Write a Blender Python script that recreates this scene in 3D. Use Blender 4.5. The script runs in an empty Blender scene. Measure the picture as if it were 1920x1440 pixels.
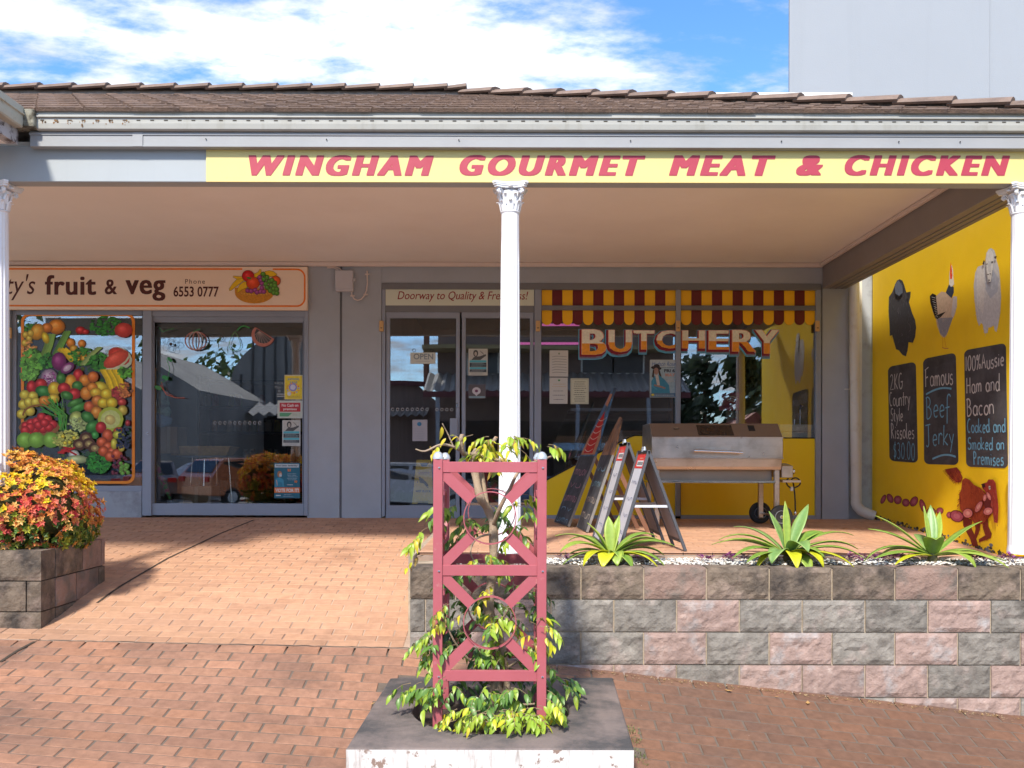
import bpy, bmesh, math, random
from mathutils import Vector, Matrix, noise
random.seed(7)
SC = bpy.context.scene
COL = SC.collection
rad = math.radians

# ---------------------------------------------------------------- camera
EYE = 0.585
FPX, VX, VY, ROLL = 1700.0, 950.0, 865.0, 0.0022
cd = bpy.data.cameras.new('camera'); cam = bpy.data.objects.new('camera', cd); COL.objects.link(cam)
cd.sensor_width = 36.0; cd.lens = 36.0*FPX/1920.0
cd.shift_x = (960-VX)/1920.0; cd.shift_y = (VY-720)/1920.0
cd.clip_start = 0.05; cd.clip_end = 6000
cam.matrix_world = Matrix.Translation((0, 0, EYE)) @ Matrix.Rotation(rad(90), 4, 'X') @ Matrix.Rotation(ROLL, 4, 'Z')
SC.camera = cam

# ---------------------------------------------------------------- sky, sun, exposure
SUN_AZ, SUN_EL = rad(197), rad(45)     # the sun stands behind the viewer's left shoulder
sun_dir = Vector((math.sin(SUN_AZ)*math.cos(SUN_EL), math.cos(SUN_AZ)*math.cos(SUN_EL), math.sin(SUN_EL)))
w = bpy.data.worlds.new('World'); SC.world = w; w.use_nodes = True
nt = w.node_tree; nt.nodes.clear()
def wn(t, **k):
    n = nt.nodes.new(t)
    for a, b in k.items(): setattr(n, a, b)
    return n
wo = wn('ShaderNodeOutputWorld'); bg = wn('ShaderNodeBackground'); bg.inputs[1].default_value = 0.15
sky = wn('ShaderNodeTexSky'); sky.sky_type = 'NISHITA'; sky.sun_disc = False
sky.sun_elevation = SUN_EL; sky.sun_rotation = SUN_AZ; sky.air_density = 1.0; sky.dust_density = 0.6; sky.ozone_density = 2.0
tc = wn('ShaderNodeTexCoord'); sep = wn('ShaderNodeSeparateXYZ'); nt.links.new(tc.outputs['Generated'], sep.inputs[0])
# flatten the view direction on a cloud layer: (x, y) / (z + c)
mz = wn('ShaderNodeMath', operation='MAXIMUM'); mz.inputs[1].default_value = 0.0; nt.links.new(sep.outputs[2], mz.inputs[0])
ad = wn('ShaderNodeMath', operation='ADD'); ad.inputs[1].default_value = 0.22; nt.links.new(mz.outputs[0], ad.inputs[0])
dx = wn('ShaderNodeMath', operation='DIVIDE'); dy = wn('ShaderNodeMath', operation='DIVIDE')
nt.links.new(sep.outputs[0], dx.inputs[0]); nt.links.new(ad.outputs[0], dx.inputs[1])
nt.links.new(sep.outputs[1], dy.inputs[0]); nt.links.new(ad.outputs[0], dy.inputs[1])
cb = wn('ShaderNodeCombineXYZ'); nt.links.new(dx.outputs[0], cb.inputs[0]); nt.links.new(dy.outputs[0], cb.inputs[1])
mp = wn('ShaderNodeMapping'); mp.inputs['Location'].default_value = (5.2, 0.3, 1.4); mp.inputs['Rotation'].default_value = (0, 0, rad(-24)); mp.inputs['Scale'].default_value = (0.9, 1.5, 1)
nt.links.new(cb.outputs[0], mp.inputs[0])
n1 = wn('ShaderNodeTexNoise'); n1.inputs['Scale'].default_value = 1.5; n1.inputs['Detail'].default_value = 9; n1.inputs['Roughness'].default_value = 0.56; n1.inputs['Distortion'].default_value = 0.25
n2 = wn('ShaderNodeTexNoise'); n2.inputs['Scale'].default_value = 9; n2.inputs['Detail'].default_value = 6; n2.inputs['Roughness'].default_value = 0.6
nt.links.new(mp.outputs[0], n1.inputs[0]); nt.links.new(mp.outputs[0], n2.inputs[0])
mm = wn('ShaderNodeMath', operation='MULTIPLY_ADD'); mm.inputs[1].default_value = 0.5; nt.links.new(n2.outputs[0], mm.inputs[0]); nt.links.new(n1.outputs[0], mm.inputs[2])
cr = wn('ShaderNodeValToRGB'); cr.color_ramp.interpolation = 'EASE'
cr.color_ramp.elements[0].position = 0.66; cr.color_ramp.elements[0].color = (0, 0, 0, 1)
cr.color_ramp.elements[1].position = 0.86; cr.color_ramp.elements[1].color = (1, 1, 1, 1)
nt.links.new(mm.outputs[0], cr.inputs[0])
cc = wn('ShaderNodeValToRGB'); cc.color_ramp.elements[0].position = 0.45; cc.color_ramp.elements[0].color = (1.35, 1.5, 1.82, 1)
cc.color_ramp.elements[1].position = 0.68; cc.color_ramp.elements[1].color = (3.5, 3.5, 3.5, 1); nt.links.new(n1.outputs[0], cc.inputs[0])
hs = wn('ShaderNodeHueSaturation'); hs.inputs['Saturation'].default_value = 1.05; hs.inputs['Value'].default_value = .50
tn = wn('ShaderNodeMixRGB', blend_type='MULTIPLY'); tn.inputs[0].default_value = 1; tn.inputs[2].default_value = (.66, .87, 1.1, 1)
nt.links.new(sky.outputs[0], tn.inputs[1]); nt.links.new(tn.outputs[0], hs.inputs['Color'])
mx = wn('ShaderNodeMixRGB'); nt.links.new(cr.outputs[0], mx.inputs[0]); nt.links.new(hs.outputs[0], mx.inputs[1]); nt.links.new(cc.outputs[0], mx.inputs[2])
nt.links.new(mx.outputs[0], bg.inputs[0]); nt.links.new(bg.outputs[0], wo.inputs[0])

sl = bpy.data.lights.new('sun', 'SUN'); sl.energy = 1.7; sl.angle = rad(5); sl.color = (1.0, 0.93, 0.82)
so = bpy.data.objects.new('sun', sl); COL.objects.link(so); so.location = sun_dir*40
so.rotation_euler = sun_dir.to_track_quat('Z', 'Y').to_euler()
vs = SC.view_settings; vs.view_transform = 'Standard'; vs.look = 'None'; vs.gamma = 1.0; vs.use_curve_mapping = False
vs.exposure = 1.9
SC.cycles.transparent_max_bounces = 24; SC.cycles.max_bounces = 12; SC.cycles.diffuse_bounces = 8; SC.cycles.glossy_bounces = 4
SC.cycles.sample_clamp_indirect = 10.0; SC.cycles.use_denoising = True

# ---------------------------------------------------------------- helpers
def unroll(px, py):
    return px + ROLL*(py-720), py - ROLL*(px-960)
def W(px, py, Y):
    """the point on the plane at depth Y that the photograph shows at (px, py)"""
    x, y = unroll(px, py)
    return Vector(((x-VX)*Y/FPX, Y, EYE+(VY-y)*Y/FPX))
def WX(px, py, X):
    """the point on the side wall at X"""
    x, y = unroll(px, py)
    Y = X*FPX/(x-VX)
    return Vector((X, Y, EYE+(VY-y)*Y/FPX))

MATS = {}
def nodes(m):
    m.use_nodes = True
    return m.node_tree, m.node_tree.nodes['Principled BSDF']
def M(name, col, rough=.6, var=.12, scale=6., bump=0., bscale=60., metal=0., rand=0., huer=0., dirt=None, dscale=2.5, dlo=.5, dhi=.7,
      spec=None, detail=5, trans=0., streak=None, col2=None, c2scale=3., c2lo=.45, c2hi=.6, coat=0., aniso=None, vcol=False):
    if name in MATS: return MATS[name]
    m = bpy.data.materials.new(name); t, b = nodes(m); N, L = t.nodes, t.links
    tcn = N.new('ShaderNodeTexCoord'); oi = N.new('ShaderNodeObjectInfo')
    off = N.new('ShaderNodeVectorMath'); off.operation = 'MULTIPLY_ADD'
    off.inputs[1].default_value = (17.3, 9.1, 23.7) if rand or huer else (0, 0, 0)
    L.new(oi.outputs['Random'], off.inputs[0]); L.new(tcn.outputs['Object'], off.inputs[2])
    vec = off.outputs[0]
    def noise_(s, d=detail, r=.6):
        n = N.new('ShaderNodeTexNoise'); n.inputs['Scale'].default_value = s; n.inputs['Detail'].default_value = d; n.inputs['Roughness'].default_value = r
        L.new(vec, n.inputs[0]); return n.outputs[0]
    def ramp(x, lo, hi, a=0., c=1.):
        n = N.new('ShaderNodeMapRange'); n.inputs[1].default_value = lo; n.inputs[2].default_value = hi; n.inputs[3].default_value = a; n.inputs[4].default_value = c
        L.new(x, n.inputs[0]); return n.outputs[0]
    def mix(f, a, c, mode='MIX'):
        n = N.new('ShaderNodeMixRGB'); n.blend_type = mode
        for i, v in ((0, f), (1, a), (2, c)):
            if hasattr(v, 'is_linked') or hasattr(v, 'links'): L.new(v, n.inputs[i])
            elif i == 0: n.inputs[0].default_value = v
            else: n.inputs[i].default_value = (*v, 1)
        return n.outputs[0]
    if vcol:
        c = N.new('ShaderNodeVertexColor'); c.layer_name = 'col'; c = c.outputs[0]
    else:
        c = N.new('ShaderNodeRGB'); c.outputs[0].default_value = (*col, 1); c = c.outputs[0]
    if col2: c = mix(ramp(noise_(c2scale), c2lo, c2hi), c, col2)
    if dirt: c = mix(ramp(noise_(dscale, 7, .65), dlo, dhi), c, dirt)
    if streak:
        sm = N.new('ShaderNodeMapping'); sm.inputs['Scale'].default_value = streak[1]; L.new(vec, sm.inputs[0])
        sn = N.new('ShaderNodeTexNoise'); sn.inputs['Scale'].default_value = 1.0; sn.inputs['Detail'].default_value = 6; sn.inputs['Roughness'].default_value = .65; L.new(sm.outputs[0], sn.inputs[0])
        c = mix(ramp(sn.outputs[0], streak[2], streak[3]), c, streak[0])
    h = N.new('ShaderNodeHueSaturation')
    v1 = ramp(noise_(scale), .25, .75, 1-var, 1+var)
    if rand:
        a = N.new('ShaderNodeMath'); a.operation = 'MULTIPLY'; L.new(v1, a.inputs[0]); L.new(ramp(oi.outputs['Random'], 0, 1, 1-rand, 1+rand), a.inputs[1]); v1 = a.outputs[0]
    L.new(v1, h.inputs['Value'])
    if huer:
        fr = N.new('ShaderNodeMath'); fr.operation = 'FRACT'; mu = N.new('ShaderNodeMath'); mu.operation = 'MULTIPLY'; mu.inputs[1].default_value = 7.31
        L.new(oi.outputs['Random'], mu.inputs[0]); L.new(mu.outputs[0], fr.inputs[0]); L.new(ramp(fr.outputs[0], 0, 1, .5-huer, .5+huer), h.inputs['Hue'])
    L.new(c, h.inputs['Color']); L.new(h.outputs[0], b.inputs['Base Color'])
    b.inputs['Metallic'].default_value = metal
    L.new(ramp(noise_(scale*2.3), .3, .7, max(rough-.08, .02), min(rough+.08, 1)), b.inputs['Roughness'])
    if spec is not None: b.inputs['Specular IOR Level'].default_value = spec
    if coat: b.inputs['Coat Weight'].default_value = coat
    if trans:
        b.inputs['Subsurface Weight'].default_value = 0
    if bump:
        bn = N.new('ShaderNodeBump'); bn.inputs['Strength'].default_value = bump; bn.inputs['Distance'].default_value = .01
        L.new(noise_(bscale, 6, .6), bn.inputs['Height']); L.new(bn.outputs[0], b.inputs['Normal'])
    MATS[name] = m
    return m

def MV(name, rough=.6, bump=0., bscale=60, trans=.0, spec=.5):
    """material whose colour is the object's own colour attribute (leaves of many hues, flat prints)"""
    if name in MATS: return MATS[name]
    m = bpy.data.materials.new(name); t, b = nodes(m); N, L = t.nodes, t.links
    a = N.new('ShaderNodeVertexColor'); a.layer_name = 'col'
    n = N.new('ShaderNodeTexNoise'); n.inputs['Scale'].default_value = 40; tcn = N.new('ShaderNodeTexCoord'); L.new(tcn.outputs['Object'], n.inputs[0])
    r = N.new('ShaderNodeMapRange'); r.inputs[1].default_value = .3; r.inputs[2].default_value = .7; r.inputs[3].default_value = .9; r.inputs[4].default_value = 1.1; L.new(n.outputs[0], r.inputs[0])
    h = N.new('ShaderNodeHueSaturation'); L.new(r.outputs[0], h.inputs['Value']); L.new(a.outputs[0], h.inputs['Color']); L.new(h.outputs[0], b.inputs['Base Color'])
    b.inputs['Roughness'].default_value = rough; b.inputs['Specular IOR Level'].default_value = spec
    if trans:
        tr = N.new('ShaderNodeBsdfTranslucent'); L.new(h.outputs[0], tr.inputs[0]); ms = N.new('ShaderNodeMixShader'); ms.inputs[0].default_value = trans
        o = N['Material Output']; L.new(b.outputs[0], ms.inputs[1]); L.new(tr.outputs[0], ms.inputs[2]); L.new(ms.outputs[0], o.inputs[0])
    MATS[name] = m
    return m

def GLASS(name='window glass', fac=.115, tint=(.965, .975, .97), rough=0.0):
    if name in MATS: return MATS[name]
    m = bpy.data.materials.new(name); m.use_nodes = True; t = m.node_tree; N, L = t.nodes, t.links; N.clear()
    o = N.new('ShaderNodeOutputMaterial'); g = N.new('ShaderNodeBsdfGlossy'); g.inputs['Roughness'].default_value = rough
    g.inputs['Color'].default_value = (.95, .97, 1, 1)
    tr = N.new('ShaderNodeBsdfTransparent'); tr.inputs[0].default_value = (*tint, 1)
    f = N.new('ShaderNodeFresnel'); f.inputs[0].default_value = 1.5
    a = N.new('ShaderNodeMath'); a.operation = 'ADD'; a.inputs[1].default_value = fac; a.use_clamp = True; L.new(f.outputs[0], a.inputs[0])
    # panes are never quite flat
    tcn = N.new('ShaderNodeTexCoord'); n = N.new('ShaderNodeTexNoise'); n.inputs['Scale'].default_value = 1.6; n.inputs['Detail'].default_value = 1; L.new(tcn.outputs['Object'], n.inputs[0])
    bn = N.new('ShaderNodeBump'); bn.inputs['Strength'].default_value = .05; bn.inputs['Distance'].default_value = .01; L.new(n.outputs[0], bn.inputs['Height']); L.new(bn.outputs[0], g.inputs['Normal'])
    s = N.new('ShaderNodeMixShader'); L.new(a.outputs[0], s.inputs[0]); L.new(tr.outputs[0], s.inputs[1]); L.new(g.outputs[0], s.inputs[2]); L.new(s.outputs[0], o.inputs[0])
    MATS[name] = m
    return m

ORG = {}     # object name -> world origin of its local frame
def org(o): return ORG.get(o.name, Vector((0, 0, 0)))
def tag(o, label=None, cat=None, group=None, kind=None):
    if label: o['label'] = label
    if cat: o['category'] = cat
    if group: o['group'] = group
    if kind: o['kind'] = kind
    return o
def thing(name, label, cat, loc=(0, 0, 0), group=None, kind=None):
    o = bpy.data.objects.new(name, None); o.empty_display_size = .1; COL.objects.link(o); o.location = loc; ORG[o.name] = Vector(loc)
    return tag(o, label, cat, group, kind)
def copy_tree(o, parent=None, loc=None, rotz=None, scale=None):
    c = o.copy(); COL.objects.link(c); c.parent = parent
    if loc is not None: c.location = loc
    if rotz is not None: c.rotation_euler = (0, 0, rotz)
    if scale is not None: c.scale = scale
    for ch in o.children: copy_tree(ch, c)
    return c

class MB:
    def __init__(s): s.v, s.f, s.c, s.sm = [], [], [], False; s.cur = None
    def add(s, vs, fs, col=None):
        n = len(s.v); s.v += [Vector(v) for v in vs]; s.f += [[i+n for i in f] for f in fs]
        s.c += [col if col else (1, 1, 1)]*len(vs) if not isinstance(col, list) else col
        return s
    def box(s, x0, x1, y0, y1, z0, z1, col=None):
        return s.add([(x0,y0,z0),(x1,y0,z0),(x1,y1,z0),(x0,y1,z0),(x0,y0,z1),(x1,y0,z1),(x1,y1,z1),(x0,y1,z1)],
                     [(0,3,2,1),(4,5,6,7),(0,1,5,4),(1,2,6,5),(2,3,7,6),(3,0,4,7)], col)
    def hexa(s, p, col=None):   # 8 points, order like box
        return s.add(p, [(0,3,2,1),(4,5,6,7),(0,1,5,4),(1,2,6,5),(2,3,7,6),(3,0,4,7)], col)
    def bar(s, a, b, wd, dp, up=(0, 1, 0), col=None):
        """a bar of section wd x dp from a to b; dp is measured along up"""
        a, b = Vector(a), Vector(b); d = (b-a).normalized(); u = Vector(up); u = (u-d*u.dot(d)).normalized(); r = d.cross(u)
        p = []
        for q in (a, b):
            p += [q-r*wd/2-u*dp/2, q+r*wd/2-u*dp/2, q+r*wd/2+u*dp/2, q-r*wd/2+u*dp/2]
        return s.add(p, [(0,3,2,1),(4,5,6,7),(0,1,5,4),(1,2,6,5),(2,3,7,6),(3,0,4,7)], col)
    def prism(s, pts, nrm, depth, col=None):
        """closed polygon (3d points) pushed along nrm by depth"""
        n = Vector(nrm)*depth; k = len(pts); p = [Vector(q) for q in pts]
        vs = p+[q+n for q in p]
        fs = [list(range(k))[::-1], [i+k for i in range(k)]]+[(i, (i+1) % k, (i+1) % k+k, i+k) for i in range(k)]
        return s.add(vs, fs, col)
    def tube(s, pts, r, seg=8, col=None, cap=True):
        pts = [Vector(p) for p in pts]; k = len(pts); rs = r if isinstance(r, (list, tuple)) else [r]*k
        vs, fs = [], []; u = None
        for i, p in enumerate(pts):
            d = (pts[min(i+1, k-1)]-pts[max(i-1, 0)]).normalized()
            if u is None: u = d.orthogonal().normalized()
            else: u = (u-d*u.dot(d)); u = u.normalized() if u.length > 1e-6 else d.orthogonal().normalized()
            v = d.cross(u)
            for j in range(seg):
                a = 2*math.pi*j/seg; vs.append(p+(u*math.cos(a)+v*math.sin(a))*rs[i])
        for i in range(k-1):
            for j in range(seg):
                fs.append((i*seg+j, i*seg+(j+1) % seg, (i+1)*seg+(j+1) % seg, (i+1)*seg+j))
        if cap: fs += [list(range(seg))[::-1], [(k-1)*seg+j for j in range(seg)]]
        return s.add(vs, fs, col)
    def lathe(s, prof, c=(0, 0, 0), seg=16, axis='Z', col=None):
        """prof: (radius, height) pairs"""
        vs, fs = [], []; k = len(prof); c = Vector(c)
        for r, h in prof:
            for j in range(seg):
                a = 2*math.pi*j/seg; x, y = r*math.cos(a), r*math.sin(a)
                vs.append(c+(Vector((x, y, h)) if axis == 'Z' else Vector((x, h, y)) if axis == 'Y' else Vector((h, x, y))))
        for i in range(k-1):
            for j in range(seg): fs.append((i*seg+j, i*seg+(j+1) % seg, (i+1)*seg+(j+1) % seg, (i+1)*seg+j))
        fs += [list(range(seg))[::-1], [(k-1)*seg+j for j in range(seg)]]
        return s.add(vs, fs, col)
    def ribbon(s, pts, wd, nrm, dep=.001, col=None):
        """flat line of width wd drawn on the plane with normal nrm"""
        n = Vector(nrm); pts = [Vector(p) for p in pts]; k = len(pts); vs = []
        for i, p in enumerate(pts):
            d = (pts[min(i+1, k-1)]-pts[max(i-1, 0)]); d = d.normalized() if d.length > 1e-9 else Vector((1, 0, 0)); r = d.cross(n).normalized()
            vs += [p-r*wd/2+n*dep, p+r*wd/2+n*dep, p+r*wd/2, p-r*wd/2]
        fs = []
        for i in range(k-1):
            for j in range(4): fs.append((i*4+j, i*4+(j+1) % 4, (i+1)*4+(j+1) % 4, (i+1)*4+j))
        fs += [(3, 2, 1, 0), ((k-1)*4, (k-1)*4+1, (k-1)*4+2, (k-1)*4+3)]
        return s.add(vs, fs, col)
    def mesh(s, name, m, o=Vector((0, 0, 0)), smooth=False):
        me = bpy.data.meshes.new(name); me.from_pydata([v-o for v in s.v], [], s.f)
        bm = bmesh.new(); bm.from_mesh(me); bmesh.ops.recalc_face_normals(bm, faces=bm.faces); bm.to_mesh(me); bm.free()
        if any(c != (1, 1, 1) for c in s.c):
            ca = me.color_attributes.new('col', 'FLOAT_COLOR', 'POINT'); ca.data.foreach_set('color', [x for c in s.c for x in (*c, 1.)])
        ms = m if isinstance(m, (list, tuple)) else [m]
        for q in ms: me.materials.append(q)
        if smooth: me.shade_smooth() if smooth is True else me.set_sharp_from_angle(angle=smooth)
        me.update(); return me
    def build(s, name, m, parent=None, label=None, smooth=False, bev=0., loc=None, kind=None, cat=None, group=None, bseg=1):
        o_ = org(parent) if parent else (Vector(loc) if loc is not None else Vector((0, 0, 0)))
        me = s.mesh(name, m, o_, smooth); ob = bpy.data.objects.new(name, me); COL.objects.link(ob)
        if parent: ob.parent = parent
        else: ob.location = o_
        ORG[ob.name] = o_
        if smooth is not False and smooth is not True: me.shade_smooth(); me.set_sharp_from_angle(angle=smooth)
        if bev:
            b = ob.modifiers.new('b', 'BEVEL'); b.width = bev; b.segments = bseg; b.limit_method = 'ANGLE'; b.angle_limit = rad(40)
        return tag(ob, label, cat, group, kind)

def B(name, m, parent, x0, x1, y0, y1, z0, z1, bev=0., **k):
    return MB().box(x0, x1, y0, y1, z0, z1).build(name, m, parent, bev=bev, **k)
def FB(name, m, parent, px0, py0, px1, py1, Y, dep, bev=0., **k):
    """box whose front face lies at depth Y and covers the photograph's rectangle"""
    a, b = W(px0, py1, Y), W(px1, py0, Y)
    return MB().box(a.x, b.x, Y, Y+dep, a.z, b.z).build(name, m, parent, bev=bev, **k)
def inst(o, name, me, parent, mat4):
    ob = bpy.data.objects.new(name, me); COL.objects.link(ob); ob.parent = parent; ob.matrix_local = mat4; return ob

# text: the built-in font, turned into a mesh and fitted to four corners of a plane
def text_mb(s, bold=0., shear=0., spacing=1., ext=.0, res=3, fat=0., fatz=0.):
    cu = bpy.data.curves.new('t', 'FONT'); cu.body = s; cu.size = 1; cu.offset = bold; cu.shear = shear; cu.space_character = spacing
    cu.resolution_u = res; cu.fill_mode = 'FRONT'
    ob = bpy.data.objects.new('t', cu); COL.objects.link(ob)
    dg = bpy.context.evaluated_depsgraph_get(); me = bpy.data.meshes.new_from_object(ob.evaluated_get(dg))
    vs = [v.co.copy() for v in me.vertices]; fs = [list(p.vertices) for p in me.polygons]
    bpy.data.objects.remove(ob); bpy.data.curves.remove(cu); bpy.data.meshes.remove(me)
    if fat:                      # heavier strokes: shifted copies, each a hair in front of the last
        V, F_ = [], []
        for i, (ax, ay) in enumerate([(u/3., v) for v in ((-1, 0, 1) if fatz else (0,)) for u in range(-3, 4)]):
            n = len(V); V += [Vector((v.x+fat*ax, v.y+fatz*ay, i*.00003)) for v in vs]; F_ += [[q+n for q in f] for f in fs]
        vs, fs = V, F_
    return vs, fs
def fit_text(mb, s, o, ux, uz, h=None, wd=None, nrm=(0, -1, 0), lift=.0015, col=None, **k):
    """o: lower left of the ink; ux, uz: unit vectors; wd, h: size of the ink box"""
    vs, fs = text_mb(s, **k)
    if not vs: return
    x0, x1 = min(v.x for v in vs), max(v.x for v in vs); y0, y1 = min(v.y for v in vs), max(v.y for v in vs)
    o, ux, uz, n = Vector(o), Vector(ux), Vector(uz), Vector(nrm)
    sx = (wd/(x1-x0)) if wd else None; sy = (h/(y1-y0)) if h else None
    if sx is None: sx = sy
    if sy is None: sy = sx
    mb.add([o+ux*((v.x-x0)*sx)+uz*((v.y-y0)*sy)+n*(lift+v.z) for v in vs], fs, col)
def ptext(mb, s, px0, py0, px1, py1, Y, lift=.0015, **k):
    a, b = W(px0, py1, Y), W(px1, py0, Y)
    fit_text(mb, s, a, (1, 0, 0), (0, 0, 1), h=b.z-a.z, wd=b.x-a.x, lift=lift, **k)

# handwriting: one polyline set per letter, x-height .55, cap height 1
def arc(cx, cy, rx, ry, a0, a1, n=9): return [(cx+rx*math.cos(rad(a0+(a1-a0)*i/n)), cy+ry*math.sin(rad(a0+(a1-a0)*i/n))) for i in range(n+1)]
def o_(cx=.27): return arc(cx, .27, .22, .28, 60, 420, 12)
GL = {
 ' ': (.35, []), '.': (.2, [[(.08, 0), (.12, .03)]]), '1': (.3, [[(.15, 1), (.15, 0)]]),
 '0': (.6, [arc(.28, .5, .24, .5, 80, 440, 14)]), '2': (.6, [arc(.27, .76, .2, .22, 160, -30, 8)+[(.05, .02), (.55, .04)]]),
 '3': (.6, [arc(.25, .76, .2, .23, 140, -90, 8)+arc(.25, .27, .26, .27, 90, -140, 8)]),
 '$': (.6, [arc(.28, .72, .2, .2, 40, 250, 8)+arc(.28, .3, .2, .22, 70, -140, 8), [(.28, 1.08), (.28, -.08)]]),
 '%': (.7, [arc(.15, .8, .1, .15, 0, 360, 8), [(.5, 1), (.1, 0)], arc(.5, .2, .1, .15, 0, 360, 8)]),
 'A': (.65, [[(.02, 0), (.3, 1), (.58, 0)], [(.13, .4), (.48, .42)]]),
 'B': (.6, [[(.08, 1), (.08, 0)], [(.0, .95)]+arc(.15, .76, .28, .24, 90, -90, 8)+arc(.15, .26, .36, .28, 90, -100, 9)]),
 'C': (.6, [arc(.34, .5, .28, .5, 60, 300, 10)]), 'E': (.55, [[(.5, 1), (.08, 1), (.08, 0), (.5, 0)], [(.08, .5), (.42, .5)]]),
 'F': (.6, [[(.1, 1), (.08, 0)], [(0, .95), (.5, 1.08)], [(.08, .5), (.4, .55)]]),
 'G': (.65, [arc(.34, .5, .28, .5, 60, 330, 10)+[(.58, .45)], [(.36, .45), (.66, .45)]]),
 'H': (.65, [[(.08, 1), (.08, 0)], [(.52, 1), (.52, 0)], [(.08, .5), (.52, .5)]]),
 'J': (.6, [[(0, 1), (.5, 1.05)], [(.3, 1), (.32, .15)]+arc(.18, .12, .14, .2, 0, -140, 6)]),
 'K': (.6, [[(.08, 1), (.08, 0)], [(.5, 1), (.1, .45), (.52, 0)]]), 'P': (.55, [[(.08, 1), (.08, 0)], arc(.12, .75, .3, .25, 100, -100, 8)]),
 'R': (.6, [[(.08, 1), (.08, 0)], arc(.12, .76, .3, .25, 100, -90, 8)+[(.5, 0)]]),
 'S': (.55, [arc(.28, .75, .22, .24, 40, 250, 8)+arc(.25, .26, .24, .27, 70, -150, 8)]),
 'a': (.55, [o_(), [(.47, .52), (.47, .1), (.56, 0)]]), 'b': (.5, [[(.06, 1), (.06, 0)], o_()]), 'c': (.48, [arc(.27, .27, .22, .28, 50, 310, 9)]),
 'd': (.55, [o_(), [(.47, 1.05), (.47, .1), (.56, 0)]]), 'e': (.5, [[(.07, .27), (.46, .32)]+arc(.27, .28, .2, .28, 20, 310, 10)]),
 'f': (.4, [arc(.3, .85, .15, .18, 20, 180, 6)+[(.14, -.25)], [(0, .45), (.35, .48)]]), 'g': (.55, [o_(), [(.47, .52), (.45, -.3), (.1, -.35)]]),
 'h': (.52, [[(.06, 1), (.06, 0)], [(.06, .35)]+arc(.26, .35, .18, .2, 150, 0, 6)+[(.45, 0)]]), 'i': (.22, [[(.1, .55), (.1, 0)], [(.1, .75), (.12, .78)]]),
 'k': (.5, [[(.06, 1.05), (.06, 0)], [(.42, .6), (.08, .25), (.46, 0)]]), 'l': (.25, [[(.1, 1.05), (.1, .08), (.2, 0)]]),
 'm': (.75, [[(.06, .55), (.06, 0)], [(.06, .35)]+arc(.2, .35, .13, .2, 150, 0, 5)+[(.34, 0)], [(.34, .35)]+arc(.5, .35, .14, .2, 150, 0, 5)+[(.65, 0)]]),
 'n': (.52, [[(.06, .55), (.06, 0)], [(.06, .35)]+arc(.26, .35, .18, .2, 150, 0, 6)+[(.45, 0)]]), 'o': (.5, [o_()]),
 'r': (.38, [[(.06, .55), (.06, 0)], [(.06, .35)]+arc(.24, .35, .16, .2, 150, 30, 5)]), 's': (.42, [arc(.22, .41, .15, .14, 40, 250, 6)+arc(.2, .14, .17, .16, 70, -150, 6)]),
 't': (.4, [[(.18, .95), (.18, .05), (.3, 0)], [(0, .6), (.36, .62)]]), 'u': (.52, [[(.06, .55)]+arc(.26, .2, .2, .22, 180, 360, 6)+[(.46, .55)], [(.46, .55), (.48, 0)]]),
 'y': (.5, [[(.05, .55), (.25, .1)], [(.46, .55), (.12, -.4)]]),
 'p': (.5, [[(.06, .55), (.06, -.35)], o_()]), 'D': (.6, [[(.08, 1), (.08, 0)], [(.0, 1)]+arc(.1, .5, .42, .5, 90, -90, 9)]), 'Q': (.6, [arc(.28, .5, .24, .5, 80, 440, 14), [(.3, .2), (.55, -.05)]]),
 '-': (.4, [[(.05, .4), (.35, .4)]]), 'w': (.6, [[(.03, .55), (.15, 0), (.28, .45), (.42, 0), (.55, .55)]]), 'v': (.45, [[(.03, .55), (.2, 0), (.4, .55)]]),
}
def hand(mb, s, o, ux, uz, wd, h, lw, nrm, rnd, lift=.0012, col=None):
    tot = sum(GL.get(ch, GL['o'])[0]+.08 for ch in s); sx = wd/tot; x = 0
    o, ux, uz, n = Vector(o), Vector(ux), Vector(uz), Vector(nrm); k = 0
    for ch in s:
        gw, st = GL.get(ch, GL['o']); sl_ = rnd.uniform(-.04, .08); dy = rnd.uniform(-.04, .04); sc = rnd.uniform(.94, 1.06)
        for pl in st:
            k += 1
            pts = [o+ux*((x+px_+py_*sl_)*sx)+uz*((py_*sc+dy)*h)+n*(lift+k*.00002) for px_, py_ in pl]
            mb.ribbon(pts, lw*rnd.uniform(.85, 1.2), nrm, .0006, col)
        x += gw+.08
# ================================================================ materials
m_brick_f = M('street brick', (0, 0, 0), .85, .22, 22, .45, 140, vcol=True, dirt=(.125, .078, .06), dscale=1.3, dlo=.52, dhi=.80, spec=.3)
m_brick_r = M('ramp brick', (0, 0, 0), .82, .13, 18, .35, 160, vcol=True, dirt=(.22, .11, .07), dscale=1.1, dlo=.55, dhi=.8, spec=.3)
m_joint_f = M('dark joint sand', (.135, .105, .082), .95, .2, 20, .3, 200)
m_joint_r = M('pale joint mortar', (.47, .34, .25), .95, .15, 20, .3, 200, dirt=(.26, .18, .14), dscale=1.2, dlo=.45, dhi=.62)
m_asphalt = M('asphalt', (.24, .235, .23), .9, .2, 30, .5, 300)
m_earth = M('far ground', (.12, .13, .09), .95, .2, .3)
m_block_g = M('grey split stone', (.215, .195, .17), .95, .34, 16, 1., 42, rand=.14, col2=(.30, .245, .215), c2scale=6, c2lo=.55, c2hi=.7, dirt=(.085, .072, .06), dscale=4.5, dlo=.50, dhi=.74)
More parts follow.
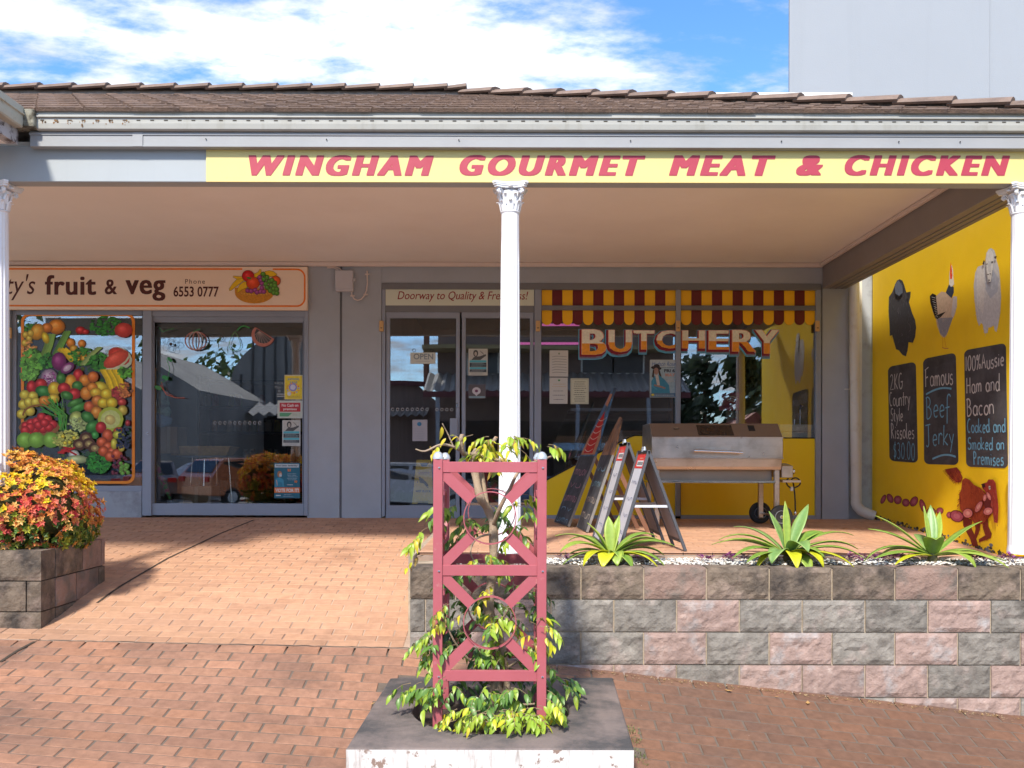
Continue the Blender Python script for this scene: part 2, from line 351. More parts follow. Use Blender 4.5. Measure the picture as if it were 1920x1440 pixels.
m_block_p = M('pink split stone', (.30, .21, .18), .95, .30, 16, 1., 42, rand=.12, col2=(.32, .29, .28), c2scale=7, c2lo=.52, c2hi=.68, dirt=(.40, .33, .29), dscale=8, dlo=.6, dhi=.8)
m_block_d = M('weathered split stone', (.16, .122, .09), .97, .34, 14, 1., 46, rand=.16, col2=(.23, .17, .135), c2scale=6, c2lo=.5, c2hi=.64, dirt=(.045, .036, .03), dscale=5, dlo=.46, dhi=.66)
m_mortar = M('sandy mortar', (.42, .34, .25), .95, .2, 25, .4, 150, dirt=(.2, .16, .12), dscale=6)
m_wall = M('grey textured render', (.39, .42, .46), .85, .06, 3, .55, 260, dirt=(.34, .355, .38), dscale=1.2, dlo=.5, dhi=.9)
m_wall_l = M('light grey render', (.36, .385, .42), .85, .06, 3, .4, 200, dirt=(.2, .2, .21), dscale=3)
m_alu = M('grey aluminium frame', (.27, .30, .36), .42, .06, 4, .05, 60)
m_alu_d = M('dark grey aluminium', (.165, .172, .185), .5, .08, 4)
m_ceil = M('cream soffit board', (.86, .81, .77), .75, .03, 1.2, .05, 20, dirt=(.80, .74, .70), dscale=.8, dlo=.45, dhi=.8)
m_trimc = M('cream cover strip', (.68, .58, .53), .6, .05, 4)
m_beamin = M('taupe beam paint', (.25, .225, .215), .7, .06, 2, .1, 60)
m_beam = M('pale blue grey paint', (.35, .38, .40), .6, .03, 2, .06, 40, streak=((.33, .355, .38), (14, 14, .8), .55, .8))
m_fascia = M('white grey fascia', (.30, .305, .315), .55, .06, 3, .08, 30, streak=((.30, .28, .28), (1.2, 8, 60), .56, .74))
m_gutter = M('aged cream gutter', (.37, .365, .335), .5, .07, 5, .1, 25, streak=((.30, .29, .25), (12, 12, 2), .54, .76), dirt=(.33, .30, .24), dscale=3, dlo=.6, dhi=.8)
m_slot = M('rusted slot', (.055, .045, .035), .9)
m_rust = M('rust stain', (.20, .11, .05), .9, .3, 40)
m_tile = M('brown roof tile', (.155, .10, .072), .85, .25, 10, .7, 70, rand=.16, dirt=(.09, .06, .05), dscale=9, dlo=.48, dhi=.7)
m_cap = M('ridge tile', (.20, .14, .11), .85, .18, 10, .5, 60, rand=.12, dirt=(.13, .09, .075), dscale=7, dlo=.5, dhi=.75)
m_bed = M('ridge bedding mortar', (.25, .21, .18), .95, .3, 18, .6, 60)
m_white = M('gloss white column paint', (.80, .80, .82), .38, .02, 4, .05, 40, dirt=(.66, .64, .60), dscale=5, dlo=.62, dhi=.82)
m_bldg = M('pale blue render', (.305, .325, .36), .8, .03, .5, .2, 60, dirt=(.285, .305, .34), dscale=.5, streak=((.285, .305, .335), (3, 3, .2), .55, .8))
m_whitecap = M('white metal capping', (.82, .82, .80), .4, .02)
m_yellow = M('yellow wall paint', (.90, .60, .006), .62, .05, 1.5, .25, 90, dirt=(.80, .50, .006), dscale=1.0, dlo=.5, dhi=.8)
m_yel = M('yellow panel', (.92, .63, .004), .38, .03, 2)
m_black = M('black', (.012, .012, .013), .6)
m_glass = GLASS()
m_concrete = M('dirty concrete top', (.20, .158, .142), .92, .15, 5, .3, 120, dirt=(.06, .056, .056), dscale=2.6, dlo=.40, dhi=.60, col2=(.22, .17, .15), c2scale=5, c2lo=.55, c2hi=.7)
m_kerbwhite = M('flaking white kerb paint', (.58, .57, .56), .8, .05, 6, .2, 60, dirt=(.24, .17, .14), dscale=16, dlo=.60, dhi=.64, streak=((.36, .33, .31), (26, 26, 3.5), .54, .66))
m_soil = M('dark soil', (.055, .04, .028), .95, .3, 30, .6, 80)
m_mauve = M('mauve red powder coat', (.38, .095, .115), .42, .05, 6, .04, 60, dirt=(.46, .24, .23), dscale=11, dlo=.62, dhi=.78)
m_galv = M('galvanised cap', (.50, .54, .58), .4, .1, 12, metal=.5)
m_bark = M('pale bark', (.36, .27, .19), .85, .2, 18, .7, 70, dirt=(.20, .16, .10), dscale=9)
m_leafv = MV('glossy leaf', .38, trans=.28, spec=.5)
m_hedge = MV('hedge leaf', .5, trans=.25, spec=.4)
m_agave = MV('agave leaf', .42, trans=.15, spec=.5)
m_print = MV('printed film', .45, spec=.4)
m_paint = MV('mural paint', .7, spec=.2)
m_steel = M('brushed steel', (.60, .53, .47), .34, .10, 4, .06, 10, metal=.85, streak=((.50, .43, .37), (1.5, 8, 30), .5, .8), dirt=(.40, .33, .27), dscale=3, dlo=.5, dhi=.7)
m_steelb = M('brown steel top', (.20, .13, .085), .7, .08, 3, metal=.1)
m_rubber = M('black rubber', (.022, .022, .024), .75, .15, 10)
m_chrome = M('chrome', (.62, .62, .62), .2, .05, 5, metal=1.)
m_dark = M('shop dark', (.02, .018, .018), .8, .3, 2)

# ================================================================ ground
def clamp(x, a, b): return a if x < a else b if x > b else x
def lerp(a, b, t): return a+(b-a)*t
def piece(x, pts):
    if x <= pts[0][0]: return pts[0][1]
    for (a, b), (c, d) in zip(pts, pts[1:]):
        if x <= c: return lerp(b, d, (x-a)/(c-a))
    return pts[-1][1]
WALL_Y, WALL_X0 = 5.40, -0.578
def base_g(X):
    X = clamp(X, -6, 6)
    return -.53+.02*(WALL_X0-X) if X < WALL_X0 else -.53-.107*(X-WALL_X0)
def G(X, Y):
    d = clamp(WALL_Y-Y, 0, 2.4); return base_g(X)-(.30*d-.06*d*d)-(.05*clamp(d/1.2, 0, 1.3)*(max(X, -6)-WALL_X0) if X < WALL_X0 else 0)
def R(X, Y):
    t = clamp((Y-WALL_Y)/3.8, 0, 1)
    z = piece(Y, [(5.4, -.53), (5.65, -.49), (6.3, -.335), (7.1, -.205), (8.2, -.085), (9.2, .0), (9.5, .004)])
    return z+.02*(WALL_X0-max(X, -6))*(1-t)
def F(X, Y):
    return -.13*clamp((X-2.5)/1.1, 0, 1)*clamp((8.9-Y)/2.2, 0, 1)

def sheet(name, m, zf, xs, ys, drop=0., **k):
    mb = MB(); nx, ny = len(xs), len(ys)
    vs = [(x, y, zf(x, y)-drop) for y in ys for x in xs]
    fs = [(j*nx+i, j*nx+i+1, (j+1)*nx+i+1, (j+1)*nx+i) for j in range(ny-1) for i in range(nx-1)]
    return mb.add(vs, fs).build(name, m, **k)
def rng(a, b, n): return [a+(b-a)*i/n for i in range(n+1)]

pave = sheet('pavement', m_joint_f, G, rng(-7, 7, 56), rng(1.0, WALL_Y+.1, 26), drop=.004, kind='structure')
ramp = sheet('ramp', m_joint_r, R, rng(-6.6, WALL_X0+.02, 16), rng(WALL_Y-.006, 9.5, 40), drop=.004, kind='structure')
road = sheet('road', m_asphalt, lambda x, y: base_g(x)-.37-.13, rng(-70, 70, 140), rng(-19, 1.0, 20), kind='structure')
MB().box(-7, 7, .85, 1.0, -1.9, -1.0).build('kerb', m_kerbwhite, kind='structure')
far = MB().add([(-900, -1500, -2.2), (900, -1500, -2.2), (900, 900, -2.2), (-900, 900, -2.2)], [(0, 1, 2, 3)]).build('ground', m_earth, kind='structure')
# porch floor, a slab with real sides
xs, ys = rng(WALL_X0, 3.9, 20), rng(5.86, 9.5, 18)
porch = sheet('porch_floor', m_joint_r, F, xs, ys, drop=.004, kind='structure')
MB().box(WALL_X0, 3.9, 5.80, 5.86, -.9, -.022).build('floor_edge', m_joint_r, porch)
MB().box(WALL_X0-.03, WALL_X0, 5.62, 9.5, -.9, -.006).build('floor_side', m_mortar, porch)

def lay_bricks(parent, zf, x0, x1, y0, y1, px, py, gap, m, cols, n_single, seed, skip=None, wob=.0012, thick=.02, shade=None):
    r = random.Random(seed); out = []; j = 0; y = y0
    while y < y1-.01:
        yb = min(y+py, y1); x = x0-(px/2 if j % 2 else 0)+r.uniform(-.004, .004)
        while x < x1-.01:
            a, b = max(x, x0), min(x+px, x1)
            if b-a > .03:
                cx, cy = (a+b)/2, (y+yb)/2
                if not (skip and skip(cx, cy)): out.append((a+gap/2, b-gap/2, y+gap/2, yb-gap/2))
            x += px
        y += py; j += 1
    def view(q):
        cx, cy = (q[0]+q[1])/2, (q[2]+q[3])/2
        px_ = VX+FPX*cx/cy; py_ = VY+FPX*(EYE-zf(cx, cy))/cy
        return (0 if (-20 < px_ < 1940 and py_ < 1450) else 1, cy)
    out.sort(key=view)
    rest = MB(); k = 0
    for a, b, c, d in out:
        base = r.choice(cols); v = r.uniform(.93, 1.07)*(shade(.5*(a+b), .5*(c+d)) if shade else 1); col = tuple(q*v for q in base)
        h = [zf(x_, y_)+r.uniform(-wob, wob) for x_, y_ in ((a, c), (b, c), (b, d), (a, d))]; lo = [q-thick for q in h]
        e = .0025
        P = [(a, c, lo[0]), (b, c, lo[1]), (b, d, lo[2]), (a, d, lo[3]), (a, c, h[0]-e), (b, c, h[1]-e), (b, d, h[2]-e), (a, d, h[3]-e),
             (a+e, c+e, h[0]), (b-e, c+e, h[1]), (b-e, d-e, h[2]), (a+e, d-e, h[3])]
        Fc = [(0, 1, 5, 4), (1, 2, 6, 5), (2, 3, 7, 6), (3, 0, 4, 7), (4, 5, 9, 8), (5, 6, 10, 9), (6, 7, 11, 10), (7, 4, 8, 11), (8, 9, 10, 11)]
        if k < n_single: MB().add(P, Fc, col).build('brick', m, parent)
        else: rest.add(P, Fc, col)
        k += 1
    if rest.v: rest.build('bricks_beyond', m, parent, kind='stuff')
BLK = dict(x0=-.66, x1=.60, y0=3.90, y1=5.08)
def in_block(x, y): return BLK['x0'] < x < BLK['x1'] and BLK['y0'] < y < BLK['y1']-.02
RC = [(.345, .185, .12), (.36, .188, .12), (.32, .172, .115), (.315, .168, .112), (.365, .185, .114)]
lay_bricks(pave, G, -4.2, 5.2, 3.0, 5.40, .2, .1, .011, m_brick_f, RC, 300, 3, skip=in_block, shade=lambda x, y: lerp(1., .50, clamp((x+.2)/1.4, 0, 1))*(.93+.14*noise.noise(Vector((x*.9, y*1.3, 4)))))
OC = [(.52, .30, .19), (.505, .288, .182), (.53, .305, .19), (.495, .285, .182), (.525, .295, .182)]
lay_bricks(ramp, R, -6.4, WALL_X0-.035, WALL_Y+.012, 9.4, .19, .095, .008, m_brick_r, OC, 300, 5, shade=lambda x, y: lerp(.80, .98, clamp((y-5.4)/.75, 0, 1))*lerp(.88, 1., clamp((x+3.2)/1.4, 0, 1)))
lay_bricks(porch, F, WALL_X0+.01, 3.86, 5.868, 9.4, .19, .095, .006, m_brick_r, OC, 300, 6)
# joint lines: the long seam up the ramp and the ragged one across it
def on(zf, px, py):
    x, y = unroll(px, py); lo, hi = 2.5, 9.4
    for _ in range(50):
        Y = (lo+hi)/2; X = (x-VX)*Y/FPX; yy = VY+FPX*(EYE-zf(X, Y))/Y
        if yy > y: lo = Y
        else: hi = Y
    return Vector((X, Y, zf(X, Y)))
seam = MB(); a, b = on(R, 182, 1131), on(R, 476, 975)
pts = [a.lerp(b, i/20) for i in range(21)]; pts = [Vector((p.x, p.y, R(p.x, p.y)+.0025)) for p in pts]
seam.ribbon(pts, .018, (0, 0, 1), .001); seam.build('expansion_joint', m_soil, ramp)
rs = random.Random(2); mb = MB()
pts = [Vector((x, WALL_Y+rs.uniform(-.008, .010), 0)) for x in rng(-2.85, WALL_X0, 60)]
pts = [Vector((p.x, p.y, R(p.x, WALL_Y)+.002)) for p in pts]; mb.ribbon(pts, .009, (0, 0, 1), .001); mb.build('cross_joint', m_joint_f, ramp)
mb = MB()
pts = [on(G, 84, 1196), on(G, 60, 1206), on(G, 30, 1222), on(G, 0, 1242)]; pts = [p+Vector((0, 0, .003)) for p in pts]; mb.ribbon(pts, .02, (0, 0, 1), .001); mb.build('expansion_joint', m_soil, pave)
# litter along the foot of the wall: dry needles, husks and leaves
lit = MB(); rl = random.Random(8)
def litter(x, y, z, L, c):
    a = rl.uniform(0, 6.28); d = Vector((math.cos(a), math.sin(a), rl.uniform(-.1, .3)))*L; n = Vector((-d.y, d.x, 0)).normalized()*L*rl.uniform(.08, .28); p = Vector((x, y, z+.004))
    lit.add([p-d/2, p+n, p+d/2+Vector((0, 0, L*.15)), p-n], [(0, 1, 2, 3)], c)
for i in range(900):
    x = rl.uniform(-.5, 3.3); y = WALL_Y-.03-abs(rl.gauss(0, .022)); litter(x, y, G(x, y), rl.uniform(.006, .02), rl.choice([(.30, .17, .07), (.38, .24, .10), (.20, .11, .05), (.42, .32, .18)]))
for i in range(260):
    x = rl.uniform(-4, -2.85); y = 5.56-abs(rl.gauss(0, .02)); litter(x, y, R(x, 5.4), rl.uniform(.008, .022), rl.choice([(.34, .20, .09), (.40, .27, .12)]))
for i in range(60):
    x = rl.uniform(-3.4, 3.2); y = rl.uniform(3.6, 5.3)
    if not in_block(x, y): litter(x, y, G(x, y), rl.uniform(.004, .012), rl.choice([(.5, .4, .3), (.35, .22, .1), (.65, .6, .5)]))
for x, y, L in ((-.72, 4.35, .05), (-.70, 4.75, .035), (.12, 5.31, .05), (.16, 5.30, .045), (1.30, 5.30, .06), (1.75, 5.26, .05), (1.58, 5.29, .04)): litter(x, y, G(x, y)+.004, L, (.42, .24, .08))
lit.build('leaf_litter', MV('dry litter', .9), kind='stuff')
# tufts of weed in the joints beside the block
wd = MB()
for cx, cy in ((.66, 4.66), (.67, 4.5), (.655, 4.75), (.66, 4.12), (.68, 4.3)):
    for i in range(60):
        a = rl.uniform(0, 6.28); x, y = cx+rl.gauss(0, .022), cy+rl.gauss(0, .035); p = Vector((x, y, G(x, y))); d = Vector((math.cos(a)*.01, math.sin(a)*.01, rl.uniform(.006, .02)))
        n = Vector((-d.y, d.x, 0))*.25; c = rl.choice([(.12, .16, .04), (.16, .19, .06), (.09, .10, .04)]); wd.add([p-n, p+n, p+d], [(0, 1, 2)], c)
wd.build('joint_weeds', MV('weed', .8), kind='stuff')

# ================================================================ split stone blocks
def block_mesh(seed, L, H, D, nx=13, nz=7, dep=.016, top_round=0.):
    """front at y=0 facing -Y, spans x 0..L, z 0..H, back at y=D"""
    mb = MB(); vs = []
    for j in range(nz+1):
        for i in range(nx+1):
            u, v = i/nx, j/nz; e = min(u, 1-u)*L; f = min(v, 1-v)*H; edge = min(e, f)
            p = Vector((u*L*14+seed*7.7, v*H*14, seed*3.1)); q = noise.noise(p)*.6+noise.noise(p*2.3)*.4
            k = clamp(edge/.012, 0, 1); y = -.004-(.5+q)*dep*k
            dx = (noise.noise(Vector((v*9+seed, 1, 0)))*.003 if i in (0, nx) else noise.noise(p*3)*.004)
            dz = (noise.noise(Vector((u*9+seed, 5, 2)))*.003 if j in (0, nz) else noise.noise(p*3+Vector((9, 9, 9)))*.004)
            vs.append((clamp(u*L+dx, 0, L), y, clamp(v*H+dz, 0, H)))
    fs = [(j*(nx+1)+i, j*(nx+1)+i+1, (j+1)*(nx+1)+i+1, (j+1)*(nx+1)+i) for j in range(nz) for i in range(nx)]
    ring = [i for i in range(nx+1)]+[(nx+1)*j+nx for j in range(1, nz+1)]+[(nx+1)*nz+i for i in range(nx-1, -1, -1)]+[(nx+1)*j for j in range(nz-1, 0, -1)]
    b0 = len(vs); vs += [(vs[i][0], D, vs[i][2]) for i in ring]; n = len(ring)
    fs += [(ring[(i+1) % n], ring[i], b0+i, b0+(i+1) % n) for i in range(n)]+[[b0+i for i in range(n)]]
    mb.add(vs, fs); me = mb.mesh('split_block', m_block_g); return me
BP, BH = .3743, .19375
V_full = [block_mesh(i, BP-.009, BH-.008, .19) for i in range(10)]
def place_block(parent, me, x, y, z, m, rz=0):
    o = inst(None, 'stone_block', me, parent, Matrix.Translation((x, y, z)) @ Matrix.Rotation(rz, 4, 'Z'))
    o.material_slots[0].link = 'OBJECT'; o.material_slots[0].material = m; return o
WT = -.042                                   # top of the garden wall
gw = thing('garden_wall', 'low retaining wall of grey and pink split-faced blocks holding the agave bed', 'wall')
MB().box(WALL_X0+.012, 4.3, WALL_Y+.008, WALL_Y+.155, -1.4, WT-.012).build('mortar', m_mortar, gw)
gp, gg, gd = m_block_p, m_block_g, m_block_d
rowc = [[gd]*4+['dp']+[gd]*3+['dp']+[gd]*4, [gg, gg, gp, gg, gg, gp, gg, gg, gg, gp, gg, gp, gg], [gg, gp, gg, gg, gp, gg, gp, gg, gp, gg, gp, gg], [gp, gp, gg, gp, gp, gg, gp, gp, gp, gg, gp, gp, gg], [gg, gp, gg, gp, gg, gg, gp, gg, gp, gp, gg, gp]]
m_block_dp = M('weathered pink split stone', (.27, .18, .145), .97, .25, 12, .9, 60, rand=.12, col2=(.15, .12, .10), c2scale=6, c2lo=.48, c2hi=.62)
k = 0
for j in range(5):
    z = WT-BH*(j+1)+.004; x = (1089.6-VX)/315+(0 if j % 2 == 0 else -BP*.475)
    while x > WALL_X0: x -= BP
    i = 0
    while x < 4.2:
        a, b = max(x, WALL_X0), x+BP
        m = rowc[j][i % len(rowc[j])]; m = m_block_dp if m == 'dp' else m
        if b-a > .04:
            me = V_full[(k*7+j*3) % 10] if b-a > BP-.01 else block_mesh(40+k, b-a-.009, BH-.008, .19, nx=max(3, int((b-a)*34)))
            if G((a+b)/2, WALL_Y) < z+BH: place_block(gw, me, a+.0045, WALL_Y+.003, z, m)
        x += BP; i += 1; k += 1
# left return of the wall, facing the ramp
MB().box(WALL_X0+.01, WALL_X0+.14, WALL_Y+.15, 5.85, -1.2, WT-.01).build('return_core', m_mortar, gw)

def planter(name, label, x0, x1, y0, y1, zt, zb, mats, seed, **k):
    t = thing(name, label, 'planter', (x1, y0, zb), **k); r = random.Random(seed); O = org(t); ht = .19
    MB().box(x0+.02, x1-.012, y0+.012, y1-.012, zb-.1, zt-.04).build('core', m_soil, t)
    n = int((zt-zb)/ht)+1
    for j in range(n):
        z = zt-ht*(j+1)+.004; lim = [x1]; x = x1-(.375 if j % 2 == 0 else .095)
        b = x1
        while b > x0:
            a = max(x, x0); L = b-a-.008
            if L > .03: place_block(t, block_mesh(seed+j*17+int(b*90), L, ht-.007, .17, nx=max(3, int(L*34))), a+.004-O.x, y0+.003-O.y, z-O.z, r.choice(mats))
            b = a; x = a-.375
        y = y0+.17; i = 0
        while y < y1-.02:                       # side face towards +X
            L = min([.37, .28, .33][(i+j) % 3], y1-y)
            if L > .03: place_block(t, block_mesh(seed+60+j*13+i, L-.008, ht-.007, .17, nx=max(3, int(L*34)), dep=.011), x1-O.x-.003, y+.004-O.y, z-O.z, r.choice(mats), rad(90))
            y += L; i += 1
    return t
planter('stone_planter', 'weathered split-stone planter box holding the red and yellow shrub', -3.78, -2.87, 5.60, 6.48, .028, -.52, [m_block_d, m_block_d, m_block_dp], 11)
# ================================================================ the shop building
FY = 9.29                                    # face of the shop wall
CZ = 2.62                                    # underside of the soffit
sb = thing('shop_building', 'single storey grey shop building with tiled roof, verandah soffit and two shopfronts', 'building', (0, FY, 0))
def wall_px(px0, py0, px1, py1, name='wall', m=None, Y=FY, dep=.12):
    return FB(name, m or m_wall, sb, px0, py0, px1, py1, Y, dep)
xl = W(12, 700, FY).x
# wall pieces round the openings
a = W(576.5, 500, FY); b = W(636, 980, FY); MB().box(a.x, b.x, FY, FY+.12, -.05, CZ).build('wall', m_wall, sb)
a = W(641.5, 500, FY); b = W(714, 980, FY); MB().box(a.x, b.x, FY, FY+.12, -.05, CZ).build('wall', m_wall, sb)
a = W(636, 500, FY); b = W(641.5, 980, FY); MB().box(a.x, b.x, FY+.018, FY+.12, -.05, CZ).build('wall_joint', m_alu_d, sb)
a = W(714, 532, FY); b = W(1542, 532, FY); MB().box(a.x, b.x, FY+.004, FY+.12, a.z, CZ).build('wall', m_wall, sb)
a = W(1542, 532, FY); MB().box(a.x, 3.505, FY, FY+.12, -.15, CZ).build('wall', m_wall, sb)
MB().box(3.51, 3.78, FY+.06, FY+.2, -.15, 2.9).build('wall', m_wall_l, sb)
MB().box(-6.5, xl, FY+.02, FY+.12, -.3, CZ).build('wall', m_wall, sb)
MB().box(xl, W(576, 500, FY).x, FY+.05, FY+.12, W(0, 584, FY).z, CZ).build('wall', m_alu_d, sb)
a = W(12, 921, FY); b = W(265, 921, FY); MB().box(a.x, b.x, FY+.005, FY+.12, -.05, a.z).build('plinth', m_wall_l, sb, bev=.006)
# soffit, cover strips, beams
MB().box(-6.5, 3.24, 5.88, FY+.1, CZ, CZ+.03).build('soffit', m_ceil, sb)
MB().box(-6.5, 3.228, FY-.045, FY-.002, CZ-.046, CZ-.002).build('cover_strip', m_trimc, sb, bev=.008)
MB().box(3.19, 3.228, 5.89, FY-.05, CZ-.04, CZ-.002).build('cover_strip', m_trimc, sb, bev=.008)
MB().box(3.23, 3.475, 5.89, FY-.002, 2.361, CZ+.05).build('side_beam', m_beamin, sb, bev=.004)
for q in (3.30, 3.36, 3.42): MB().box(q, q+.012, 5.9, FY-.01, 2.356, 2.3605).build('beam_groove', m_alu_d, sb)
MB().box(-6.5, 3.60, 5.78, 5.885, 2.361, 2.59).build('front_beam', m_beam, sb, bev=.004)
MB().box(-3.015, 3.62, 5.722, 5.770, 2.563, 2.662).build('fascia', m_fascia, sb, bev=.003)
MB().box(-3.015, 3.62, 5.716, 5.7215, 2.638, 2.652).build('fascia_bead', m_fascia, sb)
MB().box(-3.0, 3.62, 5.718, 5.7215, 2.566, 2.574).build('fascia_bead', m_fascia, sb)
FB('fascia_joint_cover', m_fascia, sb, 248, 247, 267, 274, 5.7155, .007)
for px in (54, 386, 612, 860, 1182, 1465, 1685, 1800):
    p = W(px, 259+px*.004, 5.7175); MB().lathe([(.004, -.004), (.004, .001)], p, 8, 'Y').build('screw', m_black, sb)
def xprism(prof, x0, x1):
    return MB().prism([(x0, y, z) for y, z in prof], (1, 0, 0), x1-x0)
gprof = [(5.668, 2.778), (5.668, 2.786), (5.648, 2.786), (5.650, 2.748), (5.640, 2.745), (5.640, 2.737), (5.652, 2.733), (5.653, 2.703), (5.650, 2.701), (5.655, 2.668), (5.664, 2.660), (5.752, 2.660), (5.752, 2.775), (5.744, 2.775), (5.744, 2.672), (5.668, 2.672)]
gprof = [(y+.036 if y < 5.7 else y, z) for y, z in gprof]
xprism(gprof, -2.955, 3.62).build('gutter', m_gutter, sb)
mb = MB(); rs = random.Random(4)
for i in range(78):
    x = -2.93+i*.0862; mb.box(x, x+.024, 5.6868, 5.692, 2.716, 2.7225)
mb.build('gutter_slots', m_slot, sb, kind='stuff')
mb = MB()
for i in range(7):
    x = -2.93+i*.0862
    for q in range(7):
        cx, cz, r_ = x+.012+rs.gauss(0, .012), 2.718-abs(rs.gauss(0, .014)), rs.uniform(.002, .006)
        mb.add([(cx+r_*math.cos(t), 5.6858, cz+r_*1.4*math.sin(t)) for t in rng(0, 5.2, 5)], [(0, 1, 2, 3, 4, 5)])
mb.build('rust_marks', m_rust, sb, kind='stuff')
# the return of the gutter and fascia along the left wing, coming towards the street
prof2 = [(x_, z_) for x_, z_ in gprof]
mb = MB(); k_ = [(-3.008-(y-5.676), z) for y, z in gprof]
mb.prism([(x, 5.66, z) for x, z in k_], (0, -1, 0), .62).build('gutter', M('mossy old gutter', (.44, .43, .36), .6, .1, 5, .15, 30, dirt=(.10, .09, .05), dscale=7, dlo=.55, dhi=.7), sb)
MB().box(-3.125, -2.953, 5.652, 5.752, 2.665, 2.778).build('gutter_corner', M('stained corner', (.25, .24, .19), .7, .2, 12, .2, 40, dirt=(.07, .06, .04), dscale=14, dlo=.45, dhi=.6), sb, bev=.006)
MB().box(-3.14, -3.075, 5.06, 5.70, 2.57, 2.664).build('fascia', M('peeling fascia', (.42, .41, .43), .8, .1, 5, dirt=(.10, .08, .08), dscale=13, dlo=.5, dhi=.6), sb)
MB().box(-4.8, -3.12, 5.05, 5.70, 2.575, 2.60).build('wing_soffit', m_ceil, sb)

# roof: decking, individual tiles, ridge and hip caps
EY, EZ, RY, RZ = 5.668, 2.770, 8.30, 3.925
AX, CX = -.39, 3.50                           # hip runs from the apex (AX, RY, RZ) to the corner (CX, EY, EZ)
slope = Vector((0, RY-EY, RZ-EZ)).normalized(); nrm = Vector((0, -slope.z, slope.y)); SL = math.hypot(RY-EY, RZ-EZ)
roof = MB()
roof.add([(-6.5, EY+.02, EZ-.01), (CX, EY+.02, EZ-.01), (AX, RY, RZ-.03), (-6.5, RY, RZ-.03), (-6.5, 10.95, EZ), (CX, 10.95, EZ), (-6.5, EY+.02, EZ-.04), (CX, EY+.02, EZ-.04), (CX, 10.95, EZ-.04), (-6.5, 10.95, EZ-.04)],
         [(0, 1, 2, 3), (3, 2, 5, 4), (1, 5, 2), (6, 9, 8, 7), (0, 6, 7, 1), (4, 5, 8, 9), (0, 3, 4, 9, 6), (1, 7, 8, 5)])
roof_o = roof.build('roof', m_bed, sb); RO = org(sb)
def tile_mesh(seed, wd=.298, ln=.385, clip=None, x0=0, s0=0):
    """tile in roof coordinates: u across, v up the slope, w off the slope"""
    r = random.Random(seed); vs, fs = [], []; nu = 8
    prof = [(0, .008), (.03, .014), (.06, .009), (.47, .007), (.50, .010), (.53, .007), (.95, .008), (1.0, .003)]
    for v, lift in ((0, .014), (.02, .016), (1, .002)):
        for u, h in prof: vs.append([u*wd, v*ln, h+lift])
    for u, h in prof: vs.append([u*wd, 0, -.002])
    for j in (0, 1):
        for i in range(7): fs.append((j*8+i, j*8+i+1, (j+1)*8+i+1, (j+1)*8+i))
    for i in range(7): fs.append((24+i, 24+i+1, i+1, i))
    fs += [(24, 0, 8, 16), (31, 23, 15, 7)]
    if clip:
        bm = bmesh.new(); bv = [bm.verts.new(v) for v in vs]
        for f in fs:
            try: bm.faces.new([bv[i] for i in f])
            except ValueError: pass
        bmesh.ops.bisect_plane(bm, geom=bm.verts[:]+bm.edges[:]+bm.faces[:], plane_co=clip[0], plane_no=clip[1], clear_outer=True)
        me = bpy.data.meshes.new('roof_tile'); bm.to_mesh(me); bm.free(); me.materials.append(m_tile); return me if me.polygons else None
    return MB().add(vs, fs).mesh('roof_tile', m_tile)
TM = [tile_mesh(i) for i in range(2)]
rowg = SL/9; rs = random.Random(9); nt_ = 0
for j in range(9):
    v0 = j*rowg; X = -4.75+(.15 if j % 2 else 0)
    while X < CX:
        # hip line in (X, v): X = CX - (CX-AX)*v/SL
        lim0, lim1 = CX-(CX-AX)*v0/SL, CX-(CX-AX)*(v0+.385)/SL
        if X < lim0:
            pos = Vector((X, EY, EZ))+slope*v0-RO
            m4 = Matrix(((1, 0, 0, pos.x), (0, slope.y, nrm.y, pos.y), (0, slope.z, nrm.z, pos.z), (0, 0, 0, 1)))
            m4 = m4 @ Matrix.Translation((0, rs.uniform(-.006, .006), 0)) @ Matrix.Rotation(rs.uniform(-.008, .008), 4, 'Z')
            if X+.3 < lim1: me = TM[nt_ % 2]
            else:
                dirv = Vector((-(CX-AX), SL, 0)).normalized(); no = Vector((dirv.y, -dirv.x, 0)); me = tile_mesh(3, clip=(Vector((lim0-X, 0, 0)), no))
            if me: inst(None, 'roof_tile', me, roof_o, m4)
            nt_ += 1
        X += .3
def cap(p, q, w0=.12, up=(0, 0, 1), seed=0):
    """one ridge cap from p (thin end) to q (the thick lapping end)"""
    p, q = Vector(p)-RO, Vector(q)-RO; d = (q-p).normalized(); L = (q-p).length*1.09; r = d.cross(Vector(up)).normalized(); u = r.cross(d)
    mb = MB(); vs = []; k = 7
    for t, s_, h in ((0, .86, .0), (1, 1.0, .016), (1, .86, .006), (0, .72, -.008)):
        for i in range(k):
            a = math.pi*(.06+.88*i/(k-1)); vs.append(p+d*L*t+r*math.cos(a)*w0*s_+u*(math.sin(a)*.075*s_+h-.012))
    fs = [(i, i+1, k+i+1, k+i) for i in range(k-1)]+[(k+i, k+i+1, 2*k+i+1, 2*k+i) for i in range(k-1)]+[(2*k+i, 2*k+i+1, 3*k+i+1, 3*k+i) for i in range(k-1)]+[(3*k+i, 3*k+i+1, i+1, i) for i in range(k-1)]
    fs += [(0, k, 2*k, 3*k), (k-1, 4*k-1, 3*k-1, 2*k-1)]
    o = MB().add(vs, fs).mesh('ridge_cap', m_cap); ob = inst(None, 'ridge_cap', o, roof_o, Matrix()); return ob
x = -4.9; i = 0
while x < AX-.02:
    cap((x, RY, RZ+.03), (min(x+.309, AX), RY, RZ+.03), seed=i); x += .309; i += 1
hv = Vector((CX-AX, EY-RY, EZ-RZ)); n = 14
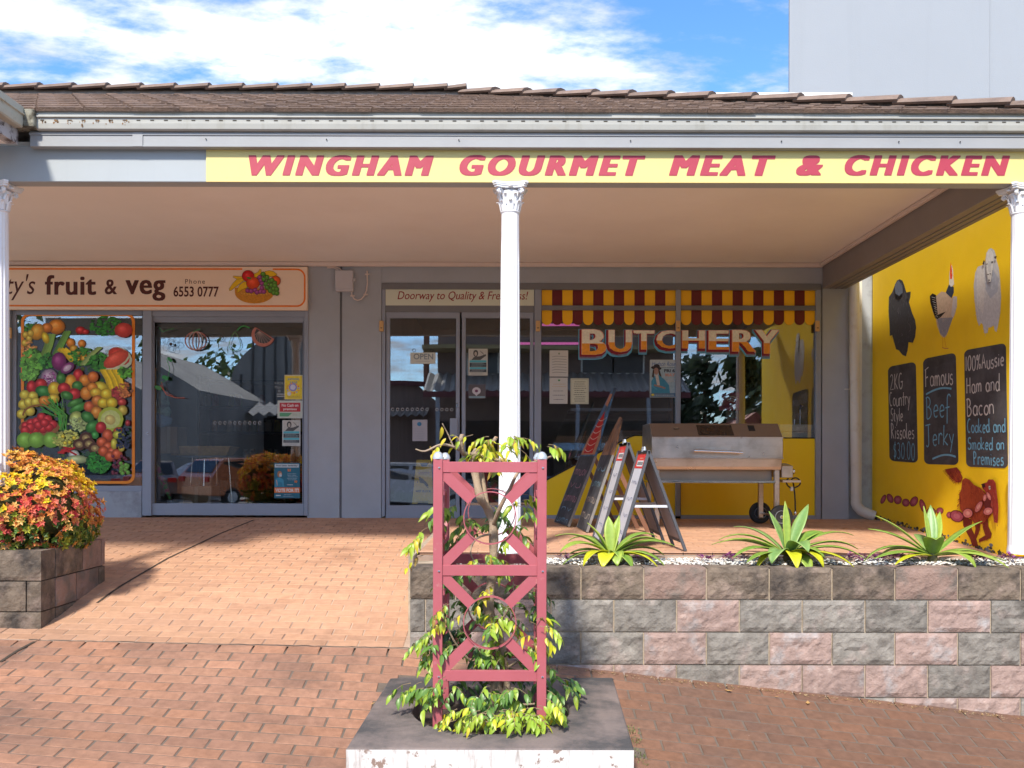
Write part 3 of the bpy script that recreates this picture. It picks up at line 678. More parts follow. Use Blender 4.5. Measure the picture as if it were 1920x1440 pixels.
for i in range(n):
    a = Vector((AX, RY, RZ+.004))+hv*(i/n); b = Vector((AX, RY, RZ+.004))+hv*((i+1)/n); cap(a, b, .13)
mb = MB(); mb.tube([Vector((-6.5, RY, RZ-.012))-RO+RO, Vector((AX, RY, RZ-.012)), Vector((CX, EY, EZ+.0))], .06, 8); mb.build('bedding', m_bed, sb)
MB().box(-4.8, -3.14, 5.05, 5.7, 2.785, 2.80).build('wing_roof', m_tile, sb)

# parapet, party wall and the tall neighbour behind
pc = thing('parapet_capping', 'thin white metal capping showing between the tiled hip and the tall pale wall', 'capping', (2.4, 9.6, 4.4))
a, b = W(1186, 184, 9.6), W(1598, 173.5, 9.6); MB().box(a.x, b.x, 9.6, 9.8, a.z-.5, b.z).build('capping', m_whitecap, pc)
tb = thing('tall_building', 'tall pale blue-grey rendered building rising behind the roof on the right', 'building', (6, 11, 0))
a = W(1480, 100, 11); MB().box(a.x, 15, 11, 11.04, -1, 9.5).build('wall', m_bldg, tb)
MB().box(7.5, 15, 11.23, 17, -1, 9.4).build('rear_wing', m_bldg, tb)
for x_ in (5.85, 8.3, 10.7): MB().box(x_, x_+.012, 10.994, 10.9995, 3.5, 9.5).build('panel_joint', m_bldg, tb)

# ---------------------------------------------------------------- columns
def column(name, label, x, y, z0, z1, loc_lab=None):
    t = thing(name, label, 'column', (x, y, z0), 'white fluted verandah columns'); O = Vector((x, y, z0)); H = z1-z0
    cap_h = .185; sh = MB(); nf = 16; k = nf*4; vs, fs = [], []; rings = 14
    for j in range(rings+1):
        tt = j/rings; z = .05+tt*(H-cap_h-.05); R_ = lerp(.074, .0575, tt**.9)
        fl = 0 if tt > .985 or tt < .01 else 1
        for i in range(k):
            a = 2*math.pi*i/k; q = (i % 4); dpt = (0, .0035, .005, .0035)[q]*fl
            vs.append((x+(R_-dpt)*math.cos(a), y+(R_-dpt)*math.sin(a), z0+z))
    for j in range(rings):
        for i in range(k): fs.append((j*k+i, j*k+(i+1) % k, (j+1)*k+(i+1) % k, (j+1)*k+i))
    sh.add(vs, fs).build('shaft', m_white, t, smooth=rad(50))
    MB().lathe([(.0, 0), (.079, 0), (.080, .012), (.078, .028), (.077, .034), (.075, .05), (.0, .05)], (x, y, z0), 32).build('base', m_white, t, smooth=rad(50))
    c = MB(); zc = z1-cap_h
    c.lathe([(.0, -.004), (.058, -.004), (.060, .0), (.0645, .006), (.060, .012), (.056, .014), (.058, .06), (.064, .10), (.075, .135), (.06, .14), (.0, .14)], (x, y, zc), 32)
    # abacus with hollowed sides and cut corners
    for zz, hh, s_ in ((.150, .012, .090), (.162, .010, .096), (.172, .012, .1)):
        pts = []
        for qd in range(4):
            for tt in rng(-.42, .42, 8):
                u = tt*2*s_*1.12; v = s_*(.80+.34*(abs(tt)/.42)**2.2)
                px_, py_ = (u, -v) if qd == 0 else (v, u) if qd == 1 else (-u, v) if qd == 2 else (-v, -u)
                pts.append((x+px_, y+py_, zc+zz))
        c.prism(pts, (0, 0, 1), hh)
    # acanthus leaves in two tiers, each curling outward at its tip
    for tier, (zb, hgt, nlf, ph) in enumerate(((.012, .062, 8, 0), (.05, .065, 8, .39))):
        for i in range(nlf):
            a = 2*math.pi*i/nlf+ph; d = Vector((math.cos(a), math.sin(a), 0)); r = Vector((-d.y, d.x, 0)); B0 = Vector((x, y, zc+zb))
            pr = [(.060, 0, .020), (.064, .25, .022), (.067, .55, .021), (.073, .85, .016), (.083, 1.0, .011), (.088, .93, .006)]
            vs = []
            for rr, hh, hw in pr:
                for u_, dd in ((-1, -.004), (-.5, .003), (0, .0), (.5, .003), (1, -.004)): vs.append(B0+d*(rr+tier*.004+dd)+Vector((0, 0, hh*hgt))+r*hw*u_)
            fs = [(j*5+i_, j*5+i_+1, (j+1)*5+i_+1, (j+1)*5+i_) for j in range(5) for i_ in range(4)]
            c.add(vs, fs)
    # corner scrolls and a rosette on each face
    for i in range(4):
        a = math.pi/4+i*math.pi/2; d = Vector((math.cos(a), math.sin(a), 0))
        pts = [Vector((x, y, zc))+d*rr+Vector((0, 0, zz)) for rr, zz in ((.058, .085), (.066, .115), (.078, .138), (.094, .148), (.106, .140), (.108, .126), (.100, .118), (.093, .123), (.094, .132), (.100, .132))]
        c.tube(pts, [.006, .007, .009, .011, .012, .012, .011, .010, .008, .005], 8)
        a = i*math.pi/2; d = Vector((math.cos(a), math.sin(a), 0))
        c.lathe([(.0, -.012), (.014, -.008), (.017, 0), (.0, .012)], Vector((x, y, zc+.160))+d*.083, 10, 'Z')
    c.build('capital', m_white, t, smooth=rad(45))
    return t
column('fluted_column', 'white fluted column with leafy capital in the middle behind the red trellis', .02, 5.83, .0, 2.360)
column('fluted_column', 'white fluted column with leafy capital cut by the left edge of the picture', -3.27, 5.83, -.44, 2.360)
column('fluted_column', 'white fluted column with leafy capital by the painted yellow wall', 3.305, 5.83, -.0, 2.360)

# ---------------------------------------------------------------- signs on the beam
fs_ = thing('fascia_sign', 'long pale yellow sign board with slanted red capitals along the verandah beam', 'sign', tuple(W(386, 340, 5.77)))
m_signy = M('faded yellow sign', (.66, .55, .21), .5, .03, 3, dirt=(.6, .47, .15), dscale=12, dlo=.68, dhi=.8)
FB('board', m_signy, fs_, 386, 277.5, 1945, 340.5, 5.768, .012)
m_red = M('faded red lettering', (.38, .035, .065), .55, .05, 5)
for word, x0, x1 in (('WINGHAM', 466, 813), ('GOURMET', 861, 1210), ('MEAT', 1254, 1454), ('&', 1492, 1543), ('CHICKEN', 1583, 1893)):
    mb = MB(); ptext(mb, word, x0, 291.5, x1, 329.5, 5.768, shear=.26, spacing=1.34, lift=.002, res=5, fat=.072, fatz=.022); mb.build('lettering', m_red, fs_)

def rrect(x0, y0, x1, y1, r, n=6):
    p = []
    for cx, cy, a0 in ((x1-r, y0+r, -90), (x1-r, y1-r, 0), (x0+r, y1-r, 90), (x0+r, y0+r, 180)):
        for i in range(n+1):
            a = rad(a0+90*i/n); p.append((cx+r*math.cos(a), cy+r*math.sin(a)))
    return p

class Print:
    """flat print made of coloured shapes, laid out in photograph pixels on the plane Y, each shape a hair above the last"""
    def __init__(s, Y, step=.00006): s.mb = MB(); s.Y = Y; s.k = 0; s.step = step
    def P(s, x, y, l=0): s.k += l; q = W(x, y, s.Y); q.y = s.Y-.0004-s.k*s.step; return q
    def poly(s, pts, col): s.k += 1; s.mb.add([s.P(x, y) for x, y in pts], [list(range(len(pts)))], tuple(col)); return s
    def rect(s, x0, y0, x1, y1, col): return s.poly([(x0, y0), (x1, y0), (x1, y1), (x0, y1)], col)
    def ell(s, cx, cy, rx, ry, col, rot=0, n=14, shade=0., a0=0, a1=360):
        s.k += 1; c, d = math.cos(rad(rot)), math.sin(rad(rot)); pt = []
        for i in range(n):
            a = rad(a0+(a1-a0)*i/n); u, v = rx*math.cos(a), ry*math.sin(a); pt.append((cx+u*c-v*d, cy+u*d+v*c))
        if not shade: s.mb.add([s.P(*p) for p in pt], [list(range(n))], tuple(col)); return s
        hx, hy = cx-rx*.25, cy-ry*.3; mid = [(hx+(x-hx)*.5, hy+(y-hy)*.5) for x, y in pt]
        hi = tuple(min(q*(1+.9*shade)+.12*shade, 1) for q in col); lo = tuple(q*(1-.75*shade) for q in col)
        vs = [s.P(*p) for p in pt]+[s.P(*p) for p in mid]+[s.P(hx, hy)]
        s.mb.add(vs, [(i, (i+1) % n, n+(i+1) % n, n+i) for i in range(n)]+[(n+i, n+(i+1) % n, 2*n) for i in range(n)], [lo]*n+[tuple(col)]*n+[hi]); return s
    def line(s, pts, wd, col):
        s.k += 1; w_ = wd*s.Y/FPX; ps = [s.P(x, y) for x, y in pts]; s.mb.ribbon(ps, w_, (0, -1, 0), .00003, tuple(col)); return s
    def text(s, t, x0, y0, x1, y1, col, **k):
        s.k += 3; a, b = W(x0, y1, s.Y), W(x1, y0, s.Y)
        fit_text(s.mb, t, a, (1, 0, 0), (0, 0, 1), h=b.z-a.z, wd=b.x-a.x, lift=.0004+s.k*s.step, col=tuple(col), **k); return s
    def lines(s, x0, y0, x1, y1, n, col, r, wd=.7):
        for i in range(n):
            y = y0+(y1-y0)*(i+.5)/n; x = x0+r.uniform(0, .12)*(x1-x0)
            xe = x1-r.uniform(0, .2)*(x1-x0)
            while x < xe:
                L = r.uniform(1.2, 4); s.rect(x, y-wd/2, min(x+L, xe), y+wd/2, col); x += L+r.uniform(.5, 1)
        return s
    def ring(s, pts, wd, col): return s.line(pts+[pts[0], pts[1]], wd, col)
    def build(s, parent, name='print', m=None, **k): return s.mb.build(name, m or m_print, parent, **k)

# fruit shop sign
fv = thing('shop_sign', 'peach sign board with orange border, brown fruit shop lettering and a fruit basket', 'sign', tuple(W(290, 580, 9.24)))
m_peach = M('peach sign', (.86, .67, .51), .5, .03, 2)
FB('board', m_peach, fv, -30, 500, 576, 580, 9.225, .05, bev=.003)
mb = MB(); pr = [(-30, 506)]+[(454, 504.5)]; mbp = Print(9.225)
OR = (.80, .19, .012); BR = (.085, .015, .01)
mbp.line([(-30, 504), (454, 504.5)], 3.2, OR)
p = [(511, 504.8)]+[(556+15*math.sin(rad(a)), 520-15*math.cos(rad(a))) for a in rng(0, 90, 8)]+[(571, 557)]+[(556+15*math.cos(rad(a)), 559+15*math.sin(rad(a))) for a in rng(0, 90, 8)]+[(-30, 573)]
mbp.line(p, 3.2, OR)
mbp.text("ty's", 12, 514, 66, 563, BR, shear=.25, bold=.0)
mbp.text('fruit', 84, 516, 180, 553, BR, fat=.03, fatz=.012, spacing=1.08)
mbp.text('&', 196, 524, 219, 552, BR, fat=.02, fatz=.01)
mbp.text('veg', 235, 525, 310, 564, BR, fat=.03, fatz=.012, spacing=1.08)
mbp.text('Phone', 347, 523.5, 384, 532, BR, spacing=1.25)
mbp.text('6553 0777', 325, 537, 410, 556.5, BR, bold=.02)
mbp.build(fv, 'print')
bk = Print(9.222, .00004)
def c5(x, y): return 420+x/12, 495+y/12
def bp_(l): return [c5(*q) for q in l]
YB = (.80, .50, .01); K = (.05, .02, .01)
def outl(pts, col, wd=.5): bk.poly(pts, col); bk.ring(pts, wd, K)
outl(bp_([(120, 600), (110, 560), (190, 440), (300, 330), (420, 280), (500, 330), (330, 460), (240, 530), (150, 600)]), YB)
outl(bp_([(195, 290), (210, 270), (400, 280), (420, 330), (280, 340)]), YB)
outl(bp_([(640, 300), (680, 220), (760, 180), (805, 115), (830, 120), (835, 200), (790, 260), (700, 320)]), YB)
outl(bp_([(880, 210), (930, 165), (1020, 148), (1110, 170), (1190, 230), (1170, 260), (1050, 290), (930, 260)]), YB)
bk.poly(bp_([(240, 530)]+[(240+(1120-240)*(.5-.5*math.cos(t)), 640+250*math.sin(t)) for t in rng(0, 3.14, 14)]+[(1100, 560)]), (.62, .26, .02))
rs = random.Random(3)
for i in range(60):
    t = rs.uniform(.12, .88); x = 240+880*t; y = rs.uniform(690, 640+240*math.sin(math.pi*t)); bk.line([c5(x-14, y-5), c5(x+14, y+5)], .45, (.36, .13, .01))
for i in range(12): x = 400+i*62; bk.ell(*c5(x, 660+30*math.sin(i*.28)), 3.1, 1.6, (.70, .34, .04), rot=35, shade=.35)
outl(bp_([(290, 650), (300, 560), (350, 470), (440, 400), (520, 400), (530, 520), (420, 570), (320, 640)]), YB)
def fr(x, y, r, col, ry=None): bk.ell(*c5(x, y), r/12+.5, (ry or r)/12+.5, K, n=18); bk.ell(*c5(x, y), r/12, (ry or r)/12, col, n=18, shade=.4)
fr(540, 270, 135, (.62, .012, .012), 125); fr(1160, 380, 110, (.74, .12, .01)); fr(650, 430, 150, (.74, .07, .01), 135)
bk.poly(bp_([(500, 300), (560, 290), (620, 320), (600, 345), (540, 335)]), (.08, .22, .03))
for x, y in ((800, 300), (825, 370), (850, 440), (850, 540), (530, 600), (610, 610), (700, 590), (740, 640), (820, 620), (895, 625)): fr(x, y, 48, (.36, .06, .26))
for x, y in ((880, 230), (965, 300), (895, 345), (1010, 390), (1080, 370), (940, 450), (1140, 430), (1060, 480), (1145, 490), (970, 530), (1110, 560), (1185, 570), (1040, 600), (1120, 650), (1190, 660)): fr(x, y, 50, (.10, .30, .025))
bk.build(fv, 'fruit_basket_picture')

# ---------------------------------------------------------------- shopfront frames
GY = 9.325
left = MB().box(xl, W(22, 0, FY).x, FY-.02, FY+.07, -.03, W(0, 582, FY).z).build('window_frame', m_alu, sb, bev=.003)
def frm(px0, py0, px1, py1, Y=FY+.0, dep=.06, par=None, m=None, name='frame_bar'): return FB(name, m or m_alu, par or left, px0, py0, px1, py1, Y, dep, bev=.003)
win = left
frm(22, 582, 30, 918, FY+.02); frm(30, 582, 266, 590, FY+.02); frm(30, 911, 266, 921, FY+.01)
FB('window_pane', m_glass, left, 30, 590, 266, 911, GY, .006)
mul = FB('mullion', m_alu, sb, 266, 582, 284, 967, FY-.02, .09, bev=.004)
hd = FB('door_header', m_alu, sb, 284, 582, 577, 593, FY-.005, .08, bev=.003); FB('door_track', m_alu, sb, 284, 593, 577, 601, FY+.015, .06, bev=.003)
FB('door_jamb', m_alu, sb, 569, 582, 578, 967, FY-.01, .08, bev=.003)
dr = FB('sliding_door', m_alu, sb, 273, 944.5, 569, 966, FY+.005, .04, bev=.003)
FB('door_rail', m_alu, dr, 287, 601, 569, 604, GY-.012, .03); FB('door_stile', m_alu, dr, 284, 601, 288, 945, GY-.012, .03); FB('door_stile', m_alu, dr, 566.5, 604, 569, 945, GY-.012, .03)
pa_, pb_ = W(288, 945, GY), W(566.5, 604, GY); MB().hexa([(pa_.x, GY+.058, pa_.z), (pb_.x, GY, pa_.z), (pb_.x, GY+.006, pa_.z), (pa_.x, GY+.064, pa_.z), (pa_.x, GY+.058, pb_.z), (pb_.x, GY, pb_.z), (pb_.x, GY+.006, pb_.z), (pa_.x, GY+.064, pb_.z)]).build('door_pane', m_glass, dr)
p = W(277, 813, FY-.02); MB().lathe([(.010, -.01), (.010, .0), (.005, .004)], p, 12, 'Y').build('door_lock', m_chrome, sb)
# butcher's front
def bar(px0, py0, px1, py1, Y=FY, dep=.06, name='frame_bar', m=None, par=None): return FB(name, m or m_alu_d, par or bf, px0, py0, px1, py1, Y, dep, bev=.003)
bf = FB('butcher_shopfront', m_alu_d, sb, 715, 532, 1540, 542, FY-.008, .07, bev=.003)
bar(715, 542, 722.5, 968, name='frame_post', m=m_alu); bar(1001, 542, 1015, 968, FY-.004, name='frame_post', m=m_alu); bar(1266.5, 542, 1276.5, 968, FY-.002, name='frame_post', m=m_alu); bar(1529, 542, 1540, 975, FY-.004, name='frame_post', m=m_alu)
bar(722.5, 573, 1001, 585, FY+.004); bar(1015, 573, 1266.5, 581); bar(1276.5, 573, 1529, 581)
bar(1015, 966.5, 1266.5, 975, FY-.006, m=m_alu, name='frame_sill'); bar(1276.5, 966.5, 1529, 975, FY-.006, m=m_alu, name='frame_sill')
FB('window_pane', m_glass, bf, 1015, 581, 1266.5, 967, GY, .006); FB('window_pane', m_glass, bf, 1276.5, 581, 1529, 967, GY, .006)
# awning stripes printed on the glass
m_stry = M('amber film', (.92, .50, .004), .4, .03, 3); m_strm = M('maroon film', (.14, .008, .010), .4, .05, 3)
for x0, x1 in ((1015.5, 1266.5), (1276.5, 1528)):
    w_ = (x1-x0)/13
    for i in range(13):
        m = m_stry if i % 2 == 0 else m_strm; xa, xb = x0+i*w_, x0+(i+1)*w_
        FB('awning_stripe', m, bf, xa, 542.5, xb, 573, GY-.006, .005)
        cx = (xa+xb)/2; r_ = w_/2-.2
        pts = [(xa+.1, 581)]+[(cx-r_*math.cos(rad(a)), 600+9.5*math.sin(rad(a))) for a in rng(0, 180, 10)]+[(xb-.1, 581)]
        MB().prism([W(px_, py_, GY-.0035) for px_, py_ in pts], (0, 1, 0), .0025).build('awning_scallop', m, bf)
# the two doors
def door(px0, px1, name, hx=None):
    d = bar(px0, 585, px1, 596, FY+.012, .045, name=name, par=sb, m=m_alu)
    FB('door_rail', m_alu, d, px0, 948, px1, 968, FY+.012, .045, bev=.003)
    FB('door_stile', m_alu, d, px0, 596, px0+8, 948, FY+.012, .045, bev=.003); FB('door_stile', m_alu, d, px1-8, 596, px1, 948, FY+.012, .045, bev=.003)
    FB('door_pane', m_glass, d, px0+8, 596, px1-8, 948, GY, .006)
    return d
d1 = door(723, 862, 'glass_door'); d2 = door(865, 1000.5, 'glass_door')
FB('door_handle', m_alu, d1, 843, 784, 858, 820, FY-.02, .03, bev=.006, bseg=2)
for px, py in ((857, 760),): FB('door_lock', m_chrome, d1, px-1.5, py-4, px+1.5, py+4, FY+.006, .008)
bar(722.5, 968, 1001, 971.5, FY-.01, .08, name='door_sill', m=m_alu)
# sign panel over the doors
sp = thing('door_sign', 'pale green sign panel over the butcher doors with slanted maroon lettering', 'sign', tuple(W(864, 573, 9.3)))
m_palegreen = M('pale green panel', (.62, .66, .54), .45, .04, 3)
FB('panel', m_palegreen, sp, 722.5, 542.5, 1001, 573, 9.296, .02)
MAR = (.26, .012, .016)
q = Print(9.296); q.text('Doorway to Quality & Freshness!', 745, 546.5, 990, 566, MAR, shear=.25, fat=.006); q.build(sp, 'lettering')
# timber-look sensors beside the frames
for px, lab in ((714.5, 'small tan plastic box on the frame left of the butcher doors'), (1008.5, 'small tan plastic box on the post between doors and striped window'), (1271.5, 'small amber box on the middle post of the butcher window'), (1533, 'small tan plastic box at the right end of the striped awning'), (16, 'small tan plastic box on the frame at the fruit shop window')):
    t = thing('wall_sensor', lab, 'sensor', tuple(W(px, 612, FY-.03)), 'small boxes fixed to the shopfront frames')
    y0 = 601 if px > 100 else 614
    FB('case', M('tan plastic', (.62, .38, .16), .45, .05, 6), t, px-4, y0, px+4, y0+20, FY-.035, .025, bev=.004)
    FB('slot', m_black, t, px-1.5, y0+13, px+2, y0+14.5, FY-.0365, .002)
# BUTCHERY, painted on the glass
bu = thing('window_lettering', 'large gold and cream window lettering outlined in maroon and blue under the awning stripes', 'sign', tuple(W(1270, 668, GY)))
LT = (('B', 1091, 1136, 618, 666), ('U', 1141, 1184, 619, 661), ('T', 1188, 1226, 620, 656), ('C', 1231, 1270, 620, 654), ('H', 1279, 1321, 620, 654), ('E', 1329, 1366, 620, 656), ('R', 1373, 1416, 619, 660), ('Y', 1416, 1459, 619, 664))
for ch, x0, x1, y0, y1 in LT:
    g = Print(GY-.001, .00004)
    for (ex, dx_, dy_, col) in ((4.4, -2.4, 5, (.10, .40, .60)), (3.0, -2.2, 4.6, (.22, .006, .02)), (1.3, 0, 0, (.80, .36, .26)), (0, 0, 0, (.82, .80, .66))):
        g.text(ch, x0-ex+dx_, y0-ex*.6+dy_*.3, x1+ex+dx_, y1+ex*.8+dy_, col, fat=.035+ex*.008, fatz=.012+ex*.004)
    n_ = len(g.mb.v)
    # lower part of the face in orange: split the last letter at mid height
    bm = bmesh.new(); vs, fc = text_mb(ch, fat=.035, fatz=.012); xa, xb = min(v.x for v in vs), max(v.x for v in vs); ya, yb = min(v.y for v in vs), max(v.y for v in vs)
    bv = [bm.verts.new(v) for v in vs]
    for f in fc:
        try: bm.faces.new([bv[i] for i in f])
        except ValueError: pass
    for (hh, lowc, colr) in ((.46, None, (.85, .34, .03)),):
        bmesh.ops.bisect_plane(bm, geom=bm.verts[:]+bm.edges[:]+bm.faces[:], plane_co=(0, ya+(yb-ya)*hh, 0), plane_no=(0, 1, 0), clear_outer=True)
        bm.verts.index_update(); A, Bq = W(x0, y1, g.Y), W(x1, y0, g.Y); g.k += 2
        g.mb.add([(A.x+(v.co.x-xa)/(xb-xa)*(Bq.x-A.x), g.Y-.0004-g.k*g.step-v.co.z, A.z+(v.co.y-ya)/(yb-ya)*(Bq.z-A.z)) for v in bm.verts], [[v.index for v in f.verts] for f in bm.faces], colr)
    bm.free()
    g.build(bu, 'letter')
# ================================================================ notices and prints behind the glass
PY = GY+.0075
def sheet_of(name, label, cat, x0, y0, x1, y1, base, fn=None, group=None, Y=None):
    Y = Y or GY-.0045
    t = thing(name, label, cat, tuple(W((x0+x1)/2, y1, Y)), group)
    FB('paper', M('paper '+name+str(x0), base, .6, .02, 3), t, x0, y0, x1, y1, Y, .0015)
    p = Print(Y, .00003)
    if fn: fn(p); p.build(t)
    return t
rr = random.Random(12)
DK = (.03, .03, .035); WH = (.7, .7, .68)
# the big fruit and vegetable picture
fp = thing('window_poster', 'tall poster of fruit and vegetables on black with a rounded orange border', 'poster', tuple(W(145, 907, PY)))
o4, i4 = rrect(39, 588, 252.5, 907, 15), rrect(44.5, 592.5, 247, 902, 11); n4 = len(o4); V4 = [W(x, y, GY-.004) for x, y in o4]+[W(x, y, GY-.004) for x, y in i4]; V4 += [v+Vector((0, .002, 0)) for v in V4]
MB().add(V4, [(i, (i+1) % n4, n4+(i+1) % n4, n4+i) for i in range(n4)]+[(2*n4+i, i, (i+1) % n4, 2*n4+(i+1) % n4) for i in range(n4)]).build('border', M('orange film', (.90, .26, .008), .4, .03, 3), fp)
g = Print(PY, .00002)
g.poly(rrect(44.5, 592.5, 247, 902, 11), (.008, .008, .008))
def q_(x, y): return x/3.6, 560+y/3.6
def blob(x, y, rx, ry, col, rot=0, sh=.8, n=12):
    k_ = 1.12 if rx > 18 else 1.; g.ell(*q_(x, y), rx*k_/3.6, ry*k_/3.6, col, rot=rot, n=n, shade=sh)
def leafy(x, y, rx, ry, col, n=60, sz=16):
    for i in range(n):
        a = rr.uniform(0, 6.28); d = math.sqrt(rr.uniform(0, 1)); cx, cy = x+rx*d*math.cos(a), y+ry*d*math.sin(a); v = rr.uniform(.35, 1.7); c = tuple(min(q*v, 1) for q in col)
        b_ = rr.uniform(0, 6.28); s_ = sz*rr.uniform(.5, 1.2)
        g.poly([q_(cx+s_*math.cos(b_+t), cy+s_*.8*math.sin(b_+t)) for t in (0, 1.9, 3.3, 4.6)], c)
def bunch(pts, wd, col, sh=.3):
    for off in (-.3, 0, .3): g.line([q_(x+off*wd, y) for x, y in pts], wd*.38/3.6, tuple(min(c*(1+sh*off*3), 1) for c in col))
GR = (.05, .22, .02); LG = (.22, .42, .05); Y_ = (.80, .56, .01); ORG_ = (.80, .26, .01); RD = (.55, .012, .01)
for i in range(420):
    x, y = rr.uniform(155, 880), rr.uniform(330, 1150); s_ = rr.uniform(8, 22); c_ = rr.choice([(.03, .12, .015), (.05, .16, .02), (.10, .05, .01), (.02, .06, .01), (.12, .16, .02)]); g.poly([q_(x+s_*math.cos(t), y+s_*math.sin(t)) for t in (0, 1.3, 2.5, 3.9, 5.2)], c_)
leafy(195, 200, 40, 30, GR, 30, 12); leafy(720, 185, 110, 65, (.03, .20, .02), 170, 13)
blob(385, 190, 52, 46, ORG_); blob(320, 198, 35, 30, (.7, .2, .01)); blob(255, 225, 42, 52, (.78, .36, .02), 20)
for x, y in ((175, 245), (200, 270), (170, 300), (210, 235)): blob(x, y, 20, 22, (.72, .50, .05))
leafy(200, 350, 50, 60, (.62, .30, .08), 60, 12); blob(545, 215, 30, 24, RD); blob(580, 225, 22, 16, RD)
bunch([(300, 400), (330, 320), (350, 240)], 60, (.20, .36, .06)); bunch([(380, 380), (420, 300), (460, 220)], 50, (.14, .32, .05)); blob(310, 265, 22, 38, Y_, -20)
blob(480, 300, 26, 30, ORG_); blob(555, 305, 24, 26, ORG_)
for x, y in ((500, 340), (530, 370), (560, 375), (520, 400), (575, 405)): blob(x, y, 25, 24, (.78, .38, .02))
leafy(220, 430, 70, 90, (.12, .36, .04), 150, 18); leafy(330, 420, 60, 50, (.05, .24, .03), 70, 15); leafy(200, 520, 60, 40, (.16, .42, .06), 60, 16)
bunch([(420, 340), (470, 380), (520, 430)], 70, Y_); leafy(560, 390, 90, 60, (.05, .24, .02), 120, 13); bunch([(560, 450), (620, 380), (680, 330)], 36, (.30, .42, .12)); leafy(680, 430, 70, 60, (.04, .22, .02), 130, 13)
blob(405, 425, 46, 56, (.26, .02, .16)); blob(462, 470, 48, 30, (.30, .05, .22), -35, .9); blob(462, 470, 28, 16, (.60, .45, .55), -35, .3)
blob(340, 535, 52, 54, (.45, .30, .40)); leafy(340, 535, 40, 42, (.30, .06, .24), 50, 9); leafy(340, 535, 38, 40, (.65, .55, .6), 40, 5)
blob(840, 215, 55, 45, (.60, .05, .03), 0, .5); blob(815, 400, 80, 60, (.62, .70, .50), 30, .3); blob(810, 390, 70, 48, (.72, .06, .03), 30, .5); blob(800, 440, 95, 30, (.70, .72, .45), -38, .3); blob(790, 410, 85, 42, (.75, .09, .04), -30, .5)
for dx_ in (0, 40, 75): bunch([(700+dx_, 480), (735+dx_, 540), (760+dx_, 620)], 44, Y_)
blob(690, 600, 48, 34, (.70, .55, .02), 25); leafy(850, 500, 45, 40, (.10, .36, .03), 50, 13)
blob(535, 520, 32, 42, RD); blob(485, 565, 36, 48, (.80, .34, .01)); blob(580, 553, 36, 36, ORG_); blob(635, 530, 34, 34, (.78, .18, .01)); blob(420, 540, 30, 34, GR, 0)
blob(220, 600, 30, 44, RD); blob(285, 580, 38, 36, RD); blob(305, 628, 54, 36, (.03, .22, .02), 12); blob(375, 610, 40, 44, (.80, .50, .01)); blob(440, 608, 40, 36, RD); blob(530, 590, 34, 30, GR)
blob(510, 645, 38, 36, RD); blob(590, 640, 38, 42, ORG_); blob(630, 600, 34, 30, ORG_); blob(655, 635, 38, 30, (.80, .50, .02)); blob(725, 645, 38, 36, Y_); blob(460, 655, 40, 26, GR, 20)
for x, y in ((175, 650), (230, 660), (165, 715), (205, 700), (250, 700), (155, 780), (210, 760)): blob(x, y, 32, 30, (.72, .56, .04))
blob(310, 690, 38, 30, ORG_); blob(370, 675, 36, 30, (.78, .5, .02))
leafy(800, 640, 40, 45, (.42, .05, .04), 60, 12); leafy(850, 620, 50, 50, (.48, .16, .04), 70, 11)
blob(515, 705, 52, 22, (.06, .24, .02), -22); blob(540, 738, 66, 24, (.05, .26, .02), -25); blob(610, 730, 34, 34, (.66, .12, .02)); blob(665, 690, 36, 34, (.72, .22, .02)); blob(705, 705, 36, 32, Y_); blob(762, 705, 36, 34, Y_); blob(660, 768, 36, 38, (.76, .28, .02)); blob(830, 700, 28, 24, (.5, .04, .02)); blob(835, 755, 30, 32, (.62, .46, .05))
g.line([q_(165+110*(1-math.cos(t)), 790-70*math.sin(t)) for t in rng(0, 3.3, 16)], 3.4, (.30, .12, .02))
for i in range(16):
    x0 = 400+rr.uniform(-10, 60); g.line([q_(430+rr.uniform(-20, 30), 890), q_(x0+10, 790), q_(x0-rr.uniform(0, 110), 690+rr.uniform(-60, 60))], rr.uniform(1, 2.2), (.06*rr.uniform(.7, 2), .30*rr.uniform(.7, 1.5), .03))
for i in range(8): g.line([q_(400, 800), q_(330+rr.uniform(-20, 20), 770), q_(245+rr.uniform(0, 60), 745+rr.uniform(-20, 20))], 1.8, (.05, .26, .03))
blob(275, 870, 125, 58, (.34, .14, .03), 0, .3)
for x, y in ((185, 860), (220, 840), (255, 830), (290, 800), (330, 815), (365, 850), (300, 880), (245, 885), (200, 895), (340, 870), (270, 855), (215, 870), (180, 890), (310, 840)): blob(x, y, 29, 27, (.60, .012, .01))
blob(525, 815, 44, 50, (.45, .55, .12)); leafy(530, 850, 60, 45, (.36, .46, .16), 70, 14); blob(600, 800, 44, 32, (.04, .22, .02), 30); blob(635, 865, 48, 36, (.04, .24, .02), -30); blob(755, 815, 78, 76, (.50, .60, .05), 0, .25); blob(755, 815, 60, 56, (.62, .68, .22), 0, .2); blob(752, 818, 34, 30, (.72, .58, .16), 30, .5)
blob(690, 870, 34, 36, RD); blob(735, 925, 34, 40, (.66, .10, .02)); blob(810, 895, 34, 26, (.62, .10, .03)); blob(810, 920, 38, 28, (.58, .58, .04)); blob(650, 922, 24, 24, (.05, .34, .04)); blob(870, 840, 18, 22, (.4, .02, .02))
for x in (180, 255, 355): blob(x, 955, 52, 48, (.22, .46, .04), 0, .55)
leafy(460, 950, 90, 60, (.50, .52, .10), 130, 13)
for x, y in ((435, 930), (480, 970), (510, 940), (450, 975)): blob(x, y, 14, 14, (.8, .6, .02))
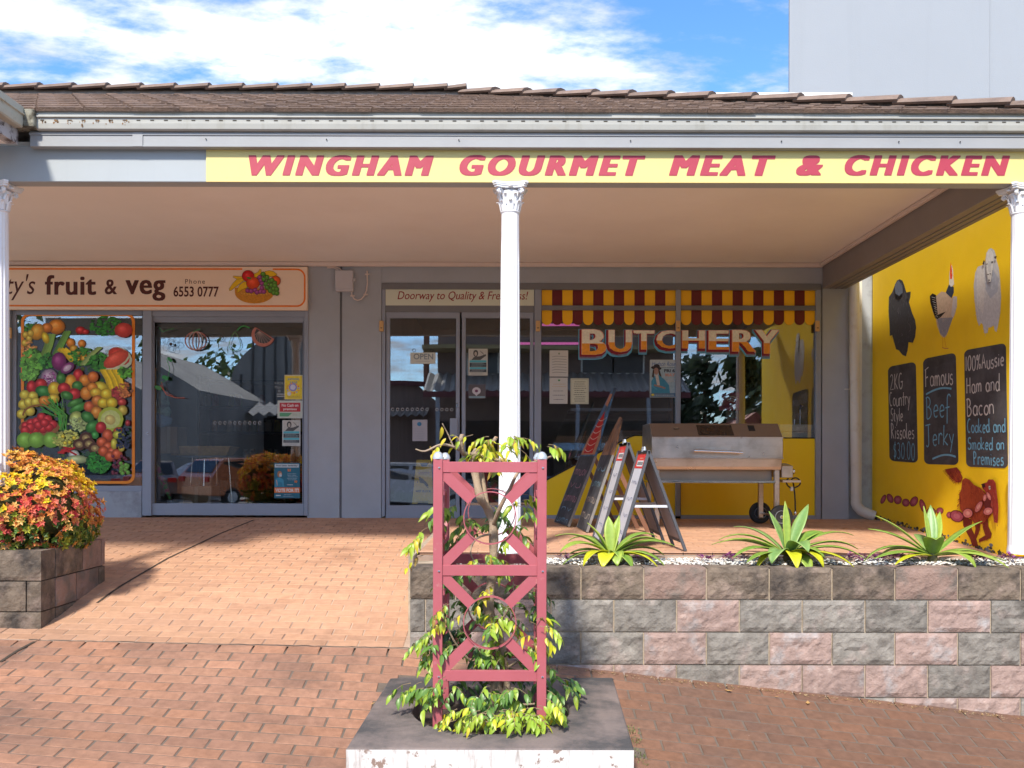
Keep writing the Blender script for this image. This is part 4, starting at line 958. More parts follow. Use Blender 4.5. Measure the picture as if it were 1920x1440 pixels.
for x, y in ((545, 985), (590, 940), (610, 980), (650, 1010)): blob(x, y, 40, 36, (.10, .03, .01), 0, .3); blob(x, y, 24, 20, (.36, .24, .08), 0, .4); blob(x, y, 10, 9, (.62, .52, .16), 0, .2)
for i in range(8): a = (400+i*12, 1000+rr.uniform(0, 60)); g.line([q_(*a), q_(a[0]+45, a[1]+rr.uniform(-30, 25))], 3.4, (.55, .012, .01))
blob(510, 1055, 34, 30, (.66, .68, .55)); blob(530, 1085, 70, 26, (.48, .54, .22)); leafy(675, 1105, 82, 75, (.03, .24, .02), 240, 12)
for x, y in ((700, 970), (740, 1000), (710, 1030), (770, 1035), (755, 1065), (800, 1050)): blob(x, y, 34, 32, (.66, .10, .015))
blob(780, 980, 20, 34, (.70, .60, .04)); blob(830, 1005, 20, 26, (.70, .50, .04))
for i in range(50): blob(rr.uniform(800, 878), rr.uniform(880, 1010), 9, 9, (.02, .03, .07), 0, .6, 7)
for i in range(26): blob(rr.uniform(760, 860), rr.uniform(1060, 1180), 12, 12, (.16, .01, .03), 0, .6, 7)
for i in range(16): blob(rr.uniform(825, 875), rr.uniform(1110, 1185), 14, 14, (.16, .40, .04), 0, .5, 8)
g.build(fp, 'picture')

# notices on the fruit shop door
CY = (.08, .40, .48)
def f_show(p):
    p.rect(534, 705, 566, 748, (.72, .56, .03)); p.text('SHOWING', 539, 709, 561, 713, (.1, .25, .4), bold=.03); p.text('SALE', 543, 715, 557, 719, (.1, .25, .4), bold=.03)
    p.ell(549, 726, 8, 8, (.25, .25, .55)); p.ell(549, 726, 5, 5, (.6, .6, .7))
    for i in range(14): a = i*.45; p.ell(549+11*math.cos(a), 728+9*math.sin(a), 1.6, 1.6, rr.choice([(.7, .1, .05), (.3, .3, .6), (.8, .3, .05)]), n=7)
    p.ell(542, 738, 4, 4, (.6, .6, .6)); p.lines(537, 742, 563, 747, 2, (.25, .2, .1), rr)
sheet_of('notice', 'yellow market poster at the top of the stack on the fruit shop door', 'notice', 533, 703, 567, 749, (.60, .55, .35), f_show, 'notices in the fruit shop door')
def f_cash(p):
    p.rect(524, 755, 563, 772, (.45, .03, .04)); p.text('No Cash on', 528, 757, 559, 762.5, WH, bold=.02); p.text('premises', 531, 765, 556, 770.5, WH, bold=.02); p.rect(524, 774, 563, 781, (.10, .32, .16)); p.poly([(548, 774), (563, 774), (563, 781), (540, 781)], (.45, .5, .42))
sheet_of('notice', 'red and green no-cash notice second in the stack on the fruit shop door', 'notice', 520, 751, 567, 784, (.50, .55, .50), f_cash, 'notices in the fruit shop door')
def f_scan(x0, y0, x1, y1):
    def f(p):
        w_, h_ = x1-x0, y1-y0; X = lambda t: x0+w_*t; Yv = lambda t: y0+h_*t
        p.rect(X(.06), Yv(.04), X(.94), Yv(.42), (.46, .45, .41)); p.ell(X(.38), Yv(.17), w_*.13, h_*.13, (.06, .06, .06)); p.ell(X(.38), Yv(.19), w_*.07, h_*.08, (.42, .38, .33))
        p.poly([(X(.15), Yv(.42)), (X(.3), Yv(.3)), (X(.6), Yv(.28)), (X(.9), Yv(.2)), (X(.92), Yv(.26)), (X(.72), Yv(.36)), (X(.62), Yv(.42))], (.08, .08, .08)); p.line([(X(.62), Yv(.08)), (X(.82), Yv(.22))], .8, DK)
        p.rect(X(.06), Yv(.43), X(.94), Yv(.51), CY); p.rect(X(.06), Yv(.52), X(.94), Yv(.68), (.05, .06, .07)); p.lines(X(.1), Yv(.53), X(.9), Yv(.67), 3, (.3, .42, .42), rr); p.rect(X(.06), Yv(.69), X(.94), Yv(.76), CY); p.rect(X(.06), Yv(.77), X(.94), Yv(.88), (.07, .08, .09)); p.lines(X(.1), Yv(.78), X(.9), Yv(.87), 2, (.4, .42, .42), rr)
        p.lines(X(.1), Yv(.9), X(.9), Yv(.98), 2, (.2, .2, .2), rr, .5)
    return f
sheet_of('notice', 'grey and turquoise notice with a dark figure, third down on the fruit shop door', 'notice', 529, 788, 563, 836, (.50, .52, .50), f_scan(529, 788, 563, 836), 'notices in the fruit shop door')
def f_vote(p):
    p.rect(514, 868, 562, 933, (.02, .13, .19)); p.rect(515, 870, 560, 876.5, (.5, .55, .56)); p.text('Want better leadership?', 517, 871, 558, 875.5, DK, bold=.02)
    p.ell(524, 889, 4.5, 6, (.36, .17, .08)); p.ell(525.5, 890, 2.6, 3.6, (.55, .38, .3)); p.rect(523.4, 890.5, 528, 893.5, (.45, .55, .6)); p.poly([(515, 913), (517, 898), (523, 895), (531, 899), (533, 913)], (.04, .26, .38)); p.line([(518, 900), (520, 911)], 1.6, (.5, .34, .27)); p.poly([(519, 913), (521, 904), (528, 904), (530, 913)], (.03, .20, .30))
    p.text('"', 539, 879, 545, 884, (.7, .2, .05), bold=.08); p.lines(538, 887, 558, 901, 5, (.45, .52, .55), rr); p.rect(538, 908.5, 549, 909.4, (.6, .6, .6)); p.text('"', 552, 901, 557, 905, (.7, .2, .05), bold=.08)
    p.rect(514, 914, 562, 924, (.66, .16, .03)); p.text('VOTE FOR IT!', 516, 916, 560, 922.5, (.75, .72, .68), bold=.04); p.rect(517, 928, 526, 930, (.6, .6, .6)); p.lines(530, 926, 550, 932, 2, (.4, .45, .5), rr, .7)
sheet_of('poster', 'teal election poster with an orange band low on the fruit shop door', 'poster', 514, 868, 562, 934, (.05, .14, .2), f_vote)
def decal(label, fn, name='window_decal', Y=GY-.0005, group='painted decals on the fruit shop door'):
    t = thing(name, label, 'decal', tuple(W(430, 640, Y)), group); p = Print(Y, .00003); fn(p); p.build(t, 'drawing')
LW = (.34, .36, .36)
def d_pump(p):
    for k, (rx, c) in enumerate(((20, (.42, .16, .13)), (13, (.38, .30, .28)), (6, (.42, .2, .16)))): p.ring([(367+rx*math.cos(rad(a)), 639+17*math.sin(rad(a))) for a in rng(0, 350, 24)], 2.2, c)
    p.line([(362, 622), (369, 619), (375, 617)], 2, (.05, .22, .06))
decal('outlined pumpkin decal on the fruit shop door glass', d_pump)
def d_flow(p):
    for i in range(5): a = i*1.257; p.ring([(320+11*math.cos(a)+6*math.cos(t), 645+11*math.sin(a)+6*math.sin(t)) for t in rng(0, 6, 10)], .7, (.16, .18, .19))
    p.ell(320, 645, 3, 3, (.06, .05, .05)); p.line([(298, 614), (304, 622), (316, 618), (326, 616)], 1.4, (.05, .22, .07)); p.ring([(296+5*math.cos(t), 636+5*math.sin(t)) for t in rng(0, 6, 10)], .7, (.12, .14, .15))
decal('outlined flower decal at the upper left of the fruit shop door', d_flow)
def d_pear(p):
    p.ring([(440+(8+5*math.sin(t))*math.cos(t)*1.2, 640+18*math.sin(t)) for t in rng(0, 6.1, 20)], 1.2, (.12, .30, .10)); p.line([(444, 620), (450, 613), (458, 611), (468, 615)], 2.6, (.04, .26, .06))
decal('green outlined pear decal high on the fruit shop door', d_pear)
def d_leaf(p):
    p.ring([(402+17*math.cos(t), 632+(9+3*math.cos(2*t))*math.sin(t)) for t in rng(0, 6.1, 20)], .8, (.10, .11, .11)); p.line([(396, 622), (412, 628), (420, 642)], .8, (.10, .11, .11))
decal('faint grey outlined onion decal beside the pumpkin on the door', d_leaf)
def d_cit(p):
    p.poly([(478, 613)]+[(493+22*math.cos(rad(a)), 628+22*math.sin(rad(a))) for a in rng(20, 200, 14)], (.46, .17, .13)); p.poly([(481, 616)]+[(494+17*math.cos(rad(a)), 627+17*math.sin(rad(a))) for a in rng(28, 190, 12)], (.05, .05, .055))
    for i in range(8): a = rad(35+i*20); p.line([(486, 621), (493+17*math.cos(a), 628+17*math.sin(a))], .8, (.42, .30, .26))
decal('citrus slice decal high on the right of the fruit shop door', d_cit)
def d_vine(p):
    p.line([(312, 672), (318, 690), (314, 712), (300, 718)], 1.2, (.04, .24, .06)); p.ell(318, 674, 6, 3, (.04, .26, .07), rot=45); p.ell(309, 708, 6, 4, (.04, .28, .07), rot=20); p.ell(296, 727, 7, 4, (.06, .26, .06), rot=20)
    p.line([(300, 722), (312, 740), (330, 746), (346, 746)], 1.6, (.40, .10, .05)); p.line([(302, 716), (308, 734), (324, 742)], 1, (.40, .10, .05))
decal('green and red chilli vine decal down the left of the fruit shop door', d_vine)
def d_hours(p): p.text('HOURS', 515, 716, 543, 720.5, LW, bold=.0); p.text('Mon -', 515, 723.5, 531, 728.5, LW); p.text('8 -', 521, 731, 532, 735.5, LW); p.rect(519, 738, 534, 740, LW); p.rect(519, 742, 534, 744, LW)
decal('white opening hours lettering beside the yellow notice on the door', d_hours)
def rings(px0, n, py, stp): return lambda p: [p.ring([(px0+i*stp+2.5*math.cos(t), py+2.6*math.sin(t)) for t in rng(0, 5.9, 10)], 1.2, (.34, .34, .33)) for i in range(n)]
decal('row of small white safety rings across the fruit shop door', rings(403, 10, 793, 9.3))
decal('row of small white safety rings across the left butcher door', rings(736, 8, 767.5, 9.2), group='painted decals on the butcher doors')
decal('short row of white safety rings near the left butcher door handle', rings(819, 4, 768, 9.2), group='painted decals on the butcher doors')
# butcher notices
def f_open(p): p.text('OPEN', 775, 663, 812, 674, (.20, .24, .26), bold=.02); p.rect(779, 677, 806, 678, (.4, .42, .42)); p.ring([(776+3*math.cos(t), 657+3*math.sin(t)) for t in rng(0, 5.9, 8)], .6, DK); p.ring([(809+3*math.cos(t), 657+3*math.sin(t)) for t in rng(0, 5.9, 8)], .6, DK)
sheet_of('open_sign', 'small white OPEN sign hanging in the left butcher door', 'sign', 769, 661, 816, 682, (.55, .58, .52), f_open)
sheet_of('notice', 'grey and turquoise poster in the right butcher door', 'notice', 878, 654, 914, 704, (.50, .50, .44), f_scan(878, 654, 914, 704), 'notices in the butcher doors')
def f_heart(p): p.rect(878, 722, 909, 742, (.10, .085, .09)); p.ell(893, 733, 8, 7, (.55, .52, .54)); p.ell(893, 733, 3, 2.8, (.16, .04, .10)); p.poly([(889, 738), (893, 743), (896, 739)], (.55, .52, .54)); p.rect(879, 743, 909, 746, (.22, .34, .38))
sheet_of('sticker', 'dark sticker with a white speech bubble and heart on the right butcher door', 'sticker', 878, 721, 910, 747, (.12, .1, .11), f_heart)
def f_blue(p): p.ell(786, 795, 4.2, 4, (.03, .16, .30)); p.lines(777, 801, 797, 824, 7, (.25, .27, .3), rr, .6)
sheet_of('notice', 'white notice with a round blue badge low in the left butcher door', 'notice', 773, 787, 801, 827, (.36, .35, .38), f_blue, 'notices in the butcher doors')
def f_cert(p):
    p.ell(1048, 663, 1.8, 2, (.25, .3, .2))
    for i in range(7): y = 669+i*5; p.line([(1035, y), (1042, y-1.2), (1050, y-.8), (1062, y)], .7, (.15, .16, .15))
sheet_of('notice', 'upper white certificate in the butcher window beside the doors', 'notice', 1030, 657, 1065, 706, (.55, .54, .50), f_cert, 'notices in the butcher window')
def f_cert2(p):
    p.ell(1048, 713, 2.2, 1.8, (.1, .3, .12)); p.lines(1034, 718, 1062, 727, 2, (.5, .32, .08), rr); p.lines(1036, 729, 1060, 753, 3, (.1, .11, .13), rr, 1)
sheet_of('notice', 'lower white certificate with a green crest in the butcher window', 'notice', 1030, 708, 1064, 757, (.50, .52, .52), f_cert2, 'notices in the butcher window')
def f_cream(p): p.ring([(1071.5, 711.5), (1102, 711.5), (1102, 755.5), (1071.5, 755.5)], .6, (.3, .3, .2)); p.lines(1075, 714, 1099, 754, 10, (.08, .08, .06), rr, 1)
sheet_of('notice', 'cream typed notice right of the white certificates in the butcher window', 'notice', 1069.5, 709.5, 1103.5, 757.5, (.56, .56, .42), f_cream, 'notices in the butcher window')
def f_gig(p):
    p.rect(1219, 676, 1267, 744, (.34, .44, .48)); p.rect(1219, 676, 1267, 688, (.45, .52, .54)); p.text('Hudson Rose', 1222, 678, 1266, 686.5, (.06, .13, .36), shear=.3); p.lines(1238, 687.5, 1266, 690, 1, (.1, .1, .12), rr, .8)
    p.text('FRI 6', 1245, 692, 1265, 698, (.03, .03, .05), bold=.04); p.text('MAY', 1247, 700, 1266, 706, (.60, .30, .22), bold=.04); p.lines(1250, 709, 1266, 717, 3, (.6, .5, .45), rr, .8)
    p.ell(1230, 690, 10, 3.6, (.03, .02, .02), rot=8); p.ell(1231, 687, 6, 4.4, (.03, .02, .02)); p.ell(1230, 696, 4.8, 6.6, (.36, .20, .14)); p.poly([(1224, 692), (1222, 706), (1226, 710), (1226, 694)], (.05, .03, .02)); p.poly([(1236, 692), (1240, 706), (1236, 710), (1234, 694)], (.05, .03, .02))
    p.poly([(1221, 738), (1221, 715), (1227, 705), (1235, 703), (1246, 712), (1254, 722), (1256, 738), (1240, 742)], (.05, .24, .36)); p.poly([(1228, 703), (1234, 703), (1237, 722), (1232, 724)], (.55, .50, .44)); p.line([(1226, 722), (1238, 725), (1247, 728)], 3, (.36, .2, .14)); p.line([(1225, 711), (1223, 724), (1232, 731)], 2.4, (.07, .32, .46))
    p.rect(1219, 737, 1267, 744, (.10, .18, .26)); p.lines(1222, 739, 1265, 743, 1, (.5, .5, .5), rr, 1); p.rect(1221, 738.5, 1226, 742, (.7, .55, .05))
sheet_of('poster', 'blue concert poster of a person in a dark hat in the butcher window', 'poster', 1218, 674.5, 1267, 745, (.5, .54, .54), f_gig)

# ================================================================ inside the shops
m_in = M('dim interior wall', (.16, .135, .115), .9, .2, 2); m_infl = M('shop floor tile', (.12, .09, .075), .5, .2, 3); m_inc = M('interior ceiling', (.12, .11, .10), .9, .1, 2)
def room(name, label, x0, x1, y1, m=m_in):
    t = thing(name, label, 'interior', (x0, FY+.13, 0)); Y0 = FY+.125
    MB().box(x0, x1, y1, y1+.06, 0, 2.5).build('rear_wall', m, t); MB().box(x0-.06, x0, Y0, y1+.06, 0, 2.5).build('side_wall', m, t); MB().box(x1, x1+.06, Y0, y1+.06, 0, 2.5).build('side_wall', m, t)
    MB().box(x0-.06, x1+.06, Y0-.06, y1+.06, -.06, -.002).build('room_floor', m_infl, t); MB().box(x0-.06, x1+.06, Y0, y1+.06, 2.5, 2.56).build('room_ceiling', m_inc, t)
    return t
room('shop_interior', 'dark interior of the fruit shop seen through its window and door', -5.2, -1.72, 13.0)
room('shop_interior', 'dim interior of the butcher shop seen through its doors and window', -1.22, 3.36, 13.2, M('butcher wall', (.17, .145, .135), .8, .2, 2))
# fruit shop: shelving with jars and boxes, a table with a cane basket, a bucket with an umbrella
m_wood = M('pine timber', (.40, .25, .12), .6, .2, 9); m_jar = [M('jar %d' % i, c, .3, .1, 5) for i, c in enumerate([(.35, .30, .05), (.10, .16, .05), (.30, .05, .03), (.40, .38, .34), (.30, .16, .06)])]
sh = thing('shop_shelf', 'dark shelving packed with jars at the back of the fruit shop', 'shelf', (-2.8, 12.4, 0)); rj = random.Random(5)
for z in (.15, .55, .95, 1.3, 1.65): MB().box(-4.2, -1.85, 12.3, 12.7, z, z+.03).build('shelf_board', m_dark, sh)
for x in (-4.2, -3.0, -1.88): MB().box(x, x+.04, 12.3, 12.7, 0, 1.75).build('post', m_dark, sh)
for ci, c in enumerate(m_jar):
    mb = MB()
    for z in (.18, .58, .98, 1.33):
        x = -4.1
        while x < -1.95:
            if rj.random() < .2: mb.lathe([(.04, 0), (.045, .02), (.045, .12), (.03, .14), (.034, .16)], (x, 12.38+rj.uniform(0, .1), z+.002), 10)
            x += .105
    mb.build('jars', c, sh, kind='stuff')
tb_ = thing('basket_table', 'small dark table holding a cane basket behind the fruit shop door', 'table', (-3.2, 10.1, 0))
MB().lathe([(.0, 0), (.36, 0), (.36, .02), (.0, .02)], (-3.3, 10.1, .62), 24).build('table_top', m_alu_d, tb_)
for a in range(4): MB().tube([(-3.3+.25*math.cos(a*1.57), 10.1+.25*math.sin(a*1.57), 0), (-3.3+.2*math.cos(a*1.57), 10.1+.2*math.sin(a*1.57), .62)], .012, 8).build('leg', m_chrome, tb_)
bs = thing('cane_basket', 'long cane basket on the dark table inside the fruit shop', 'basket', (-3.3, 10.0, .642)); mb = MB(); m_cane = M('woven cane', (.50, .30, .10), .7, .25, 30, .4, 60)
a, b = -3.66, -3.06
for i in range(6):
    z = .655+i*.016; o = .01*i
    mb.tube([(a-o, 9.9-o, z), (b+o, 9.9-o, z), (b+o, 10.15+o, z), (a-o, 10.15+o, z), (a-o, 9.9-o, z)], .009, 6)
for i in range(13): x = lerp(a, b, i/12); mb.tube([(x, 9.9, .645), (x, 9.85, .745)], .006, 5)
mb.box(a, b, 9.9, 10.15, .643, .65); mb.build('weave', m_cane, bs)
bu_ = thing('metal_bucket', 'small galvanised bucket on the floor inside the fruit shop door', 'bucket', (-3.33, 9.7, 0)); c = W(328, 945, 9.62)
MB().lathe([(.0, 0), (.062, 0), (.082, .16), (.088, .165), (.082, .17), (.078, .16), (.058, .01), (.0, .01)], (c.x, 9.62, .0), 24).build('pail', m_galv, bu_, smooth=rad(40))
um = thing('folded_umbrella', 'folded pink and green umbrella leaning in the bucket', 'umbrella', (c.x, 9.6, .05))
p0, p1 = Vector((c.x-.02, 9.6, .12)), Vector((c.x-.26, 9.58, .72)); mb = MB(); mb.tube([p0, p0.lerp(p1, .25), p0.lerp(p1, .6), p0.lerp(p1, .75)], [.006, .028, .036, .012], 10, None); mb.build('canopy', M('floral cloth', (.45, .06, .12), .7, .3, 30, col2=(.08, .30, .08), c2scale=22), um)
MB().tube([p0.lerp(p1, .74), p1, p1+Vector((-.02, 0, .04)), p1+Vector((-.05, 0, .03))], .009, 8).build('handle', m_wood, um)
sc_ = thing('hanging_shirt', 'checked green shirt and blue denim hung inside the left of the fruit shop door', 'clothes', tuple(W(296, 790, 9.45)))
mb = MB(); pts = [(286, 690), (300, 700), (308, 722), (318, 770), (316, 792), (300, 796), (286, 788)]
MB().prism([W(x, y, 9.44) for x, y in pts], (0, 1, 0), .07).build('shirt', M('green check', (.12, .22, .20), .9, .3, 20, col2=(.05, .08, .09), c2scale=16), sc_, bev=.02)
pts = [(286, 770), (304, 778), (322, 784), (318, 796), (300, 802), (286, 796)]; MB().prism([W(x, y, 9.425) for x, y in pts], (0, 1, 0), .05).build('denim', M('denim', (.09, .16, .26), .9, .2, 20), sc_, bev=.015)
bx = thing('timber_post', 'slim pine post just inside the fruit shop door', 'post', tuple(W(287, 940, 9.40))); FB('post', m_wood, bx, 288.5, 690, 292, 944, 9.40, .03)
for i, (x0, y0, x1, y1, lab) in enumerate(((340, 912, 395, 944, 'flat cardboard carton on the floor inside the fruit shop'), (300, 800, 332, 850, 'cardboard carton stacked behind the hanging shirt'))):
    t = thing('cardboard_box', lab, 'box', tuple(W((x0+x1)/2, y1, 9.8)), 'cartons in the fruit shop'); FB('carton', M('cardboard', (.30, .19, .10), .9, .1, 6), t, x0, y0, x1, y1, 9.8, .3, bev=.004); FB('tape', M('tape', (.4, .3, .18), .4), t, (x0+x1)/2-3, y0, (x0+x1)/2+3, y1, 9.797, .002)
cs = thing('carton_stack', 'brown cartons stacked behind the poster in the fruit shop window', 'cartons', tuple(W(60, 910, 9.8)))
for (x0, y0, x1, y1) in ((30, 800, 90, 905), (92, 860, 175, 908), (178, 880, 262, 910), (30, 760, 70, 798)): FB('carton', M('cardboard', (.30, .19, .10), .9, .1, 6), cs, x0, y0, x1, y1, 9.75, .3, bev=.004)

# butcher: yellow counter panels with curved glass case, white bench, sign with radio waves, wet floor sign, pink tubes
ct = thing('butcher_counter', 'bright yellow panels covering the lower butcher window, stepping up to the right', 'counter', (1.4, 9.5, 0))
def pz(pts, name, m, par, Y, dep, **k): return MB().prism([W(x, y, Y) for x, y in pts], (0, 1, 0), dep).build(name, m, par, **k)
pz([(1015, 967), (1015, 911), (1024, 901), (1100, 861), (1181, 820), (1190, 817), (1215, 818), (1266.5, 819), (1266.5, 967)], 'panel', m_yel, ct, GY-.009, .008)
pz([(1276.5, 820), (1529, 822), (1529, 967), (1276.5, 967)], 'panel', m_yel, ct, GY-.009, .008)
m_edge = m_black
mb = MB(); mb.tube([W(x, y, GY-.010) for x, y in ((1015, 910), (1024, 900), (1100, 860), (1181, 819), (1190, 816), (1266, 818))], .008, 6); mb.tube([W(1277, 820, GY-.01), W(1529, 821.5, GY-.01)], .006, 6); mb.build('edge_trim', m_edge, ct)
FB('worktop', M('pale bench', (.42, .44, .38), .4), ct, 1462, 796, 1529, 808, GY+.04, .5); FB('bench_front', M('pale bench 2', (.36, .40, .38), .4), ct, 1462, 809, 1529, 820, GY+.06, .4)
m_case = GLASS('case glass', .05, (.75, .78, .8))
dc = thing('display_case', 'curved glass meat display case behind the butcher window', 'display case', (.9, 9.7, .5))
vs = []; n = 10
for xx in (.42, 1.75):
    for i in range(n+1):
        a = rad(90*i/n); vs.append((xx+.25*math.sin(a)*(1 if xx < 1 else 0), 9.9-.35*math.cos(a), .62+.52*math.sin(a)))
MB().add(vs, [(i, i+1, n+2+i, n+1+i) for i in range(n)]).build('curved_glass', m_case, dc); MB().box(.5, 1.8, 9.6, 10.5, .0, .6).build('cabinet', m_dark, dc); MB().box(.7, 1.8, 9.9, 10.5, 1.14, 1.17).build('case_top', m_alu, dc)
for i in range(5): MB().box(.75+i*.2, .92+i*.2, 9.75, 9.98, .602, .64).build('meat_tray', M('tray', (.5, .5, .5), .4), dc); MB().lathe([(.0, 0), (.07, 0), (.05, .03), (.0, .04)], (.83+i*.2, 9.86, .641), 10).build('meat', M('meat', (.35, .05, .05), .5, .3, 20), dc)
ws = thing('wifi_sign', 'magenta card with a white radio wave symbol on the butcher counter', 'sign', tuple(W(1368, 772, 9.45)))
FB('card', M('magenta card', (.26, .012, .07), .5), ws, 1348, 736, 1386, 770, 9.45, .004, bev=.001); FB('stand', m_alu_d, ws, 1362, 770, 1376, 792, 9.46, .03)
p = Print(9.45, .00004)
for r_ in (15, 10.5, 6): p.line([(1371+r_*math.cos(rad(a)), 757+r_*.9*math.sin(rad(a))) for a in rng(-140, -40, 10)], 2.2, (.45, .38, .36))
p.ell(1371, 758, 1.7, 1.7, (.45, .38, .36)); p.ell(1351.5, 746, 1.6, 3.4, (.45, .4, .4)); p.ell(1351.5, 757, 1.6, 3.4, (.45, .4, .4)); p.build(ws, 'symbol')
wf = thing('wet_floor_sign', 'yellow folding wet floor sign standing inside the left butcher door', 'wet floor sign', tuple(W(793, 945, 9.40)))
m_wf = M('safety yellow plastic', (.72, .46, .02), .45, .05, 5)
pz([(772, 945), (780.5, 862), (809, 862), (812, 945), (803, 945), (801, 940), (784, 940), (782, 945)], 'front_panel', m_wf, wf, 9.40, .012, bev=.003)
pz([(774, 943), (781, 864), (809, 864), (812, 943)], 'rear_panel', m_wf, wf, 9.52, .012)
p = Print(9.399, .00005); p.poly([(786, 868), (803, 868), (800, 874), (791, 875)], DK); p.lines(783, 884, 806, 890, 2, (.30, .1, .05), rr, 1.2); p.ell(787, 896, 2, 2, DK); p.poly([(785, 898), (791, 896), (800, 905), (804, 912), (800, 911), (793, 906), (787, 905)], DK); p.line([(784, 901), (782, 905)], 1.2, DK); p.line([(796, 908), (803, 915)], 1.3, DK); p.text('WET FLOOR', 779, 919, 808, 923, DK, bold=.03); p.build(wf, 'symbol')
m_pink = bpy.data.materials.new('pink tube'); t_, b_ = nodes(m_pink); b_.inputs['Emission Color'].default_value = (.9, .12, .55, 1); b_.inputs['Emission Strength'].default_value = .15
for y, x0, x1, lab in ((609, 1016, 1086, 'upper pink glowing tube inside the butcher shop'), (644, 940, 1098, 'lower pink glowing tube inside the butcher shop')):
    a, b = W(x0, y, 10.6), W(x1, y, 10.6); t = thing('light_tube', lab, 'light', tuple(a), 'pink tubes in the butcher shop'); MB().tube([a, b], .014, 8).build('tube', m_pink, t); MB().box(a.x, b.x, 10.62, 10.66, a.z+.01, a.z+.05).build('batten', m_dark, t)
fr_ = thing('menu_board', 'dark framed chalkboard on the rear wall of the butcher shop', 'board', (2.9, 13.1, 1.2)); MB().box(2.4, 3.2, 13.12, 13.17, .9, 1.9).build('board', m_black, fr_); MB().box(2.36, 2.4, 13.1, 13.17, .86, 1.94).build('frame', m_wood, fr_)
iw = thing('reflection_panel', 'yellow painted panel on the right side wall inside the butcher shop', 'panel', (3.3, 10, .9)); MB().box(3.33, 3.355, 9.45, 13.0, .9, 2.45).build('panel', m_yellow, iw)  # added panel; its yellow stands in for the painted wall mirrored in the glass
sg = thing('tap', 'chrome tap over the pale bench inside the butcher shop', 'tap', tuple(W(1500, 796, 9.6))); p_ = W(1500, 796, 9.6)
MB().tube([p_, p_+Vector((0, 0, .16)), p_+Vector((.0, -.03, .2)), p_+Vector((0, -.08, .19))], .01, 8).build('spout', m_chrome, sg); MB().tube([p_+Vector((-.06, 0, 0)), p_+Vector((-.06, 0, .05))], .013, 8).build('handle', m_chrome, sg)
# ================================================================ the painted side wall
WXX = 3.74
yw = thing('painted_wall', 'bright yellow side wall painted with farm animals, menu boards and a running dog', 'wall', (WXX, 9.3, -.1))
a0 = WX(1635.5, 700, WXX)
MB().box(WXX, WXX+.2, 5.35, a0.y, -.5, 3.0).build('wall', m_yellow, yw)
class Mural:
    """paint on the side wall; points are given where the photograph shows them"""
    def __init__(s, step=.00008): s.mb = MB(); s.k = 0; s.step = step
    def P(s, x, y): q = WX(x, y, WXX); q.x = WXX-.0008-s.k*s.step; return q
    def poly(s, pts, col): s.k += 1; s.mb.add([s.P(*p) for p in pts], [list(range(len(pts)))], s.t(col)); return s
    def t(s, col): return tuple(min(c*1.35, .9) for c in col)
    def line(s, pts, wd, col):
        s.k += 1; ps = [s.P(*p) for p in pts]; s.mb.ribbon(ps, wd*.0042, (-1, 0, 0), .00003, s.t(col)); return s
    def build(s, name): return s.mb.build(name, m_paint, yw)
def z8(l, ox, oy, sc): return [(ox+x/sc, oy+y/sc) for x, y in l]
def inside(p, poly):
    x, y = p; c = False; j = len(poly)-1
    for i in range(len(poly)):
        if (poly[i][1] > y) != (poly[j][1] > y) and x < (poly[j][0]-poly[i][0])*(y-poly[i][1])/(poly[j][1]-poly[i][1])+poly[i][0]: c = not c
        j = i
    return c
def fur(mu, poly, cols, n, L, r, ang, wd=.6, spread=.5):
    xs_ = [p[0] for p in poly]; ys_ = [p[1] for p in poly]; k = 0
    while k < n:
        x, y = r.uniform(min(xs_), max(xs_)), r.uniform(min(ys_), max(ys_))
        if not inside((x, y), poly): n -= .2; continue
        a = ang+r.gauss(0, spread); c = r.choice(cols); l = L*r.uniform(.5, 1.3)
        mu.line([(x, y), (x+l*math.cos(a)*.6, y+l*math.sin(a))], wd*r.uniform(.7, 1.4), c); k += 1
rm = random.Random(21)
S = 6.0
# black bull's head
mu = Mural(); P1 = z8([(280, 500), (310, 515), (330, 560), (355, 650), (405, 640), (400, 700), (385, 760), (420, 880), (455, 960), (466, 1040), (455, 1150), (430, 1215), (380, 1210), (370, 1300), (350, 1370), (310, 1350), (270, 1300), (240, 1290), (215, 1200), (195, 1130), (170, 1140), (165, 1000), (155, 860), (160, 700), (195, 650), (230, 560), (250, 515)], 1640, 440, S)
mu.poly(P1, (.045, .045, .052)); fur(mu, P1, [(.10, .11, .13), (.025, .02, .02), (.07, .06, .055), (.15, .16, .19)], 170, 6, rm, 1.6, .5, .25)
mu.poly(z8([(240, 560), (280, 510), (325, 570), (330, 650), (290, 690), (245, 660)], 1640, 440, S), (.10, .12, .16)); mu.poly(z8([(375, 660), (402, 645), (392, 720)], 1640, 440, S), (.03, .025, .03)); mu.line(z8([(395, 1000), (415, 1030), (420, 1070), (400, 1090)], 1640, 440, S), .6, (.2, .19, .18)); mu.line(z8([(280, 820), (275, 860), (285, 890)], 1640, 440, S), 1.2, (.17, .16, .17))
mu.build('bull_painting')
